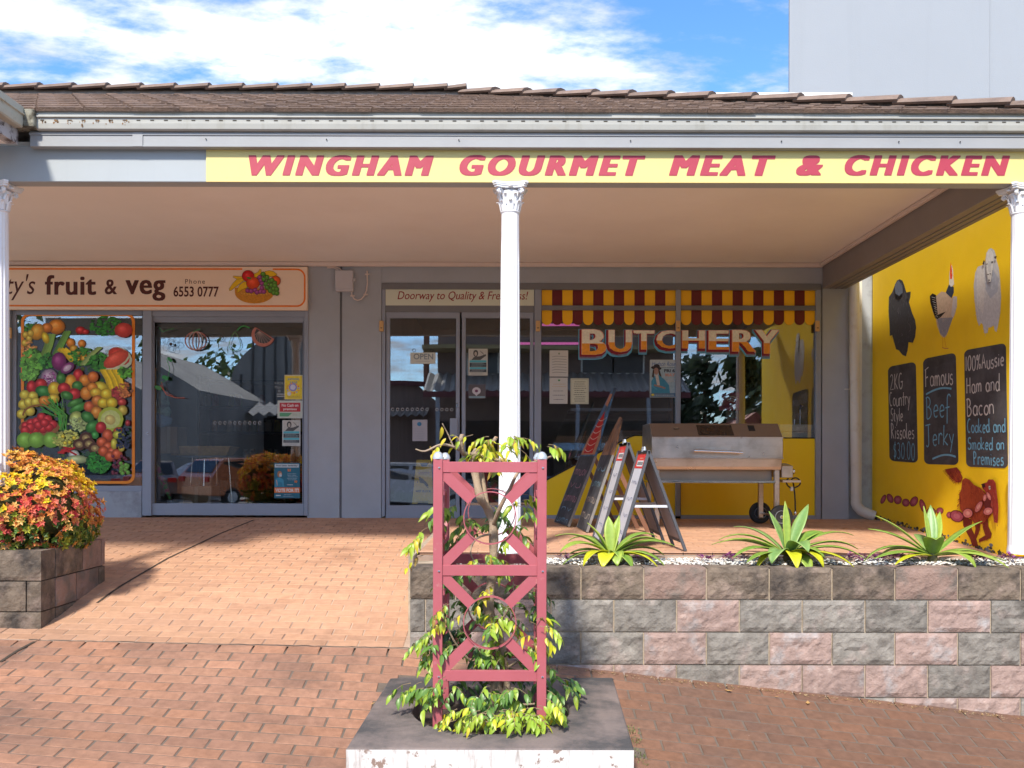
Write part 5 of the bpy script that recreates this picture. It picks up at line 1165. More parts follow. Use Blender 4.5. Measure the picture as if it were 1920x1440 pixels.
# rooster
mu = Mural(.00005); body = z8([(690, 690), (750, 640), (800, 650), (870, 715), (890, 690), (925, 700), (925, 800), (900, 900), (850, 1000), (810, 1130), (780, 1160), (740, 1130), (700, 1020), (690, 950), (650, 860), (660, 760)], 1640, 440, S)
mu.poly(body, (.42, .32, .24)); mu.poly(z8([(700, 940), (880, 930), (820, 1100), (780, 1150), (735, 1110)], 1640, 440, S), (.20, .20, .23)); mu.poly(z8([(885, 690), (925, 700), (925, 810), (880, 940), (860, 900)], 1640, 440, S), (.40, .37, .38))
mu.poly(z8([(620, 690), (650, 660), (690, 680), (700, 800), (710, 900), (760, 880), (800, 865), (740, 930), (700, 950), (680, 940), (645, 830), (625, 760)], 1640, 440, S), (.012, .010, .010))
for i in range(9): mu.line(z8([(640+i*6, 700+i*26), (680+i*4, 712+i*27)], 1640, 440, S), .7, (.4, .33, .26) if i % 2 else (.5, .5, .5))
mu.poly(z8([(835, 560), (890, 590), (890, 650), (865, 715), (800, 650)], 1640, 440, S), (.03, .04, .07)); mu.poly(z8([(850, 380), (868, 340), (882, 400), (885, 480), (895, 560), (860, 590), (838, 560), (840, 440)], 1640, 440, S), (.55, .53, .48))
mu.poly(z8([(850, 370), (856, 305), (868, 380), (875, 460), (868, 500), (850, 500), (846, 440)], 1640, 440, S), (.60, .06, .02)); mu.line(z8([(858, 420), (872, 440)], 1640, 440, S), 1, (.7, .4, .03))
fur(mu, body, [(.52, .42, .33), (.33, .26, .22), (.46, .36, .28)], 70, 5, rm, 1.4, .5, .3)
for a, b in ((765, 1145), (790, 1145)): mu.line(z8([(a, b), (a+5, 1200), (a+4 if a < 780 else a+18, 1270)], 1640, 440, S), 1.0, (.45, .12, .02))
mu.line(z8([(765, 1270), (800, 1282), (835, 1278)], 1640, 440, S), 1.5, (.40, .13, .06)); mu.build('rooster_painting')
# sheep
mu = Mural(.00005); bd = z8([(1310, 150), (1345, 175), (1362, 230), (1370, 290), (1395, 370), (1410, 500), (1422, 700), (1412, 880), (1390, 1010), (1370, 1095), (1350, 1080), (1340, 1020), (1300, 1045), (1280, 1040), (1270, 1105), (1235, 1110), (1215, 1010), (1195, 990), (1175, 1030), (1150, 960), (1135, 840), (1120, 700), (1115, 560), (1130, 430), (1160, 360), (1215, 340), (1245, 300), (1255, 210), (1280, 165)], 1640, 440, S)
mu.poly(bd, (.40, .40, .42)); mu.poly(z8([(1240, 360), (1280, 330), (1330, 400), (1400, 500), (1380, 640), (1300, 720), (1250, 620)], 1640, 440, S), (.30, .32, .38)); mu.poly(z8([(1150, 380), (1225, 360), (1240, 600), (1220, 900), (1150, 800)], 1640, 440, S), (.46, .45, .45))
fur(mu, bd, [(.48, .48, .49), (.33, .34, .38), (.52, .50, .49), (.38, .38, .42)], 170, 5, rm, 1.7, .55, .5)
mu.poly(z8([(1275, 200), (1310, 160), (1345, 210), (1350, 290), (1335, 420), (1320, 530), (1285, 530), (1265, 400), (1262, 290)], 1640, 440, S), (.50, .50, .50)); mu.poly(z8([(1285, 300), (1330, 300), (1318, 420), (1290, 420)], 1640, 440, S), (.40, .41, .43))
mu.line(z8([(1262, 330), (1285, 500), (1300, 545), (1322, 520), (1338, 400)], 1640, 440, S), .7, (.06, .05, .06))
for e in (((1222, 330), (1238, 285), (1250, 300), (1240, 340)), ((1358, 245), (1388, 240), (1370, 275), (1356, 262)), ((1266, 330), (1282, 320), (1276, 345)), ((1322, 305), (1340, 295), (1342, 320), (1328, 325))): mu.poly(z8(e, 1640, 440, S), (.05, .035, .035))
for e in ((1288, 447), (1313, 440), (1300, 510)): mu.line(z8([(e[0]-8, e[1]), (e[0]+8, e[1]+2)], 1640, 440, S), 1.5, (.05, .04, .04))
mu.build('sheep_painting')
# menu boards
def board(corners, rr_=9, ):
    (x0, y0), (x1, y1), (x2, y2), (x3, y3) = corners        # upper left, upper right, lower right, lower left
    out = []
    def B_(u, v): return (lerp(lerp(x0, x1, u), lerp(x3, x2, u), v), lerp(lerp(y0, y1, u), lerp(y3, y2, u), v))
    ru, rv = rr_/(x1-x0), rr_/(y3-y0)
    for cu, cv, a_ in ((1-ru, rv, -90), (1-ru, 1-rv, 0), (ru, 1-rv, 90), (ru, rv, 180)):
        for i in range(7): a = rad(a_+15*i); out.append(B_(cu+ru*math.cos(a), cv+rv*math.sin(a)))
    return out, B_
m_slate = M('chalky blackboard paint', (.040, .037, .042), .75, .1, 6, dirt=(.085, .08, .088), dscale=3, dlo=.42, dhi=.75, streak=((.075, .07, .078), (6, 3, 14), .5, .8))
def menu(corners, rows, name='menu_board'):
    pts, B_ = board(corners); q = [WX(x, y, WXX) for x, y in pts]
    o = MB().prism([Vector((WXX-.003, p.y, p.z)) for p in q], (1, 0, 0), .0025).build(name, m_slate, yw)
    r = random.Random(len(rows)*7+int(corners[0][0])); mb = MB()
    for txt, u0, v0, u1, v1, col in rows:
        lo, ro, up = (WX(*B_(u0, v1), WXX), WX(*B_(u1, v1), WXX), WX(*B_(u0, v0), WXX)); lo.x = ro.x = up.x = WXX-.003
        ux = (ro-lo); wd = ux.length; ux.normalize(); uz = (up-lo); h = uz.length; uz.normalize()
        if txt == '_': mb.ribbon([lo+ux*wd*t+uz*h*math.sin(t*math.pi*.8) for t in rng(0, 1, 10)], .016, (-1, 0, 0), .0008, col)
        else: hand(mb, txt, lo, ux, uz, wd, h, .011, (-1, 0, 0), r, lift=.001, col=col)
    mb.build('chalk_writing', m_paint, o)
CW, CB = (.52, .48, .46), (.16, .36, .50)
menu([(1665, 688), (1717, 678), (1721, 868), (1668, 864)], [('2KG', .07, .09, .55, .25, CW), ('Country', .04, .27, .80, .42, CW), ('Style', .08, .45, .52, .58, CW), ('Rissoles', .08, .61, .92, .76, CW), ('$30.00', .14, .80, .93, .97, CB)])
menu([(1731, 673), (1792, 661), (1797, 872), (1733, 870)], [('Famous', .06, .10, .93, .27, CW), ('_', .08, .30, .85, .34, CB), ('Beef', .08, .37, .82, .57, CB), ('Jerky', .06, .64, .93, .82, CB), ('_', .25, .91, .93, .95, CB)])
menu([(1808, 657), (1886, 643), (1890, 878), (1812, 875)], [('100%Aussie', .02, .06, .97, .18, CW), ('Ham and', .04, .24, .86, .37, CW), ('Bacon', .04, .42, .72, .56, CW), ('Cooked and', .04, .60, .98, .71, CB), ('Smoked on', .05, .75, .94, .85, CB), ('Premises', .18, .87, .92, .98, CB)])
# string of sausages and the dog that stole it
S = 6.546
mu = Mural(.00005); SG, SD = (.27, .055, .08), (.10, .012, .018)
saus = [(105, 498, 28, 62, 25), (188, 487, 38, 62, -25), (283, 506, 50, 54, 0), (382, 540, 48, 50, -35), (482, 525, 46, 68, 30), (590, 580, 36, 88, -18), (692, 655, 60, 56, 0), (800, 640, 46, 42, -10), (920, 690, 40, 40, 10), (1010, 705, 92, 72, 22)]
for x, y, rx, ry, rot in saus:
    for s_, c in ((1.0, SD), (.86, SG), (.45, (.36, .10, .13))):
        a_ = [(x+rx*s_*math.cos(t)*math.cos(rad(rot))-ry*s_*math.sin(t)*math.sin(rad(rot)), y+rx*s_*math.cos(t)*math.sin(rad(rot))+ry*s_*math.sin(t)*math.cos(rad(rot))) for t in rng(0, 5.9, 12)]; mu.poly(z8(a_, 1640, 860, S), c)
mu.build('sausage_painting')
mu = Mural(.00004); DR = (.24, .04, .015); DD = (.14, .02, .012)
tail = z8([(870, 130), (1010, 105), (1050, 150), (1085, 235), (1060, 290), (1010, 290), (960, 250), (930, 220), (900, 190), (880, 160)], 1640, 860, S)
bod = z8([(1085, 270), (1120, 235), (1170, 255), (1230, 320), (1310, 360), (1370, 420), (1380, 480), (1440, 520), (1460, 600), (1430, 700), (1380, 760), (1340, 800), (1240, 800), (1200, 740), (1120, 710), (1060, 620), (1050, 500), (1050, 430), (1075, 380)], 1640, 860, S)
hd_ = z8([(1335, 310), (1400, 290), (1420, 255), (1480, 255), (1510, 300), (1525, 420), (1545, 600), (1535, 790), (1490, 780), (1470, 640), (1440, 560), (1400, 470), (1380, 400), (1345, 360)], 1640, 860, S)
legs = [z8(l, 1640, 860, S) for l in ([(1080, 700), (1160, 720), (1140, 850), (1180, 940), (1230, 1000), (1190, 1020), (1140, 930), (1085, 820)], [(1140, 740), (1200, 740), (1190, 860), (1240, 960), (1270, 1070), (1200, 1075), (1170, 980), (1135, 860)], [(1220, 760), (1300, 780), (1290, 880), (1250, 980), (1220, 960), (1240, 860)], [(1320, 740), (1390, 720), (1400, 830), (1440, 920), (1430, 975), (1290, 1025), (1280, 990), (1360, 940), (1330, 850)])]
for l in legs: mu.poly(l, DD); fur(mu, l, [DR, (.22, .03, .015)], 26, 5, rm, 1.4, .7, .4)
for pl, c in ((tail, (.20, .03, .02)), (bod, DR)): mu.poly(pl, c); fur(mu, pl, [(.30, .06, .02), (.18, .025, .012), (.13, .015, .01), (.38, .07, .02)], 150, 7, rm, 1.2, .8, .5)
for i in range(22): a = rm.uniform(0, 1); x, y = 1075-30*a, 380+290*a; mu.line(z8([(x, y), (x-22, y+18)], 1640, 860, S), .8, DR)
for i in range(16): a = i/15; x, y = 870+130*a, 140+150*a; mu.line(z8([(x+20, y-10), (x-14, y+16)], 1640, 860, S), .8, (.20, .03, .02))
mu.poly(hd_, (.24, .03, .02)); fur(mu, hd_, [(.38, .10, .07), (.16, .015, .015), (.30, .05, .03)], 80, 8, rm, 1.5, .8, .15)
mu.poly(z8([(1335, 315), (1375, 305), (1385, 345), (1360, 360)], 1640, 860, S), (.03, .01, .012)); mu.poly(z8([(1428, 335), (1448, 335), (1450, 375), (1432, 380)], 1640, 860, S), (.5, .45, .35)); mu.poly(z8([(1436, 345), (1446, 345), (1446, 368), (1437, 370)], 1640, 860, S), (.02, .01, .01)); mu.poly(z8([(1400, 470), (1460, 520), (1440, 600), (1390, 640), (1370, 560)], 1640, 860, S), (.10, .015, .015))
for x, y, rx, ry, rot in ((1170, 670, 66, 62, 0), (1305, 590, 36, 84, 30), (1420, 645, 64, 50, -20), (1430, 460, 24, 60, -25), (1380, 480, 24, 48, 10)):
    for s_, c in ((1.0, SD), (.88, (.42, .13, .12)), (.4, (.52, .24, .20))):
        a_ = [(x+rx*s_*math.cos(t)*math.cos(rad(rot))-ry*s_*math.sin(t)*math.sin(rad(rot)), y+rx*s_*math.cos(t)*math.sin(rad(rot))+ry*s_*math.sin(t)*math.cos(rad(rot))) for t in rng(0, 5.9, 12)]; mu.poly(z8(a_, 1640, 860, S), c)
mu.build('dog_painting')
# grime on the foot of the wall
mb = MB(); rg = random.Random(6)
for i in range(260):
    y = rg.uniform(5.7, 9.2); h = abs(rg.gauss(0, .02)); p = Vector((WXX-.0006-rg.random()*.0004, y, F(WXX, y)+h)); s_ = rg.uniform(.005, .03)
    mb.add([p+Vector((0, s_*math.cos(t), .5*s_*math.sin(t))) for t in rng(0, 5.2, 6)], [list(range(7))], rg.choice([(.05, .04, .03), (.12, .10, .06), (.16, .17, .19)]))
mb.build('damp_marks', m_paint, yw, kind='stuff')
yp = thing('yellow_pipe', 'thin bright yellow pipe strapped to the painted wall beside the right column', 'pipe', tuple(WX(1903, 1040, WXX-.03)))
m_pipe = M('yellow pipe paint', (.85, .70, .01), .4, .04, 6); X_ = WXX-.03
pp = [WX(x, y, X_) for x, y in ((1902, 872), (1897, 882), (1895, 900), (1898, 925), (1899, 960), (1903, 1041))]; pp[0].x += .03
MB().tube(pp, .011, 10).build('pipe', m_pipe, yp, smooth=rad(50)); mb = MB()
for y in (926, 957): q = WX(1899, y, X_); mb.box(q.x-.014, q.x+.03, q.y-.02, q.y+.02, q.z-.006, q.z+.006)
mb.build('clip', m_galv, yp)

# ================================================================ services on the shop wall
dp = thing('downpipe', 'cream white round downpipe with a kicked-out foot beside the yellow wall', 'downpipe', tuple(W(1612, 978, 9.2)))
m_pvc = M('aged white pvc', (.62, .60, .54), .4, .05, 5, dirt=(.45, .38, .27), dscale=4, dlo=.55, dhi=.75)
q = [W(1601.5, 515, 9.22), W(1602, 700, 9.22), W(1605, 944, 9.22)]; c = q[2]
pts = q+[c+Vector((.012, 0, -.03)), c+Vector((.05, -.01, -.075)), c+Vector((.11, -.03, -.105)), c+Vector((.17, -.05, -.125))]
MB().tube(pts[:3], .049, 20).build('pipe', m_pvc, dp, smooth=rad(50)); MB().tube([c+Vector((0, 0, .02))]+pts[2:], .052, 20).build('elbow', m_pvc, dp, smooth=rad(50))
b_ = W(1603, 729, 9.22); mb = MB(); mb.lathe([(.05, -.008), (.054, -.008), (.054, .008), (.05, .008)], b_, 20); mb.box(b_.x-.09, b_.x+.06, 9.262, 9.272, b_.z-.006, b_.z+.006); mb.build('bracket', m_pvc, dp)
cv = thing('conduit', 'flat cream conduit strip running down beside the downpipe', 'conduit', tuple(W(1616, 960, 9.3))); FB('strip', m_pvc, cv, 1610, 525, 1616.5, 962, 9.325, .02, bev=.003)
jb = thing('junction_box', 'square grey electrical box high on the wall under the soffit', 'box', tuple(W(647, 546, 9.25)))
m_jb = M('grey box paint', (.50, .49, .52), .6, .04, 6)
FB('case', m_jb, jb, 629, 508, 662, 546, 9.235, .054, bev=.004); FB('lid', m_jb, jb, 628, 507, 661, 540.5, 9.228, .007, bev=.002); FB('hinge', m_jb, jb, 662, 522, 666, 527, 9.24, .02)
mb = MB(); mb.tube([W(613, 500.5, 9.27), W(628, 500.5, 9.27), W(636, 503, 9.27), W(641, 508, 9.27)], .006, 8); mb.tube([W(613, 502.5, 9.265), W(626, 502.5, 9.265), W(634, 506, 9.265)], .005, 8); mb.build('feed_cable', m_trimc, jb)
cd_ = thing('wall_conduit', 'cream looped conduit curling from the grey box up the wall', 'conduit', tuple(W(672, 562, 9.27)))
pts = [W(658.5, 545, 9.27), W(660, 555, 9.27), W(664, 560.5, 9.27), W(670, 563, 9.27), W(677, 561, 9.27), W(683, 554, 9.27), W(687, 544, 9.27), W(688.5, 530, 9.27), W(688, 508, 9.27)]
MB().tube(pts, .0068, 10).build('tube', m_trimc, cd_, smooth=rad(60)); mb = MB()
for x, y in ((660.5, 554.5), (685, 552), (688, 514)): p = W(x, y, 9.272); mb.box(p.x-.022, p.x+.022, 9.268, 9.289, p.z-.006, p.z+.006)
mb.build('saddle', m_trimc, cd_)

# ================================================================ garden bed: soil, pebbles, agaves, purple creeper
gb = MB().box(WALL_X0+.14, 3.72, WALL_Y+.15, 5.80, -.9, -.052).build('bed_soil', m_soil, kind='structure')
mb = MB(); rp = random.Random(14)
def pebble(x, y, z, s, c):
    a = rp.uniform(0, 6.28); sx, sy, sz = s*rp.uniform(.8, 1.5), s*rp.uniform(.7, 1.1), s*rp.uniform(.45, .8); vs = [(0, 0, sz), (0, 0, -sz)]
    for i in range(6):
        t = 2*math.pi*i/6; k = rp.uniform(.75, 1.15); u, v = sx*math.cos(t)*k, sy*math.sin(t)*k; vs.append((u*math.cos(a)-v*math.sin(a), u*math.sin(a)+v*math.cos(a), sz*rp.uniform(-.25, .35)))
    mb.add([(x+p[0], y+p[1], z+p[2]) for p in vs], [(0, 2+i, 2+(i+1) % 6) for i in range(6)]+[(1, 2+(i+1) % 6, 2+i) for i in range(6)], c)
for i in range(7500):
    x, y = rp.uniform(WALL_X0+.14, 3.7), rp.uniform(WALL_Y+.158, 5.80); v = rp.uniform(.45, .82); bare = .5+.5*noise.noise(Vector((x*3, y*3, 3)))
    if bare < .28: continue
    pebble(x, y, -.052+rp.uniform(0, .022), rp.uniform(.006, .0125), (v, v*.97, v*rp.uniform(.86, .93)) if rp.random() < .86 else (v*.55, v*.42, v*.32))
mb.build('white_pebbles', MV('pebble', .8), kind='stuff')

def leaf_blade(L, w, droop, fold, n=11, tip=1.6, roll=0., twist=0.):
    """strap leaf along +X from the origin, arching down; returns points rows of 5"""
    vs = []; x = z = 0.; a = 0.; ds = L/n
    for i in range(n+1):
        t = i/n; ww = w*(.42+.58*math.sin(math.pi*min(t/.62, 1)*.5))*(1-max(0, (t-.5)/.5)**tip) if t > .0 else w*.42
        ww = max(ww, .0012)
        tw = twist*t
        for u in (-1, -.55, 0, .55, 1):
            vv = Vector((0, u*ww*math.cos(fold*(1-t*.5)), abs(u)*ww*math.sin(fold*(1-t*.5)))); vv = Matrix.Rotation(tw, 3, 'X') @ vv
            vv = Matrix.Rotation(a, 3, 'Y') @ vv; vs.append(Vector((x, 0, z))+vv)
        a = droop*(t**1.6); x += ds*math.cos(a); z -= ds*math.sin(a)
    fs = [(i*5+j, i*5+j+1, (i+1)*5+j+1, (i+1)*5+j) for i in range(n) for j in range(4)]
    return vs, fs
def agave(label, x, y, z, leaves, seed):
    t = thing('agave', label, 'plant', (x, y, z), 'agaves along the garden wall'); r = random.Random(seed); O = org(t)
    MB().tube([(x, y, z-.03), (x, y, z+.03), (x, y, z+.075)], [.022, .03, .02], 10).build('stem', M('agave stem', (.16, .14, .06), .8), t)
    for az, el, L, w, dr, hue in leaves:
        vs, fs = leaf_blade(L*1.12, w*(1.55 if el < 68 else 1.15), rad(dr), rad(22), twist=r.uniform(-.25, .25), tip=r.uniform(1.5, 2.2))
        R3 = Matrix.Rotation(rad(az), 3, 'Z') @ Matrix.Rotation(-rad(el), 3, 'Y'); off = Vector((math.cos(rad(az)), math.sin(rad(az)), 0))*.012
        vs = [Vector((x, y, z+.045))+off+R3 @ v for v in vs]
        g0, g1 = {'g': ((.15, .29, .05), (.42, .50, .07)), 'b': ((.16, .30, .09), (.34, .46, .12)), 'y': ((.50, .52, .02), (.66, .60, .03)), 'l': ((.26, .38, .06), (.42, .50, .07))}[hue]
        cols = []
        for i in range(12):
            for j in (1, .35, 0, .35, 1):
                k = clamp(j*.55+.25*noise.noise(Vector((i*.5, j*2, seed+az))) + (.25 if i < 2 else 0), 0, 1); cols.append(tuple(lerp(p, q_, k) for p, q_ in zip(g0, g1)))
        if i > 9: pass
        o = MB().add(vs, fs, cols).build('leaf', m_agave, t); o.data.shade_smooth(); s_ = o.modifiers.new('s', 'SOLIDIFY'); s_.thickness = .0035; s_.offset = 0
    return t
# azimuth (0 right, 90 away, -90 towards the viewer), elevation, length, half width, droop, hue
L1 = [(100, 80, .22, .034, 8, 'l'), (170, 62, .22, .040, 20, 'l'), (60, 70, .24, .028, 15, 'l'), (10, 50, .30, .026, 85, 'g'), (-20, 42, .30, .028, 70, 'g'), (-5, 30, .36, .024, 62, 'g'), (185, 40, .34, .024, 60, 'g'), (160, 48, .28, .026, 95, 'g'), (205, 32, .34, .026, 78, 'l'),
      (225, 20, .26, .030, 90, 'y'), (250, 18, .22, .034, 100, 'y'), (275, 20, .18, .030, 110, 'l'), (-60, 10, .20, .028, 80, 'g'), (-40, 12, .30, .026, 60, 'y'), (-25, 14, .32, .026, 70, 'g'), (20, 18, .34, .024, 60, 'g'), (150, 14, .30, .022, 60, 'g'), (-75, 30, .16, .026, 120, 'g'), (200, 12, .30, .024, 60, 'g'), (80, 30, .26, .026, 60, 'g')]
agave('yellow-green agave in the garden wall bed just right of the red trellis', .655, 5.66, -.045, L1, 1)
L2 = [(95, 86, .30, .024, 6, 'l'), (140, 72, .26, .034, 14, 'b'), (40, 58, .34, .028, 10, 'b'), (150, 45, .34, .028, 55, 'b'), (175, 36, .40, .022, 70, 'g'), (185, 28, .40, .024, 52, 'l'), (200, 20, .36, .026, 60, 'g'), (170, 24, .42, .020, 50, 'g'), (25, 44, .30, .030, 60, 'g'), (10, 36, .42, .022, 62, 'g'), (0, 26, .40, .024, 62, 'g'),
      (-15, 20, .42, .026, 66, 'g'), (-30, 12, .36, .026, 60, 'y'), (-80, 48, .26, .038, 115, 'b'), (-95, 20, .25, .032, 105, 'y'), (-55, 22, .26, .036, 105, 'y'), (-130, 28, .24, .034, 110, 'b'), (-150, 12, .26, .026, 85, 'y'), (-70, 8, .22, .030, 95, 'l'), (215, 10, .34, .024, 40, 'g'), (60, 30, .3, .026, 50, 'g'), (-42, 30, .22, .030, 90, 'g')]
agave('broad green agave overhanging the middle of the garden wall', 1.755, 5.655, -.04, L2, 2)
L3 = [(120, 82, .28, .018, 4, 'l'), (70, 72, .30, .034, 10, 'b'), (55, 52, .32, .024, 12, 'l'), (20, 34, .40, .024, 18, 'g'), (165, 34, .36, .026, 30, 'g'), (155, 44, .36, .022, 20, 'l'), (185, 22, .42, .024, 78, 'g'), (-110, 60, .22, .042, 85, 'g'), (-5, 16, .36, .028, 70, 'g'), (-20, 8, .36, .022, 30, 'g'), (-50, 20, .26, .032, 100, 'l'), (-35, 12, .38, .024, 55, 'l'),
      (200, 10, .40, .024, 30, 'g'), (215, 6, .36, .022, 30, 'y'), (90, 40, .24, .030, 40, 'b'), (140, 18, .28, .034, 60, 'g')]
agave('open green agave in the bed in front of the painted dog', 2.66, 5.66, -.045, L3, 3)
# purple creeper
rc = random.Random(30)
def creeper(label, x, y, n, sp):
    t = thing('purple_creeper', label, 'plant', (x, y, -.03), 'purple creepers among the pebbles'); mb = MB(); ms = MB()
    for i in range(n):
        a = rc.uniform(0, 6.28); p = Vector((x+rc.gauss(0, sp), y+rc.gauss(0, .04), -.022)); q = p+Vector((math.cos(a)*.04, math.sin(a)*.03, rc.uniform(.005, .035))); ms.tube([p, p.lerp(q, .5)+Vector((0, 0, .006)), q], .0016, 4, (.16, .03, .08))
        for j in range(3):
            b = a+rc.uniform(-1.6, 1.6); d = Vector((math.cos(b), math.sin(b), rc.uniform(-.1, .7))).normalized()*rc.uniform(.026, .048); s_ = d.cross(Vector((0, 0, 1))).normalized()*d.length*.24; o = p.lerp(q, rc.uniform(.3, 1)); c = rc.choice([(.20, .03, .16), (.13, .02, .10), (.30, .07, .26), (.24, .12, .18), (.10, .03, .05)])
            mb.add([o, o+d*.4+s_, o+d, o+d*.4-s_+Vector((0, 0, .003))], [(0, 1, 2), (0, 2, 3)], c)
    mb.build('leaves', m_leafv, t, kind='stuff'); ms.build('stems', MV('creeper stem', .7), t, kind='stuff')
for x, y, n, sp, lab in ((.36, 5.64, 7, .03, 'pale purple creeper sprig close to the red trellis post'), (.62, 5.60, 5, .03, 'purple creeper sprig under the leaves of the left agave'), (.83, 5.62, 9, .03, 'small bright purple creeper right of the left agave'), (1.24, 5.62, 9, .03, 'purple creeper sprig midway between the left and middle agaves'), (1.42, 5.66, 14, .05, 'dark creeper tangle left of the middle agave'), (2.13, 5.66, 16, .05, 'purple creeper right of the middle agave'), (2.30, 5.68, 18, .045, 'dense magenta creeper clump left of the right agave'), (2.46, 5.66, 12, .05, 'purple creeper at the base of the right agave'), (2.92, 5.64, 14, .06, 'purple creeper just right of the right agave'), (3.12, 5.68, 14, .05, 'purple creeper trailing by the right column'), (-.36, 5.66, 5, .03, 'faint creeper sprig at the left end of the garden bed')): creeper(lab, x, y, n, sp)

# ================================================================ concrete tree surround, trellis and climbing tree
cb_ = thing('tree_surround', 'low square concrete slab with a round planting hole and a white painted front edge', 'tree surround', (-.07, 3.9, -.8))
HX, HY, HR = -.074, 4.50, .388
c0, c1, c2, c3 = (-.692, 3.92, -.656), (.553, 3.92, -.656), (.598, 5.08, -.625), (-.648, 5.08, -.625)
def topz(x, y): return lerp(-.656, -.625, (y-3.92)/1.16)
def edge_pt(a):     # point of the quad edge seen from the hole centre at angle a
    d = (math.cos(a), math.sin(a)); best = 9; Q = [c0, c1, c2, c3]
    for i in range(4):
        (x1, y1, _), (x2, y2, _) = Q[i], Q[(i+1) % 4]; ex, ey = x2-x1, y2-y1; det = d[0]*(-ey)+ex*d[1]
        if abs(det) < 1e-9: continue
        t = ((x1-HX)*(-ey)+ex*(y1-HY))/det; s_ = (d[0]*(y1-HY)-d[1]*(x1-HX))/det
        if t > 0 and -1e-6 <= s_ <= 1+1e-6: best = min(best, t)
    return (HX+d[0]*best, HY+d[1]*best)
angs = sorted(set([2*math.pi*i/72 for i in range(72)]+[math.atan2(c[1]-HY, c[0]-HX) % (2*math.pi) for c in (c0, c1, c2, c3)])); N_ = len(angs)
inn = [(HX+HR*math.cos(a), HY+HR*math.sin(a)) for a in angs]; out = [edge_pt(a) for a in angs]; vs = []
for p in inn: vs.append((p[0], p[1], topz(*p)-.006))
for p in inn:
    q = (HX+(p[0]-HX)*1.02, HY+(p[1]-HY)*1.02); vs.append((q[0], q[1], topz(*q)))
for p in out:
    q = (HX+(p[0]-HX)*.99, HY+(p[1]-HY)*.99); vs.append((q[0], q[1], topz(*q)))
for p in out: vs.append((p[0], p[1], topz(*p)-.007))
for p in inn: vs.append((p[0], p[1], -.95))
fs = []
for i in range(N_):
    j = (i+1) % N_
    for a, b in ((0, 1), (1, 2), (2, 3)): fs.append((a*N_+i, b*N_+i, b*N_+j, a*N_+j))
    fs.append((4*N_+i, i, j, 4*N_+j))
MB().add(vs, fs).build('slab_top', m_concrete, cb_)
mb = MB()
for p, q, m in ((c0, c1, m_kerbwhite),): mb.add([(p[0], p[1], p[2]-.007), (q[0], q[1], q[2]-.007), (q[0], q[1]+.006, -1.0), (p[0], p[1]+.006, -1.0)], [(0, 1, 2, 3)])
mb.build('front_edge', m_kerbwhite, cb_)
mb = MB()
for p, q in ((c1, c2), (c2, c3), (c3, c0)): mb.add([(p[0], p[1], p[2]-.007), (q[0], q[1], q[2]-.007), (q[0], q[1], -1.0), (p[0], p[1], -1.0)], [(0, 1, 2, 3)])
mb.build('side_edge', m_concrete, cb_)
MB().lathe([(0, -.02), (HR*1.0, 0), (0, .001)], (HX, HY, -.71), 24).build('hole_soil', m_soil, cb_)

# trellis tower
tr = thing('trellis_tower', 'square mauve-red metal trellis tower with rings and crossed bars around a climbing tree', 'trellis', (-.078, 4.515, -.68))
XL, XR, YF, YB_ = -.322, .166, 4.27, 4.76; PW = .044; TZ = .583
for x in (XL, XR):
    for y in (YF, YB_):
        MB().box(x-PW/2, x+PW/2, y-PW/2, y+PW/2, -.74, TZ+.012).build('post', m_mauve, tr, bev=.002)
        MB().lathe([(0, 0), (.026, 0), (.0265, .010), (.024, .016), (.019, .026), (.010, .034), (.0, .036)], (x, y, TZ+.012), 20).build('post_cap', m_galv, tr, smooth=rad(40))
s_ = FPX/YF; zr = [EYE-(876-VY)/s_, EYE-(1069-VY)/s_, EYE-(1266-VY)/s_]; zc = [EYE-(971-VY)/s_, EYE-(1167-VY)/s_]
def side(a, b, outn):
    a, b, n = Vector(a), Vector(b), Vector(outn); d = (b-a).normalized(); L = (b-a).length; off = n*.006
    for z in zr:
        MB().bar(a+Vector((0, 0, z))+d*PW/2+off, b+Vector((0, 0, z))-d*PW/2+off, .050, .022, n).build('rail', m_mauve, tr, bev=.0015)
    for i, z in enumerate(zc):
        c = (a+b)/2+Vector((0, 0, z)); pts = [c+d*.121*math.cos(t)+Vector((0, 0, .121*math.sin(t))) for t in [2*math.pi*k/40 for k in range(41)]]
        mb = MB()
        for k in range(40):
            for_ = pts[k], pts[k+1]; rr0, rr1 = (for_[0]-c).normalized(), (for_[1]-c).normalized()
            p8 = []
            for q, r_ in ((for_[0], rr0), (for_[1], rr1)): p8 += [q-n*.02, q-n*.02+r_*.004, q+n*.02+r_*.004, q+n*.02]
            mb.add([p8[0], p8[1], p8[2], p8[3], p8[4], p8[5], p8[6], p8[7]], [(0, 1, 5, 4), (1, 2, 6, 5), (2, 3, 7, 6), (3, 0, 4, 7)])
        mb.build('ring', m_mauve, tr)
        z0, z1 = zr[i+1]+.025, zr[i]-.025; x0, x1 = PW/2, L-PW/2
        for (u, v) in ((x0, z0), (x1, z0), (x0, z1), (x1, z1)):
            cu, cv = L/2, z; tx, tz = (1 if u < cu else -1), (1 if v < cv else -1); P0 = a+d*(u+tx*.012)+Vector((0, 0, v+tz*.012)); dr_ = (c-P0).normalized(); P1 = c-dr_*.122
            q0, q1 = a+d*u, Vector((0, 0, 0))
            w2 = .024*1.414
            # the bar's end is cut to fit the corner of post and rail
            cor = a+d*u+Vector((0, 0, v)); pa, pb = cor+d*tx*w2*1.05, cor+Vector((0, 0, tz*w2*1.05)); pr = dr_.cross(n).normalized()*.024
            sgn = 1 if (pa-pb).dot(pr) > 0 else -1
            poly = [cor, pa, P1+pr*sgn, P1-pr*sgn, pb]
            MB().prism([p+n*.012 for p in poly], -n, .012).build('diagonal_bar', m_mauve, tr)
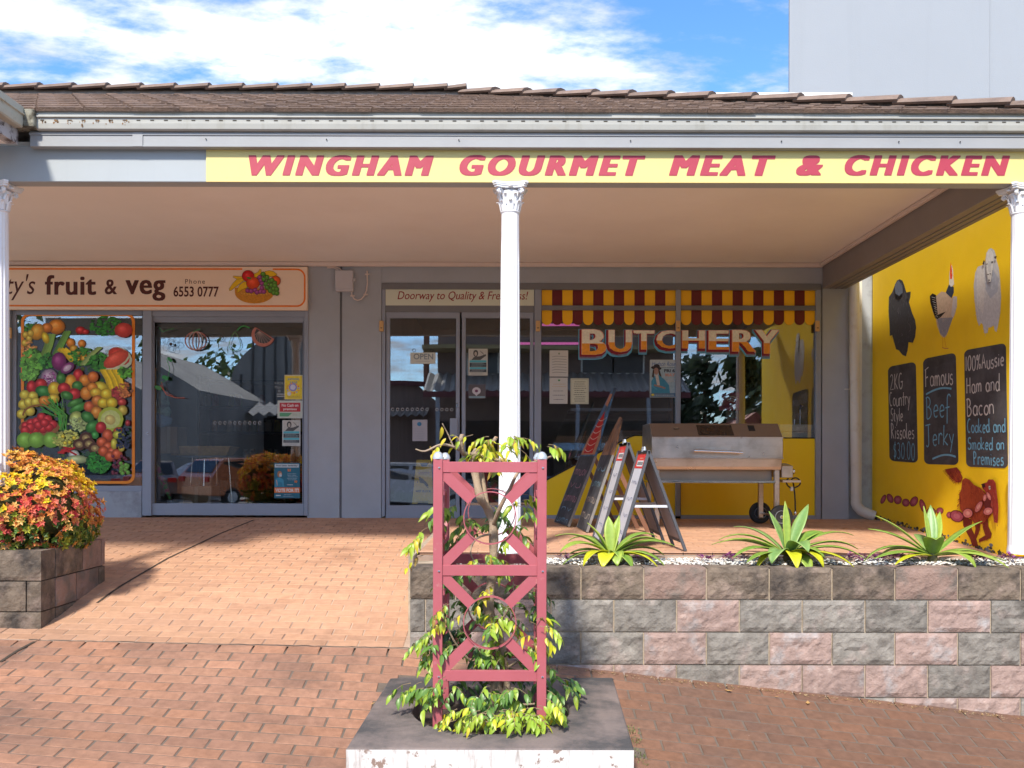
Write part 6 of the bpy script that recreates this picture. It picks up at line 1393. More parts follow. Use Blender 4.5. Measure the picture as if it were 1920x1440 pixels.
side((XL, YF, 0), (XR, YF, 0), (0, -1, 0)); side((XR, YB_, 0), (XL, YB_, 0), (0, 1, 0)); side((XL, YB_, 0), (XL, YF, 0), (-1, 0, 0)); side((XR, YF, 0), (XR, YB_, 0), (1, 0, 0))
for x in (XL+.006, XR+.004):
    for z in zr: MB().lathe([(.0055, 0), (.0055, -.003), (.003, -.0055), (0, -.006)], (x, YF-PW/2, z-.004), 10, 'Y').build('bolt', m_chrome, tr)

# the tree inside the trellis
tt_ = thing('climbing_tree', 'small glossy-leaved tree with a pale twisted trunk growing up inside the red trellis', 'tree', (-.03, 4.5, -.70)); TO = org(tt_)
TY = 4.5
def T(px, py, Y=TY): return W(px, py, Y)
path = [T(938, 1345), T(937, 1325), T(930, 1275, 4.48), T(940, 1230, 4.52), T(928, 1180), T(915, 1138, 4.48), T(921, 1090), T(925, 1040), T(924, 985), T(914, 955), T(900, 932, 4.46), T(890, 884), T(888, 862), T(896, 842)]
def smooth_path(p, k=4):
    o = []
    for i in range(len(p)-1):
        p0, p1, p2, p3 = p[max(i-1, 0)], p[i], p[i+1], p[min(i+2, len(p)-1)]
        for j in range(k):
            t = j/k; o.append(.5*((2*p1)+(p2-p0)*t+(2*p0-5*p1+4*p2-p3)*t*t+(-p0+3*p1-3*p2+p3)*t**3))
    return o+[p[-1]]
sp_ = smooth_path(path); rt = random.Random(2); mb = MB()
mb.tube(sp_, [lerp(.038, .020, min(i/len(sp_)*1.6, 1))*(1+.12*math.sin(i*1.3)) for i in range(len(sp_))], 12)
def limb(pts, r0, r1): q = smooth_path(pts); mb.tube(q, [lerp(r0, r1, i/(len(q)-1)) for i in range(len(q))], 8)
limb([T(937, 1320), T(950, 1290, 4.46), T(944, 1240, 4.44), T(936, 1200, 4.42)], .022, .012)
limb([T(912, 950), T(905, 905, 4.55), T(903, 880, 4.58), T(912, 850, 4.55), T(930, 820, 4.5)], .016, .009)
limb([T(924, 985), T(938, 950, 4.4), T(955, 918, 4.38), T(968, 890, 4.36), T(980, 878)], .012, .006)
limb([T(896, 862), T(880, 852), T(868, 850, 4.45), T(864, 828, 4.42), T(866, 815, 4.42)], .014, .010)
limb([T(880, 855), T(850, 838, 4.4), T(825, 834, 4.35), T(797, 846, 4.3), T(779, 842, 4.3)], .008, .003)
limb([T(850, 838, 4.4), T(840, 815, 4.38), T(829, 794, 4.35)], .004, .002); limb([T(896, 848), T(930, 862, 4.45), T(975, 872, 4.4), T(1020, 860, 4.35), T(1045, 852, 4.3)], .009, .004)
limb([T(924, 1000), T(893, 1010, 4.4), T(882, 1035, 4.35), T(890, 1055, 4.33)], .006, .003); limb([T(928, 1180), T(960, 1130, 4.38), T(962, 1090, 4.35)], .007, .003)
limb([T(937, 1260), T(970, 1240, 4.4), T(1000, 1215, 4.34)], .008, .003); limb([T(937, 1300), T(890, 1250, 4.4), T(850, 1200, 4.3), T(830, 1150, 4.25)], .008, .003); limb([T(940, 1320), T(1000, 1320, 4.5), T(1040, 1305, 4.5)], .007, .003)
mb.build('trunk', m_bark, tt_, smooth=True)
mb = MB()
for x, y in ((866, 815), (930, 820)): mb.lathe([(.0, 0), (.009, 0), (.009, .004), (0, .005)], T(x, y, 4.42 if x < 900 else 4.5)-Vector((0, 0, .002)), 8)
mb.build('cut_ends', M('cut wood', (.45, .25, .14), .8), tt_)
def leafmesh(L, w, fold, curl, col, col2, nm='leaf', mat=None):
    vs, cs = [], []; n = 5
    for i in range(n+1):
        t = i/n; ww = w*math.sin(math.pi*t**.85)**.8*(1-.25*t) if 0 < t < 1 else .0005; z = -curl*t*t*L
        for u in (-1, 0, 1): vs.append((L*t, u*ww, z+abs(u)*ww*fold)); k = .5*t if u else .9; cs.append(tuple(lerp(a, b, k) for a, b in zip(col, col2)))
    fs = [(i*3+j, i*3+j+1, (i+1)*3+j+1, (i+1)*3+j) for i in range(n) for j in (0, 1)]
    me = MB().add(vs, fs, cs).mesh(nm, mat or m_leafv); me.shade_smooth(); return me
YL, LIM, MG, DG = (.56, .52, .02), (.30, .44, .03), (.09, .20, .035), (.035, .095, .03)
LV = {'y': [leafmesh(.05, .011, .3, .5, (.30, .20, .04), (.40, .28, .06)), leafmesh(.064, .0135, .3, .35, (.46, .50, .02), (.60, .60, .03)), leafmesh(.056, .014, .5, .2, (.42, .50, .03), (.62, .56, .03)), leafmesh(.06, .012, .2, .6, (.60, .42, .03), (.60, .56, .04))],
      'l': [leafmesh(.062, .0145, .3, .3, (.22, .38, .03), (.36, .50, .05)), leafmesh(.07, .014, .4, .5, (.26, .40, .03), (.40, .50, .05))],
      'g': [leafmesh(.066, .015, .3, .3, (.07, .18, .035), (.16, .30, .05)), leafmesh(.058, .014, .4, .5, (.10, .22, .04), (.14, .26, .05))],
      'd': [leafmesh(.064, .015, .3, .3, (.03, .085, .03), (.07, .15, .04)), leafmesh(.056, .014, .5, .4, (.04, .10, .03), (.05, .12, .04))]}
single = [0]; extra = MB(); twigs = MB(); TR_ = random.Random(77)
def put_leaf(p, d, hue):
    me = TR_.choice(LV[hue]); d = d.normalized(); up = Vector((TR_.uniform(-.5, .5), TR_.uniform(-.9, .1), 1)); y = up.cross(d); y = y.normalized() if y.length > .01 else Vector((0, 1, 0)); z = d.cross(y); s_ = TR_.choice([TR_.uniform(.45, .75), TR_.uniform(.7, 1.05)])
    m4 = Matrix(((d.x*s_, y.x*s_, z.x*s_, p.x), (d.y*s_, y.y*s_, z.y*s_, p.y), (d.z*s_, y.z*s_, z.z*s_, p.z), (0, 0, 0, 1)))
    if single[0] < 300: inst(None, 'leaf', me, tt_, Matrix.Translation(-TO) @ m4); single[0] += 1
    else:
        ca = me.color_attributes['col'].data
        extra.add([m4 @ v.co for v in me.vertices], [list(q.vertices) for q in me.polygons], [tuple(c.color[:3]) for c in ca])
def spray(px, py, Y, n, hues, L=.10, dirx=0, sp=.02, droop=.9):
    """a drooping twig with alternate leaves, starting near (px, py)"""
    o = W(px, py, Y); a = TR_.uniform(0, 6.28); d = Vector((math.cos(a)+dirx*1.5, math.sin(a)*.7-.3, TR_.uniform(-.1, .6))).normalized(); pts = [o]
    for i in range(n): d = (d+Vector((0, 0, -droop/n*1.4))).normalized(); pts.append(pts[-1]+d*L/n)
    twigs.tube(pts, [.0022]+[.0013]*n, 4, (.25, .18, .10))
    for i, p in enumerate(pts[1:]):
        for s_ in (1, -1):
            if TR_.random() < .82:
                r_ = Vector((-d.y, d.x, 0)).normalized()*s_; put_leaf(p, d*.8+r_*TR_.uniform(.5, 1.3)+Vector((0, 0, -TR_.uniform(-.1, .6))), TR_.choice(hues))
CL = [  # px, py, depth, spread x, spread y, sprays, hues
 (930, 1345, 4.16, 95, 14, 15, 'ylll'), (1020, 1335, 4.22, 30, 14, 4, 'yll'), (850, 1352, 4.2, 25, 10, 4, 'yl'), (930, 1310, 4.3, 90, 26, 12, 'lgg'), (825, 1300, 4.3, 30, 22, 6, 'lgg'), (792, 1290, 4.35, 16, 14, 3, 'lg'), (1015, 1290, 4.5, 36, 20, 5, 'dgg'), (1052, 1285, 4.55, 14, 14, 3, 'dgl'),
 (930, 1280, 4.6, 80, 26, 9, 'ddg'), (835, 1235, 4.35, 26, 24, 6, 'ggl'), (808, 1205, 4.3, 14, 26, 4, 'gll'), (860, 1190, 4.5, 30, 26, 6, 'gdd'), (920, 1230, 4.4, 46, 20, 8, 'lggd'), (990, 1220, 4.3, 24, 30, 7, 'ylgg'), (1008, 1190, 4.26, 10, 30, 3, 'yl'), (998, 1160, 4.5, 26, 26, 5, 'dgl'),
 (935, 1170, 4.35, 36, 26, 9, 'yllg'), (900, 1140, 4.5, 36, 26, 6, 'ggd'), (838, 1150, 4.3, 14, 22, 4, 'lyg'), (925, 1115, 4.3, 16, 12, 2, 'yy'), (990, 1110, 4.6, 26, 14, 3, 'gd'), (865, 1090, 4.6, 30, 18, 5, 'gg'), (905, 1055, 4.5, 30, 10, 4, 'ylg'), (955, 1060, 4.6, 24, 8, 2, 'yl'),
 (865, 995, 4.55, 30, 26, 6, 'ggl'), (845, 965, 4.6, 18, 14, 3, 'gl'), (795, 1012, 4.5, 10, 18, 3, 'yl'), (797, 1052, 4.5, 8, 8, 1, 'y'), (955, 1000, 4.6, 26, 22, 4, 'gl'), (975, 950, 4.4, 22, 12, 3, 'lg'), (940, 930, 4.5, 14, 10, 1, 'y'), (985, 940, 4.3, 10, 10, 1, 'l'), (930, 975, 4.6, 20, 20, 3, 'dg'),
 (905, 835, 4.45, 26, 12, 5, 'yyl'), (965, 835, 4.45, 30, 14, 5, 'lly'), (860, 842, 4.45, 12, 8, 1, 'y'), (925, 868, 4.45, 40, 8, 3, 'yl'), (1025, 845, 4.35, 14, 8, 2, 'ly'), (830, 845, 4.3, 6, 6, 1, 'y')]
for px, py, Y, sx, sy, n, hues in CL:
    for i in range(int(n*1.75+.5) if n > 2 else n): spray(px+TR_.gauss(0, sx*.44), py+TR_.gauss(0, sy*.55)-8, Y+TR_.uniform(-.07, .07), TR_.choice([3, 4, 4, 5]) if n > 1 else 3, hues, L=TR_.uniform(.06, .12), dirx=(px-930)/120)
for px, py, hue, dx_ in ((828, 800, 'y', (.1, -.2, -1)), (836, 822, 'y', (-.7, -.3, -.6)), (806, 836, 'y', (.3, -.2, -1)), (1012, 832, 'l', (.3, -.2, -1))): put_leaf(W(px, py, 4.34), Vector(dx_), hue)
extra.build('leaves', m_leafv, tt_, kind='stuff', smooth=True); twigs.build('twigs', MV('twig', .8), tt_, kind='stuff')

# ================================================================ the red and yellow shrub in the stone planter
hb = thing('nandina_shrub', 'dense low shrub with red, orange and yellow leaves overflowing the stone planter', 'shrub', (-3.4, 6.0, 0)); rh = random.Random(9)
lobes = [((-3.42, 5.98, .36), (.52, .36, .33)), ((-2.98, 5.86, .28), (.24, .24, .28)), ((-3.30, 5.80, .24), (.40, .26, .27)), ((-3.66, 5.95, .36), (.32, .36, .34)), ((-2.90, 6.10, .22), (.14, .22, .22)), ((-3.12, 6.12, .32), (.30, .26, .28)), ((-3.72, 6.2, .3), (.2, .28, .32))]
fol = MB()
def inl(p, k, s_=1.):
    c, r = lobes[k]; return sum(((p[i]-c[i])/(r[i]*s_))**2 for i in range(3)) < 1
def rosette(p, nrm_, top, seed):
    n = nrm_.normalized(); t1 = n.orthogonal().normalized(); t2 = n.cross(t1); k = rh.choice([5, 6, 7]); a0 = rh.uniform(0, 6.28)
    q = .5+.5*noise.noise(p*5.5)+rh.uniform(-.18, .18)
    zf = clamp((p.z-.05)/.5, 0, 1)*.6+max(n.z, 0)*.5
    if zf < .2 and rh.random() < .75: base = rh.choice([(.10, .20, .03), (.16, .24, .03), (.07, .14, .03), (.26, .26, .04)])
    elif q < .40: base = rh.choice([(.60, .06, .07), (.66, .14, .10), (.52, .04, .05), (.66, .22, .14)]) if zf < .72 else rh.choice([(.72, .30, .05), (.74, .42, .05)])
    elif q < .60: base = rh.choice([(.72, .24, .06), (.74, .34, .07), (.64, .16, .07), (.70, .40, .12)])
    else: base = rh.choice([(.76, .50, .02), (.70, .56, .02), (.74, .44, .05)]) if zf > .5 else rh.choice([(.40, .40, .03), (.26, .32, .03), (.66, .30, .06), (.18, .26, .03)])
    for i in range(k):
        a = a0+2*math.pi*i/k; el = rh.uniform(.15, .95); d = (t1*math.cos(a)+t2*math.sin(a))*math.cos(el)+n*math.sin(el); L = rh.uniform(.022, .038); s_ = d.cross(n).normalized()*L*rh.uniform(.20, .27); v = rh.uniform(.85, 1.35); c = tuple(min(x*v, .88) for x in base)
        m_ = p+d*L*.45; c2 = tuple(x*.8 for x in c)
        fol.add([p, m_+s_+n*.002, p+d*L-n*L*.12, m_-s_+n*.002, m_-n*.002], [(0, 1, 4), (1, 2, 4), (2, 3, 4), (3, 0, 4)], [c2, c, c, c, c2])
cnt = 0
for k, (c, r) in enumerate(lobes):
    n = int(4300*(r[0]*r[1]+r[1]*r[2]+r[0]*r[2])*(1. if c[0] > -4.3 else .4))
    for i in range(n):
        u = rh.uniform(-1, 1); a = rh.uniform(0, 6.28); d = Vector((math.sqrt(1-u*u)*math.cos(a), math.sqrt(1-u*u)*math.sin(a), u))
        sc = 1+.20*noise.noise(d*2.6+Vector(c)*3)+.08*noise.noise(d*7)+rh.uniform(-.10, .05)
        p = Vector((c[0]+d.x*r[0]*sc, c[1]+d.y*r[1]*sc, c[2]+d.z*r[2]*sc)); 
        if p.z < .0 or any(j != k and inl(p, j, .93) for j in range(len(lobes))): continue
        if p.x < -4.8: continue
        g_ = noise.noise(p*7)
        rosette(p, Vector((d.x/r[0], d.y/r[1], d.z/r[2])).normalized()+Vector((0, 0, .35)), 0, i); cnt += 1
fol.build('foliage', m_hedge, hb, kind='stuff')
ms = MB()
for k, (c, r) in enumerate(lobes[:6]):
    for i in range(9):
        p0 = Vector((c[0]+rh.uniform(-.1, .1), c[1]+.02, 0)); p1 = Vector((c[0]+rh.uniform(-.8, .8)*r[0], c[1]+rh.uniform(-.7, .7)*r[1], c[2]+r[2]*rh.uniform(.2, .75))); ms.tube([p0, p0.lerp(p1, .5)+Vector((rh.uniform(-.03, .03), 0, .03)), p1], [.008, .005, .003], 5)
ms.build('stems', M('shrub stem', (.16, .11, .07), .9), hb)
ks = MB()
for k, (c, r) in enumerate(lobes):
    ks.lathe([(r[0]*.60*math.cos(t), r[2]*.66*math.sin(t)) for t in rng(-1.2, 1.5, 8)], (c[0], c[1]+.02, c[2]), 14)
ks.build('inner_foliage', M('shaded shrub leaves', (.045, .06, .02), .95, .5, 40, .9, 60, col2=(.10, .10, .03), c2scale=30), hb)  # solid core, its dark colour paints in the shade between the leaves
# ================================================================ folding pavement signs
def panel8(a, b, c, d, th, n):       # quad a b c d (front face), pushed back along n
    n = Vector(n).normalized()*th; p = [Vector(q) for q in (a, b, c, d)]
    return MB().add(p+[q+n for q in p], [(0, 1, 2, 3), (7, 6, 5, 4), (0, 4, 5, 1), (1, 5, 6, 2), (2, 6, 7, 3), (3, 7, 4, 0)])
m_wb = M('white board', (.62, .62, .66), .35, .04, 4, streak=((.50, .50, .56), (3, 3, 1.2), .55, .8)); m_fr = M('dark sign frame', (.075, .075, .085), .5, .1, 5); m_grb = M('grey board back', (.30, .26, .27), .7, .08, 4)
m_hred = M('red header', (.62, .03, .02), .45, .08, 6)
def aframe(label, xa, y0, y1, za, xl, xr, skew=.0, group='white folding signs'):
    """ridge at x = xa, z = za running from y0 (near) to y1 (far); feet at xl and xr"""
    t = thing('pavement_sign', label, 'pavement sign', ((xl+xr)/2, (y0+y1)/2, 0), group)
    A0, A1 = Vector((xa, y0, za)), Vector((xa+skew, y1, za)); L0, L1 = Vector((xl, y0, .004)), Vector((xl+skew, y1, .004)); R0, R1 = Vector((xr, y0, .004)), Vector((xr+skew, y1, .004))
    nl = (L0-A0).cross(L1-L0).normalized(); nl = nl if nl.x > 0 else -nl          # inward normal of the left leaf
    def pt(P0, P1, Q0, Q1, u, v): return (P0.lerp(Q0, v)).lerp(P1.lerp(Q1, v), u)
    f = lambda u, v: pt(A0, A1, L0, L1, u, v); g = lambda u, v: pt(A0, A1, R0, R1, u, v)
    panel8(f(.06, .02), f(.94, .02), f(.94, .97), f(.06, .97), .008, nl).build('left_board', m_wb, t)
    panel8(f(.06, .02)-nl*.0015, f(.94, .02)-nl*.0015, f(.94, .17)-nl*.0015, f(.06, .17)-nl*.0015, .001, nl).build('header', m_hred, t)
    o = f(.20, .15)-nl*.002; mb = MB(); ux = (f(.8, .15)-f(.2, .15)); uz = (f(.2, .09)-f(.2, .15))
    mb.add([o, o+ux, o+ux+uz, o+uz], [(0, 1, 2, 3)], (.66, .66, .66)); r = random.Random(int(xa*100))
    for i in range(6):
        p = o-nl*.0004+ux*(.06+i*.15)+uz*.2; mb.add([p, p+ux*.10, p+ux*.10+uz*.6, p+uz*.6], [(0, 1, 2, 3)], (.05, .05, .06))
    p = f(.30, .075)-nl*.002; mb.add([p, p+ux*.6, p+ux*.6+uz*.25, p+uz*.25], [(0, 1, 2, 3)], (.55, .2, .15))
    for i in range(4):        # worn marker writing
        v = .26+.17*i; o2 = f(.22, v+.07)-nl*.002; hand(mb, r.choice(['nuv', 'umn', 'vun']), o2, ux.normalized(), -(f(.2, .5)-f(.2, .4)).normalized(), ux.length*r.uniform(.7, 1.1), .035, .005, tuple(-nl), r, lift=.0008, col=(.25, .26, .34))
    mb.build('header_print', m_paint, t, kind='stuff')
    for nm, h in (('left', f), ('right', g)):
        for u in (0, 1): MB().bar(h(u, -.01), h(u, 1), .020, .026, (0, 1, 0)).build('side_rail', m_fr, t, bev=.003)
        MB().bar(h(0, .0), h(1, .0), .02, .02, (0, 0, 1)).build('top_rail', m_fr, t, bev=.002)
    nr = (R0-A0).cross(R1-R0).normalized(); nr = nr if nr.x < 0 else -nr
    panel8(g(.06, .02), g(.94, .02), g(.94, .88), g(.06, .88), .006, nr).build('right_board', m_grb, t)
    for h in (f, g): MB().bar(h(0, .90 if h == g else .985), h(1, .90 if h == g else .985), .02, .02, (0, 0, 1)).build('foot_rail', m_fr, t)
    MB().bar(f(0, .55), g(0, .55), .016, .006, (0, 1, 0)).build('stay_bar', m_wb, t); MB().bar(f(1, .55), g(1, .55), .016, .006, (0, 1, 0)).build('stay_bar', m_wb, t)
    mb = MB(); c = (A0+A1)/2; mb.tube([c+Vector((-.0, -.05, .0)), c+Vector((0, -.045, .03)), c+Vector((0, .045, .03)), c+Vector((0, .05, 0))], .006, 8); mb.box(c.x-.012, c.x+.012, c.y-.03, c.y+.03, c.z, c.z+.022); mb.build('carry_handle', m_galv, t)
    return t
aframe('white folding pavement sign with a red header, the nearer of the pair', .925, 5.90, 6.28, .650, .735, 1.165, -.01)
aframe('white folding pavement sign with a red header, the farther one beside the chalk signs', .86, 6.40, 6.86, .712, .655, 1.115, .0)
m_chalk = M('worn blackboard', (.045, .045, .05), .7, .25, 8, dirt=(.11, .11, .12), dscale=6, dlo=.5, dhi=.75); m_wood2 = M('varnished timber leg', (.20, .09, .05), .6, .2, 8)
def chalk_sign(label, foot, top, Y0, Y1, zt, split, rows, sausage, hw=.045):
    """tall blackboard with a painted cut-out top, leaning back on a hinged rear leg"""
    t = thing('chalk_sign', label, 'pavement sign', (foot, Y0, 0), 'tall chalkboard signs with painted tops')
    def P(u, v): return Vector((lerp(foot, top, v), 0, lerp(.01, zt, v)))+Vector((lerp(-hw, hw, u), lerp(Y1, Y0, u), 0))
    n = (P(1, 0)-P(0, 0)).cross(P(0, 1)-P(0, 0)).normalized(); n = n if n.y > 0 else -n
    def poly(uv, th, name, m, lift=0., col=None, cs=None):
        return MB().prism([P(*q)-n*lift for q in uv], n, th, col).build(name, m, t)
    poly([(0, .0), (1, .0), (1, split), (0, split)], .014, 'blackboard', m_chalk)
    out = [(0, split), (1, split), (1.0, split+.06), (.80, split+.2), (.74, split+.3), (.62, .92), (.60, 1.0), (.42, 1.0), (.36, .92), (.22, split+.28), (.12, split+.14)] if sausage else [(0, split), (1, split), (1, split+.1), (.86, .86), (.74, .97), (.52, 1.0), (.36, .93), (.2, .80), (.04, split+.12)]
    poly(out, .014, 'painted_top', M('blue sign paint', (.04, .12, .22), .55, .25, 14, col2=(.02, .04, .07), c2scale=9) if sausage else M('brown sign paint', (.26, .12, .05), .55, .3, 14, col2=(.08, .035, .02), c2scale=9), .0)
    mb = MB()
    if sausage:
        def pl(uv, c, lf): mb.add([P(*q)-n*lf for q in uv], [list(range(len(uv)))], c)
        pl([(.05, split+.01), (.95, split+.01), (.92, split+.13), (.70, split+.22), (.35, split+.22), (.12, split+.13)], (.42, .20, .12), .002); pl([(.18, split+.02), (.78, split+.02), (.72, split+.24), (.55, split+.33), (.36, split+.24)], (.45, .025, .02), .003)
        for i in range(6):
            v = split+.05+i*.045; mb.ribbon([P(.22+.5*s_+.02*i, v-.018*math.sin(s_*math.pi))-n*.0045 for s_ in rng(0, 1, 8)], .007, tuple(-n), .0004, (.62, .45, .36))
        pl([(.40, .88), (.60, .86), (.62, .95), (.45, .96)], (.45, .20, .12), .004)
    else:
        for i in range(5): mb.ribbon([P(.25+.1*i+.03*math.sin(s_*6), split+.03+s_*(.9-split)*(.95-.1*abs(i-2)))-n*.003 for s_ in rng(0, 1, 8)], .009, tuple(-n), .0004, (.50, .26, .10) if i % 2 else (.34, .15, .05))
    r = random.Random(int(foot*50)); ux = (P(1, 0)-P(0, 0)).normalized(); uz = (P(0, 1)-P(0, 0)).normalized()
    for txt, v0, v1, c in rows: hand(mb, txt, P(.1, v0)-n*.001, ux, uz, (P(.9, 0)-P(.1, 0)).length, (P(0, v1)-P(0, v0)).length, .007, tuple(-n), r, lift=.0015, col=c)
    mb.build('painted_marks', m_paint, t)
    for u in (.0, 1.): MB().bar(P(u, .0)+n*.007, P(u, split)+n*.007, .016, .020, tuple(n)).build('edge_batten', M('scuffed edge', (.20, .19, .18), .7, .3, 20), t)
    for u in (.12, .88):
        a = P(u, split*.98)+n*.02; b = Vector((a.x+.30, a.y+.03, .0)); MB().bar(a, b, .035, .018, (0, 1, 0)).build('rear_leg', m_wood2, t)
    return t
chalk_sign('tall narrow chalkboard with a blue and red sausage painted top, leftmost of the folding signs', .50, .98, 8.05, 8.62, 1.26, .50, [('mnuov', .36, .43, (.45, .22, .27)), ('vu', .27, .33, (.45, .22, .27)), ('umnvou', .17, .24, (.45, .22, .27)), ('nv', .10, .14, (.20, .34, .44)), ('uvmn', .015, .07, (.20, .34, .44))], True)
chalk_sign('second tall chalkboard with a brown wood-grain painted top, right behind the sausage sign', .635, .955, 7.42, 7.95, .965, .66, [('vu', .52, .58, (.20, .34, .44)), ('umnv', .38, .46, (.2, .32, .38)), ('nvou', .24, .32, (.42, .34, .28)), ('mun', .10, .18, (.42, .36, .30))], False, .018)

# ================================================================ barbecue
bq = thing('barbecue', 'long stainless steel hooded barbecue on black wheels in front of the butcher window', 'barbecue', (1.86, 8.2, 0))
BY0, BY1 = 8.02, 8.62
def bpx(px, py, Y=BY0): return W(px, py, Y)
x0, x1 = bpx(1222, 800).x, bpx(1468, 800).x
def zz(py, Y=BY0): return EYE+(VY-py)*Y/FPX
prof = [(BY0, zz(858)), (BY0, zz(819)), (BY0+.16, .935), (BY1-.05, .945), (BY1, zz(858))]
MB().prism([(x0, y, z) for y, z in prof[:2]+[(BY0+.15, .93), (BY1-.05, .93), (BY1, zz(858))]], (1, 0, 0), x1-x0).build('hood', m_steel, bq, bev=.004)
sl_ = Vector((0, .15, .93-zz(819))).normalized(); nn = Vector((0, -sl_.z, sl_.y)); hz = zz(819)
def on_slope(u0, u1, v0, v1, name, m, lift=.002):
    L = Vector((0, .15, .93-hz)).length; q = [Vector((lerp(x0, x1, u), BY0, hz))+sl_*L*v for u, v in ((u0, v0), (u1, v0), (u1, v1), (u0, v1))]
    return MB().add([p+nn*lift for p in q]+[p+nn*.0002 for p in q], [(0, 1, 2, 3), (0, 4, 5, 1), (1, 5, 6, 2), (2, 6, 7, 3), (3, 7, 4, 0)]).build(name, m, bq)
on_slope(.004, .996, .03, .99, 'hood_slope', m_steelb, .0015); on_slope(.36, .63, .12, .86, 'viewing_window', M('smoked glass', (.03, .02, .015), .15), .004); on_slope(.755, .805, .45, .85, 'latch_slot', m_black, .004)
c = Vector((lerp(x0, x1, .20), BY0+.09, hz+.075)); MB().lathe([(.0, 0), (.024, 0), (.028, .006), (.022, .012), (.0, .010)], c, 18).build('thermometer', m_chrome, bq, smooth=rad(40))
MB().box(x0-.002, x1+.002, BY0-.006, BY0+.002, hz-.008, hz+.004).build('hood_lip', m_steel, bq, bev=.002)
MB().box(x0-.003, x1+.003, BY0-.008, BY0+.004, zz(858)-.006, zz(858)+.006).build('hood_lip', m_steel, bq, bev=.002)
p0, p1 = bpx(1301, 845, BY0-.05), bpx(1392, 848.5, BY0-.05); MB().tube([p0, p1], .012, 12).build('hood_handle', m_chrome, bq, smooth=rad(50)); mb = MB()
for p in (p0.lerp(p1, .05), p0.lerp(p1, .95)): mb.tube([p, p+Vector((0, .055, 0))], .007, 8)
mb.build('handle_stub', m_steel, bq)
xb = bpx(1466, 870).x
MB().prism([(x0+.005, y, z) for y, z in ((BY0+.004, zz(859)), (BY0+.012, zz(874)), (BY0+.03, zz(880)), (BY1-.02, zz(880)), (BY1, zz(859)))], (1, 0, 0), xb-x0-.005).build('fire_box', m_steel, bq, bev=.003)
MB().box(x0+.02, xb-.06, BY0+.10, BY1-.05, zz(900), zz(880)-.002).build('grease_tray', M('stained steel', (.30, .24, .19), .4, .12, 4, metal=.8), bq)
MB().box(x0-.01, xb-.05, BY0+.02, BY1-.02, zz(905), zz(900)-.002).build('shelf_rail', m_chrome, bq, bev=.003)
sx0, sx1 = bpx(1467, 880).x, bpx(1488, 880).x
MB().box(sx0, sx1, BY0+.02, BY0+.34, zz(894.5), zz(872)).build('side_burner', m_steel, bq, bev=.004); MB().prism([(sx0, BY0+.02, zz(871.5)), (sx0, BY0+.34, zz(871.5)), (sx0, BY0+.2, zz(867.5))], (1, 0, 0), sx1-sx0-.01).build('burner_cover', m_steel, bq)
MB().lathe([(0, 0), (.016, 0), (.016, .012), (.024, .016), (.024, .040), (.018, .044), (0, .044)], (sx1, BY0+.12, zz(883)), 16, 'X').build('knob', m_chrome, bq, smooth=rad(40))
MB().box(sx0, bpx(1501, 900).x, BY0-.01, BY0+.30, zz(903.5), zz(899)).build('side_shelf', m_steel, bq, bev=.002)
for nm, px, yy in (('a', 1463, BY0+.03), ('b', 1450, BY1-.1)):
    X = bpx(1463, 900).x-.02 if nm == 'a' else bpx(1463, 900).x-.03
    MB().box(X-.022, X+.022, yy, yy+.04, .06, zz(880)-.002 if nm == 'a' else zz(905)).build('leg', m_steel, bq, bev=.003)
for yy in (BY0+.03, BY1-.1): MB().box(x0+.03, x0+.075, yy, yy+.04, .01, zz(880)-.002).build('leg', m_steel, bq, bev=.003)
MB().box(x0+.035, x0+.07, BY0+.07, BY1-.1, .12, .15).build('foot_bar', m_steel, bq)
XA = bpx(1463, 900).x-.018
for yy, lab in ((BY0-.075, 1), (BY1-.02, 2)):
    wl = MB().lathe([(.055, -.022), (.085, -.028), (.098, -.022), (.103, -.008), (.103, .008), (.098, .022), (.085, .028), (.055, .022)], (XA+.0, yy, .103), 28, 'Y').build('wheel', m_rubber, bq, smooth=rad(40))
    MB().lathe([(.0, -.031), (.014, -.031), (.016, -.012), (.045, -.012), (.055, -.030), (.058, -.024), (.058, .024), (.02, .02), (.0, .02)], (XA, yy, .103), 24, 'Y').build('rim', m_galv, wl, smooth=rad(30)); MB().lathe([(.0, -.036), (.009, -.036), (.009, -.03)], (XA, yy, .103), 10, 'Y').build('hub_cap', M('brass hub', (.4, .3, .1), .4, metal=.8), wl)
MB().tube([(XA, BY0-.08, .103), (XA, BY1, .103)], .010, 8).build('axle', m_steel, bq)
hs_ = thing('gas_hose', 'black gas hose looped over the shelf at the right end of the barbecue', 'hose', tuple(bpx(1491, 960, BY0+.1))); Yh = BY0+.10
pts = [bpx(x, y, Yh) for x, y in ((1478, 897), (1474, 903), (1478, 912), (1487, 915), (1498, 910), (1500, 902), (1492, 896), (1484, 899), (1487, 906), (1490, 930), (1491, 958))]
MB().tube(smooth_path(pts), .0065, 8).build('hose', m_rubber, hs_, smooth=True); MB().lathe([(0, -.02), (.012, -.018), (.015, 0), (.010, .02), (0, .022)], bpx(1491, 962, Yh), 12).build('regulator', m_chrome, hs_, smooth=True); p = bpx(1484, 916, Yh); MB().box(p.x-.012, p.x+.012, p.y-.01, p.y+.01, p.z-.02, p.z+.015).build('clip', m_galv, hs_)

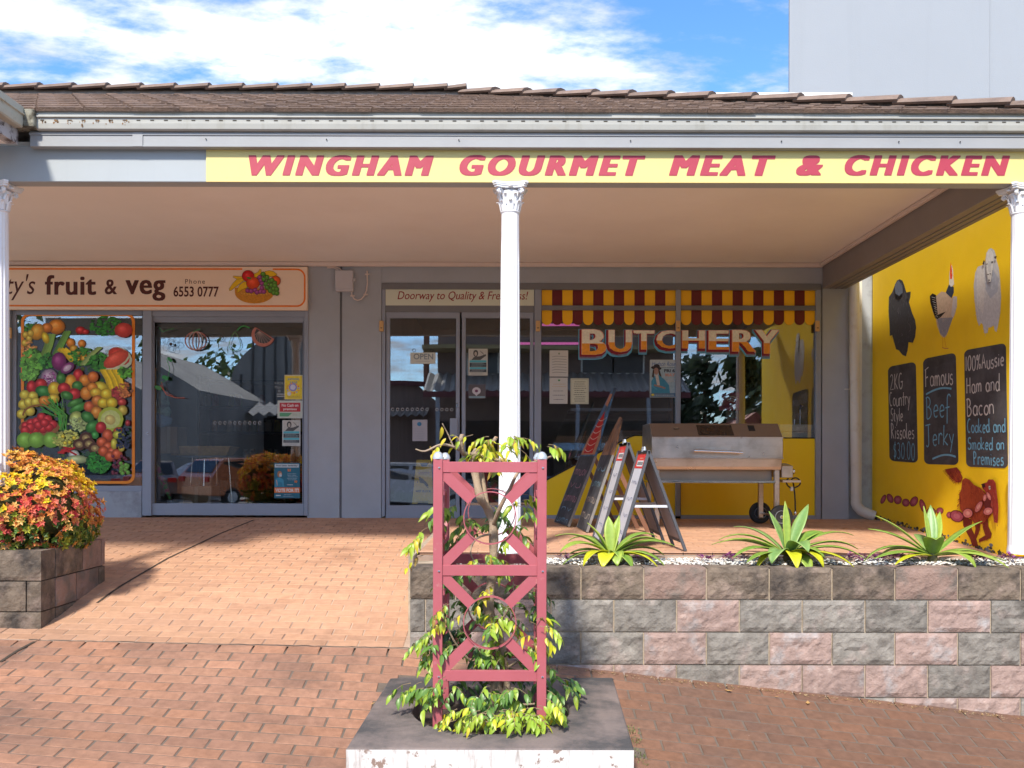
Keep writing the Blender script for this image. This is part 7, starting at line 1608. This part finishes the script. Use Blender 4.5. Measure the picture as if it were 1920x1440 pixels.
# ================================================================ the other side of the street, which the windows mirror
m_shed = M('weathered grey cladding', (.27, .265, .255), .9, .12, .6, streak=((.18, .18, .18), (.9, .9, .05), .5, .7)); m_br = M('brown brickwork', (.22, .16, .14), .9, .1, 2); m_roofg = M('corrugated roof', (.32, .31, .30), .6, .1, 1); m_maroon = M('maroon boards', (.12, .03, .035), .7, .1, 2)
def gz(x, y=-12): return base_g(x)-.5
def corr(mb, x0, x1, y0, z0, y1, z1, pitch=.18, amp=.035):
    n = int((x1-x0)/(pitch/4)); vs = []
    for i in range(n+1):
        x = lerp(x0, x1, i/n); h = amp*math.sin(i*math.pi/2); vs += [(x, y0, z0+h), (x, y1, z1+h)]
    mb.add(vs, [(2*i, 2*i+2, 2*i+3, 2*i+1) for i in range(n)])
def RX(px, Y): return (px-VX)*(2*GY-Y)/FPX     # where a thing at depth Y has to stand to be mirrored at px
def RXL(px, Y): return RX(px-104, Y)           # the same for the fruit shop door, which stands a little askew
def RZ_(py, Y): return EYE+(VY-py)*(2*GY-Y)/FPX
# great curved shed
st = thing('curved_shed', 'huge grey barrel-roofed shed mirrored in the fruit shop door', 'building', (-12, -28, -.9)); Y = -28.
x0, x1 = RXL(418, Y), RXL(660, Y); zt = RZ_(612, Y); cx = x0+3.6
pr = [(x0, -1.5), (x0, RZ_(730, Y))]+[(x0+3.9*(1-math.cos(rad(a))), RZ_(730, Y)+(zt-RZ_(730, Y))*math.sin(rad(a))) for a in rng(5, 90, 10)]+[(x1-3.9*(1-math.cos(rad(a))), RZ_(730, Y)+(zt-RZ_(730, Y))*math.sin(rad(a))) for a in rng(90, 5, 10)]+[(x1, -1.5)]
MB().prism([(x, Y, z) for x, z in pr], (0, -1, 0), 14).build('shell', m_shed, st)
mb = MB()
for i in range(1, 11):
    x = lerp(x0, x1, i/11); mb.box(x-.05, x+.05, Y-.01, Y+.06, -1.2, zt*.95 if .15 < i/11 < .85 else RZ_(700, Y))
mb.build('cladding_ribs', M('rib', (.09, .09, .09), .9), st); MB().box(x0-4, x1+2, Y+.0, Y+1.6, RZ_(772, Y)-.3, RZ_(772, Y)).build('lean_to', m_roofg, st)
ar = thing('barrel_store', 'small barrel-roofed store with a dark open end mirrored in the fruit shop door', 'building', (-16, -26, -.9)); Y = -26.
xa, xb2 = RXL(286, Y), RXL(396, Y); pr = [(xa, -1.3)]+[((xa+xb2)/2-(xb2-xa)/2*math.cos(rad(a)), RZ_(760, Y)+(RZ_(712, Y)-RZ_(760, Y))*math.sin(rad(a))) for a in rng(0, 180, 14)]+[(xb2, -1.3)]
MB().prism([(x, Y, z) for x, z in pr], (0, -1, 0), 8).build('shell', m_roofg, ar); MB().prism([((xa+xb2)/2+(x-(xa+xb2)/2)*.9, Y+.02, z*.97 if z > 0 else z) for x, z in pr], (0, -1, 0), .03).build('dark_opening', m_black, ar)
Y = -22.; aw = thing('corrugated_awning', 'pale corrugated awning across the street mirrored in the fruit shop door', 'awning', (RX(400, Y), Y, 1)); mb = MB(); corr(mb, RXL(366, Y), RXL(580, Y), Y, RZ_(775, Y), Y-1.5, RZ_(752, Y), .5, .09); mb.build('sheeting', m_roofg, aw)
MB().box(RXL(200, Y), RXL(600, Y), Y-3, Y-2.6, -1.2, RZ_(778, Y)).build('shop_wall', m_dark, aw)
# gabled building
Y = -18.; gb2 = thing('gabled_building', 'dark gable-roofed building mirrored in the left butcher door', 'building', (RX(760, Y), Y, -1)); xa, xb2 = RX(640, Y), RX(832, Y)
MB().prism([(xa, Y, -1.2), (xb2, Y, -1.2), (xb2, Y, RZ_(765, Y)), (RX(783, Y), Y, RZ_(722, Y)), (xa, Y, RZ_(714, Y))], (0, -1, 0), 8).build('gable_wall', m_br, gb2); mb = MB(); corr(mb, RX(690, Y), RX(806, Y), Y+1.2, RZ_(782, Y), Y, RZ_(766, Y), .3, .06); mb.build('awning', m_roofg, gb2)
MB().box(xa-.1, xb2+.1, Y-.1, Y+.25, RZ_(722, Y)-.05, RZ_(716, Y)).build('fascia', m_maroon, gb2)
# verandah building facing the butcher
Y = -12.; vb = thing('verandah_building', 'two storey brown building with a verandah mirrored in the butcher window', 'building', (RX(1040, Y), Y, -1)); xa, xb2 = RX(820, Y), RX(1262, Y)
MB().box(xa, xb2, Y-8, Y, -1.6, RZ_(600, Y)).build('wall', m_br, vb); mb = MB(); corr(mb, xa-.3, xb2+.2, Y+1.9, RZ_(742, Y), Y, RZ_(700, Y), .28, .05); mb.build('verandah_roof', m_roofg, vb)
MB().box(xa-.3, xb2+.2, Y+1.88, Y+1.96, RZ_(752, Y), RZ_(742, Y)).build('gutter', m_maroon, vb); MB().box(xa-.4, xb2, Y, Y+1.2, RZ_(662, Y), RZ_(655, Y)).build('eave', M('ochre eave', (.30, .24, .12), .7), vb)
for px in (905, 1120, 1178): MB().box(RX(px, Y)-.5, RX(px, Y)+.5, Y+.01, Y+.06, RZ_(700, Y), RZ_(662, Y)).build('window', M('upper window', (.05, .06, .07), .2), vb); MB().box(RX(px, Y)-.56, RX(px, Y)+.56, Y+.005, Y+.03, RZ_(702, Y), RZ_(660, Y)).build('window_frame', m_whitecap, vb)
for px in (828, 940, 1075, 1200): MB().box(RX(px, Y)-.06, RX(px, Y)+.06, Y+1.8, Y+1.92, -1.4, RZ_(745, Y)).build('verandah_post', m_alu, vb)
MB().box(xa, xb2, Y+.01, Y+.05, -1.3, RZ_(790, Y)).build('ground_floor_windows', M('dark shop windows', (.02, .02, .022), .15), vb)
pl_ = thing('power_pole', 'slim power pole across the street mirrored in the butcher window', 'pole', (RX(800, -20), -20, -1)); MB().tube([(RX(800, -20), -20, -1.2), (RX(800, -20), -20, 8)], .12, 10).build('shaft', m_wood2, pl_); MB().box(RX(800, -20)-.9, RX(800, -20)+.9, -20.06, -19.94, 6.9, 7.05).build('crossarm', m_wood2, pl_)
# far trees
rtt = random.Random(31)
def far_tree(label, x, y, h, rx, hue):
    t = thing('street_tree', label, 'tree', (x, y, -1.2), 'trees across the street'); z0 = -1.2; MB().tube([(x, y, z0), (x+.1, y, z0+h*.5), (x, y, z0+h*.85)], [.22, .14, .05], 8).build('trunk', m_wood2, t); mb = MB()
    for i in range(26):
        a = rtt.uniform(0, 6.28); u = rtt.uniform(.25, 1); q = Vector((x+math.cos(a)*rx*.5*(1.1-u), y+math.sin(a)*rx*.5*(1.1-u), z0+h*u)); ms_ = MB()
        for j in range(26):
            d = Vector((rtt.gauss(0, 1), rtt.gauss(0, 1), rtt.gauss(0, .7)))*rx*.17; p = q+d; s_ = rtt.uniform(.16, .34); n = Vector((rtt.gauss(0, 1), rtt.gauss(0, 1), rtt.gauss(0, 1))).normalized(); e = n.orthogonal()*s_; f = n.cross(e.normalized())*s_*.6; v = rtt.uniform(.6, 1.5)
            mb.add([p-e, p+f, p+e, p-f], [(0, 1, 2, 3)], tuple(c*v*1.9 for c in hue))
    mb.build('crown', m_leafv, t, kind='stuff')
for px, Y, top, rx, hue, lab in ((385, -38, 672, 5.5, (.05, .075, .025), 'round dark green tree mirrored between the sheds in the fruit shop door'), (300, -36, 688, 3, (.05, .08, .02), 'small tree at the left of the fruit shop door reflection'), (1268, -26, 690, 2.0, (.03, .045, .025), 'dark pine mirrored at the left of the right butcher pane'), (1318, -30, 680, 2.4, (.035, .05, .025), 'tall dark pine mirrored in the middle of the right butcher pane'), (1392, -28, 668, 2.4, (.03, .045, .02), 'dark pine mirrored beside the yellow wall reflection'), (1440, -30, 672, 2.4, (.035, .05, .025), 'pine at the right end of the mirrored row'), (60, -20, 640, 5, (.05, .07, .03), 'tree mirrored behind the fruit poster'), (1500, -24, 700, 4, (.04, .06, .03), 'low tree mirrored behind the yellow wall')):
    far_tree(lab, RXL(px, Y) if px in (385, 300) else RX(px, Y), Y, RZ_(top, Y)+1.2, rx, hue)
Y = -24.; sr = thing('red_roof_house', 'low house with a red roof mirrored under the pines in the butcher window', 'house', (RX(1420, Y), Y, -1)); MB().box(RX(1380, Y), RX(1450, Y), Y-4, Y, -1.5, RZ_(800, Y)).build('wall', m_br, sr); MB().prism([(RX(1375, Y), Y+.2, RZ_(800, Y)), (RX(1455, Y), Y+.2, RZ_(800, Y)), (RX(1415, Y), Y+.2, RZ_(772, Y))], (0, -1, 0), 5).build('roof', M('red tin', (.34, .08, .06), .6), sr)
Y = -17.; lw = thing('low_shop', 'low dark shop with a sloping roof mirrored behind the fruit poster', 'building', (RX(130, Y), Y, -1)); MB().prism([(RX(-100, Y), Y, -1.3), (RX(262, Y), Y, -1.3), (RX(262, Y), Y, RZ_(730, Y)), (RX(110, Y), Y, RZ_(640, Y)), (RX(-100, Y), Y, RZ_(600, Y))], (0, -1, 0), 8).build('wall', m_shed, lw)
# parked cars
def car(label, col, px, Y, L, H, rz, kind):
    t = thing('parked_car', label, 'car', (0, 0, 0), 'cars parked across the street'); m = M('car paint '+kind, col, .25, .03, 2, metal=.3, coat=.8); hw = .9
    side = [(-.5, .22), (-.5, .48), (-.47, .56), (-.40, .62), (-.28, .66), (-.16, .90), (-.10, .97), (.18, 1.0), (.36, .96), (.46, .68), (.495, .60), (.5, .25)]
    lo = []
    for w_, s_ in ((-hw, 1), (hw, 1)): lo.append([(x*L, w_*(1 if z < .68 else .80), z*H) for x, z in side])
    n = len(side); vs = lo[0]+lo[1]; fs = [(i, (i+1) % n, n+(i+1) % n, n+i) for i in range(n)]+[list(range(n))[::-1], list(range(n, 2*n))]
    b = MB().add(vs, fs).build('body', m, t, bev=.03)
    g = M('car glass', (.02, .022, .025), .08)
    for s_ in (-1, 1):
        y = s_*(hw*.86+.02)
        for pts in ([(-.25, .68), (-.15, .89), (.02, .93), (.02, .68)], [(.05, .68), (.05, .93), (.20, .94), (.36, .90), (.40, .70)]): MB().prism([(x*L, y+(.02*s_ if z < .7 else -.05*s_), z*H) for x, z in pts], (0, s_, 0), .012).build('side_window', g, t)
        for x in (-.31, .31):
            w_ = MB().lathe([(0, -.1), (.2, -.1), (.31, -.1), (.33, -.06), (.33, .06), (.31, .1), (0, .1)], (x*L, s_*.82, .33), 20, 'Y').build('wheel', m_rubber, t); MB().lathe([(0, -.015), (.2, -.015), (.2, .01), (0, .02)], (x*L, s_*.915, .33), 12, 'Y').build('rim', m_galv, w_)
        MB().box(-.495*L, -.455*L, s_*.55-.16, s_*.55+.16, .50*H, .56*H).build('headlight', m_chrome, t); MB().box(.47*L, .503*L, s_*.62-.14, s_*.62+.14, .52*H, .62*H).build('tail_light', M('red lens', (.4, .01, .01), .2), t)
    MB().prism([(-.285*L, -.68, .68*H), (-.285*L, .68, .68*H), (-.165*L, .6, .90*H), (-.165*L, -.6, .90*H)], (-.8, 0, .6), .012).build('windscreen', g, t); MB().prism([(.455*L, -.68, .70*H), (.455*L, .68, .70*H), (.375*L, .6, .93*H), (.375*L, -.6, .93*H)], (.8, 0, .6), .012).build('rear_window', g, t); MB().box(-.503*L, -.49*L, -.5, .5, .30*H, .46*H).build('grille', m_black, t)
    X = RX(px, Y); t.location = (X, Y, gz(X)); t.rotation_euler = (0, 0, rz); return t
car('silver hatchback parked across the street, mirrored low in the left butcher door', (.42, .43, .46), 800, -8.2, 4.2, 1.55, rad(200), 'silver')
car('copper coloured car parked facing the shops, mirrored in the fruit shop door', (.42, .13, .05), 362, -12.0, 4.3, 1.6, rad(120), 'copper')
car('white car parked across the street, mirrored behind the cane basket', (.6, .62, .66), 285, -15.5, 4.4, 1.45, rad(5), 'white')
car('dark grey car mirrored at the left edge of the fruit shop door', (.14, .12, .12), 165, -12.5, 4.3, 1.5, rad(60), 'grey')
car('blue car parked across the street, mirrored behind the butcher counter', (.05, .10, .2), 1090, -9.0, 4.2, 1.5, rad(175), 'blue')
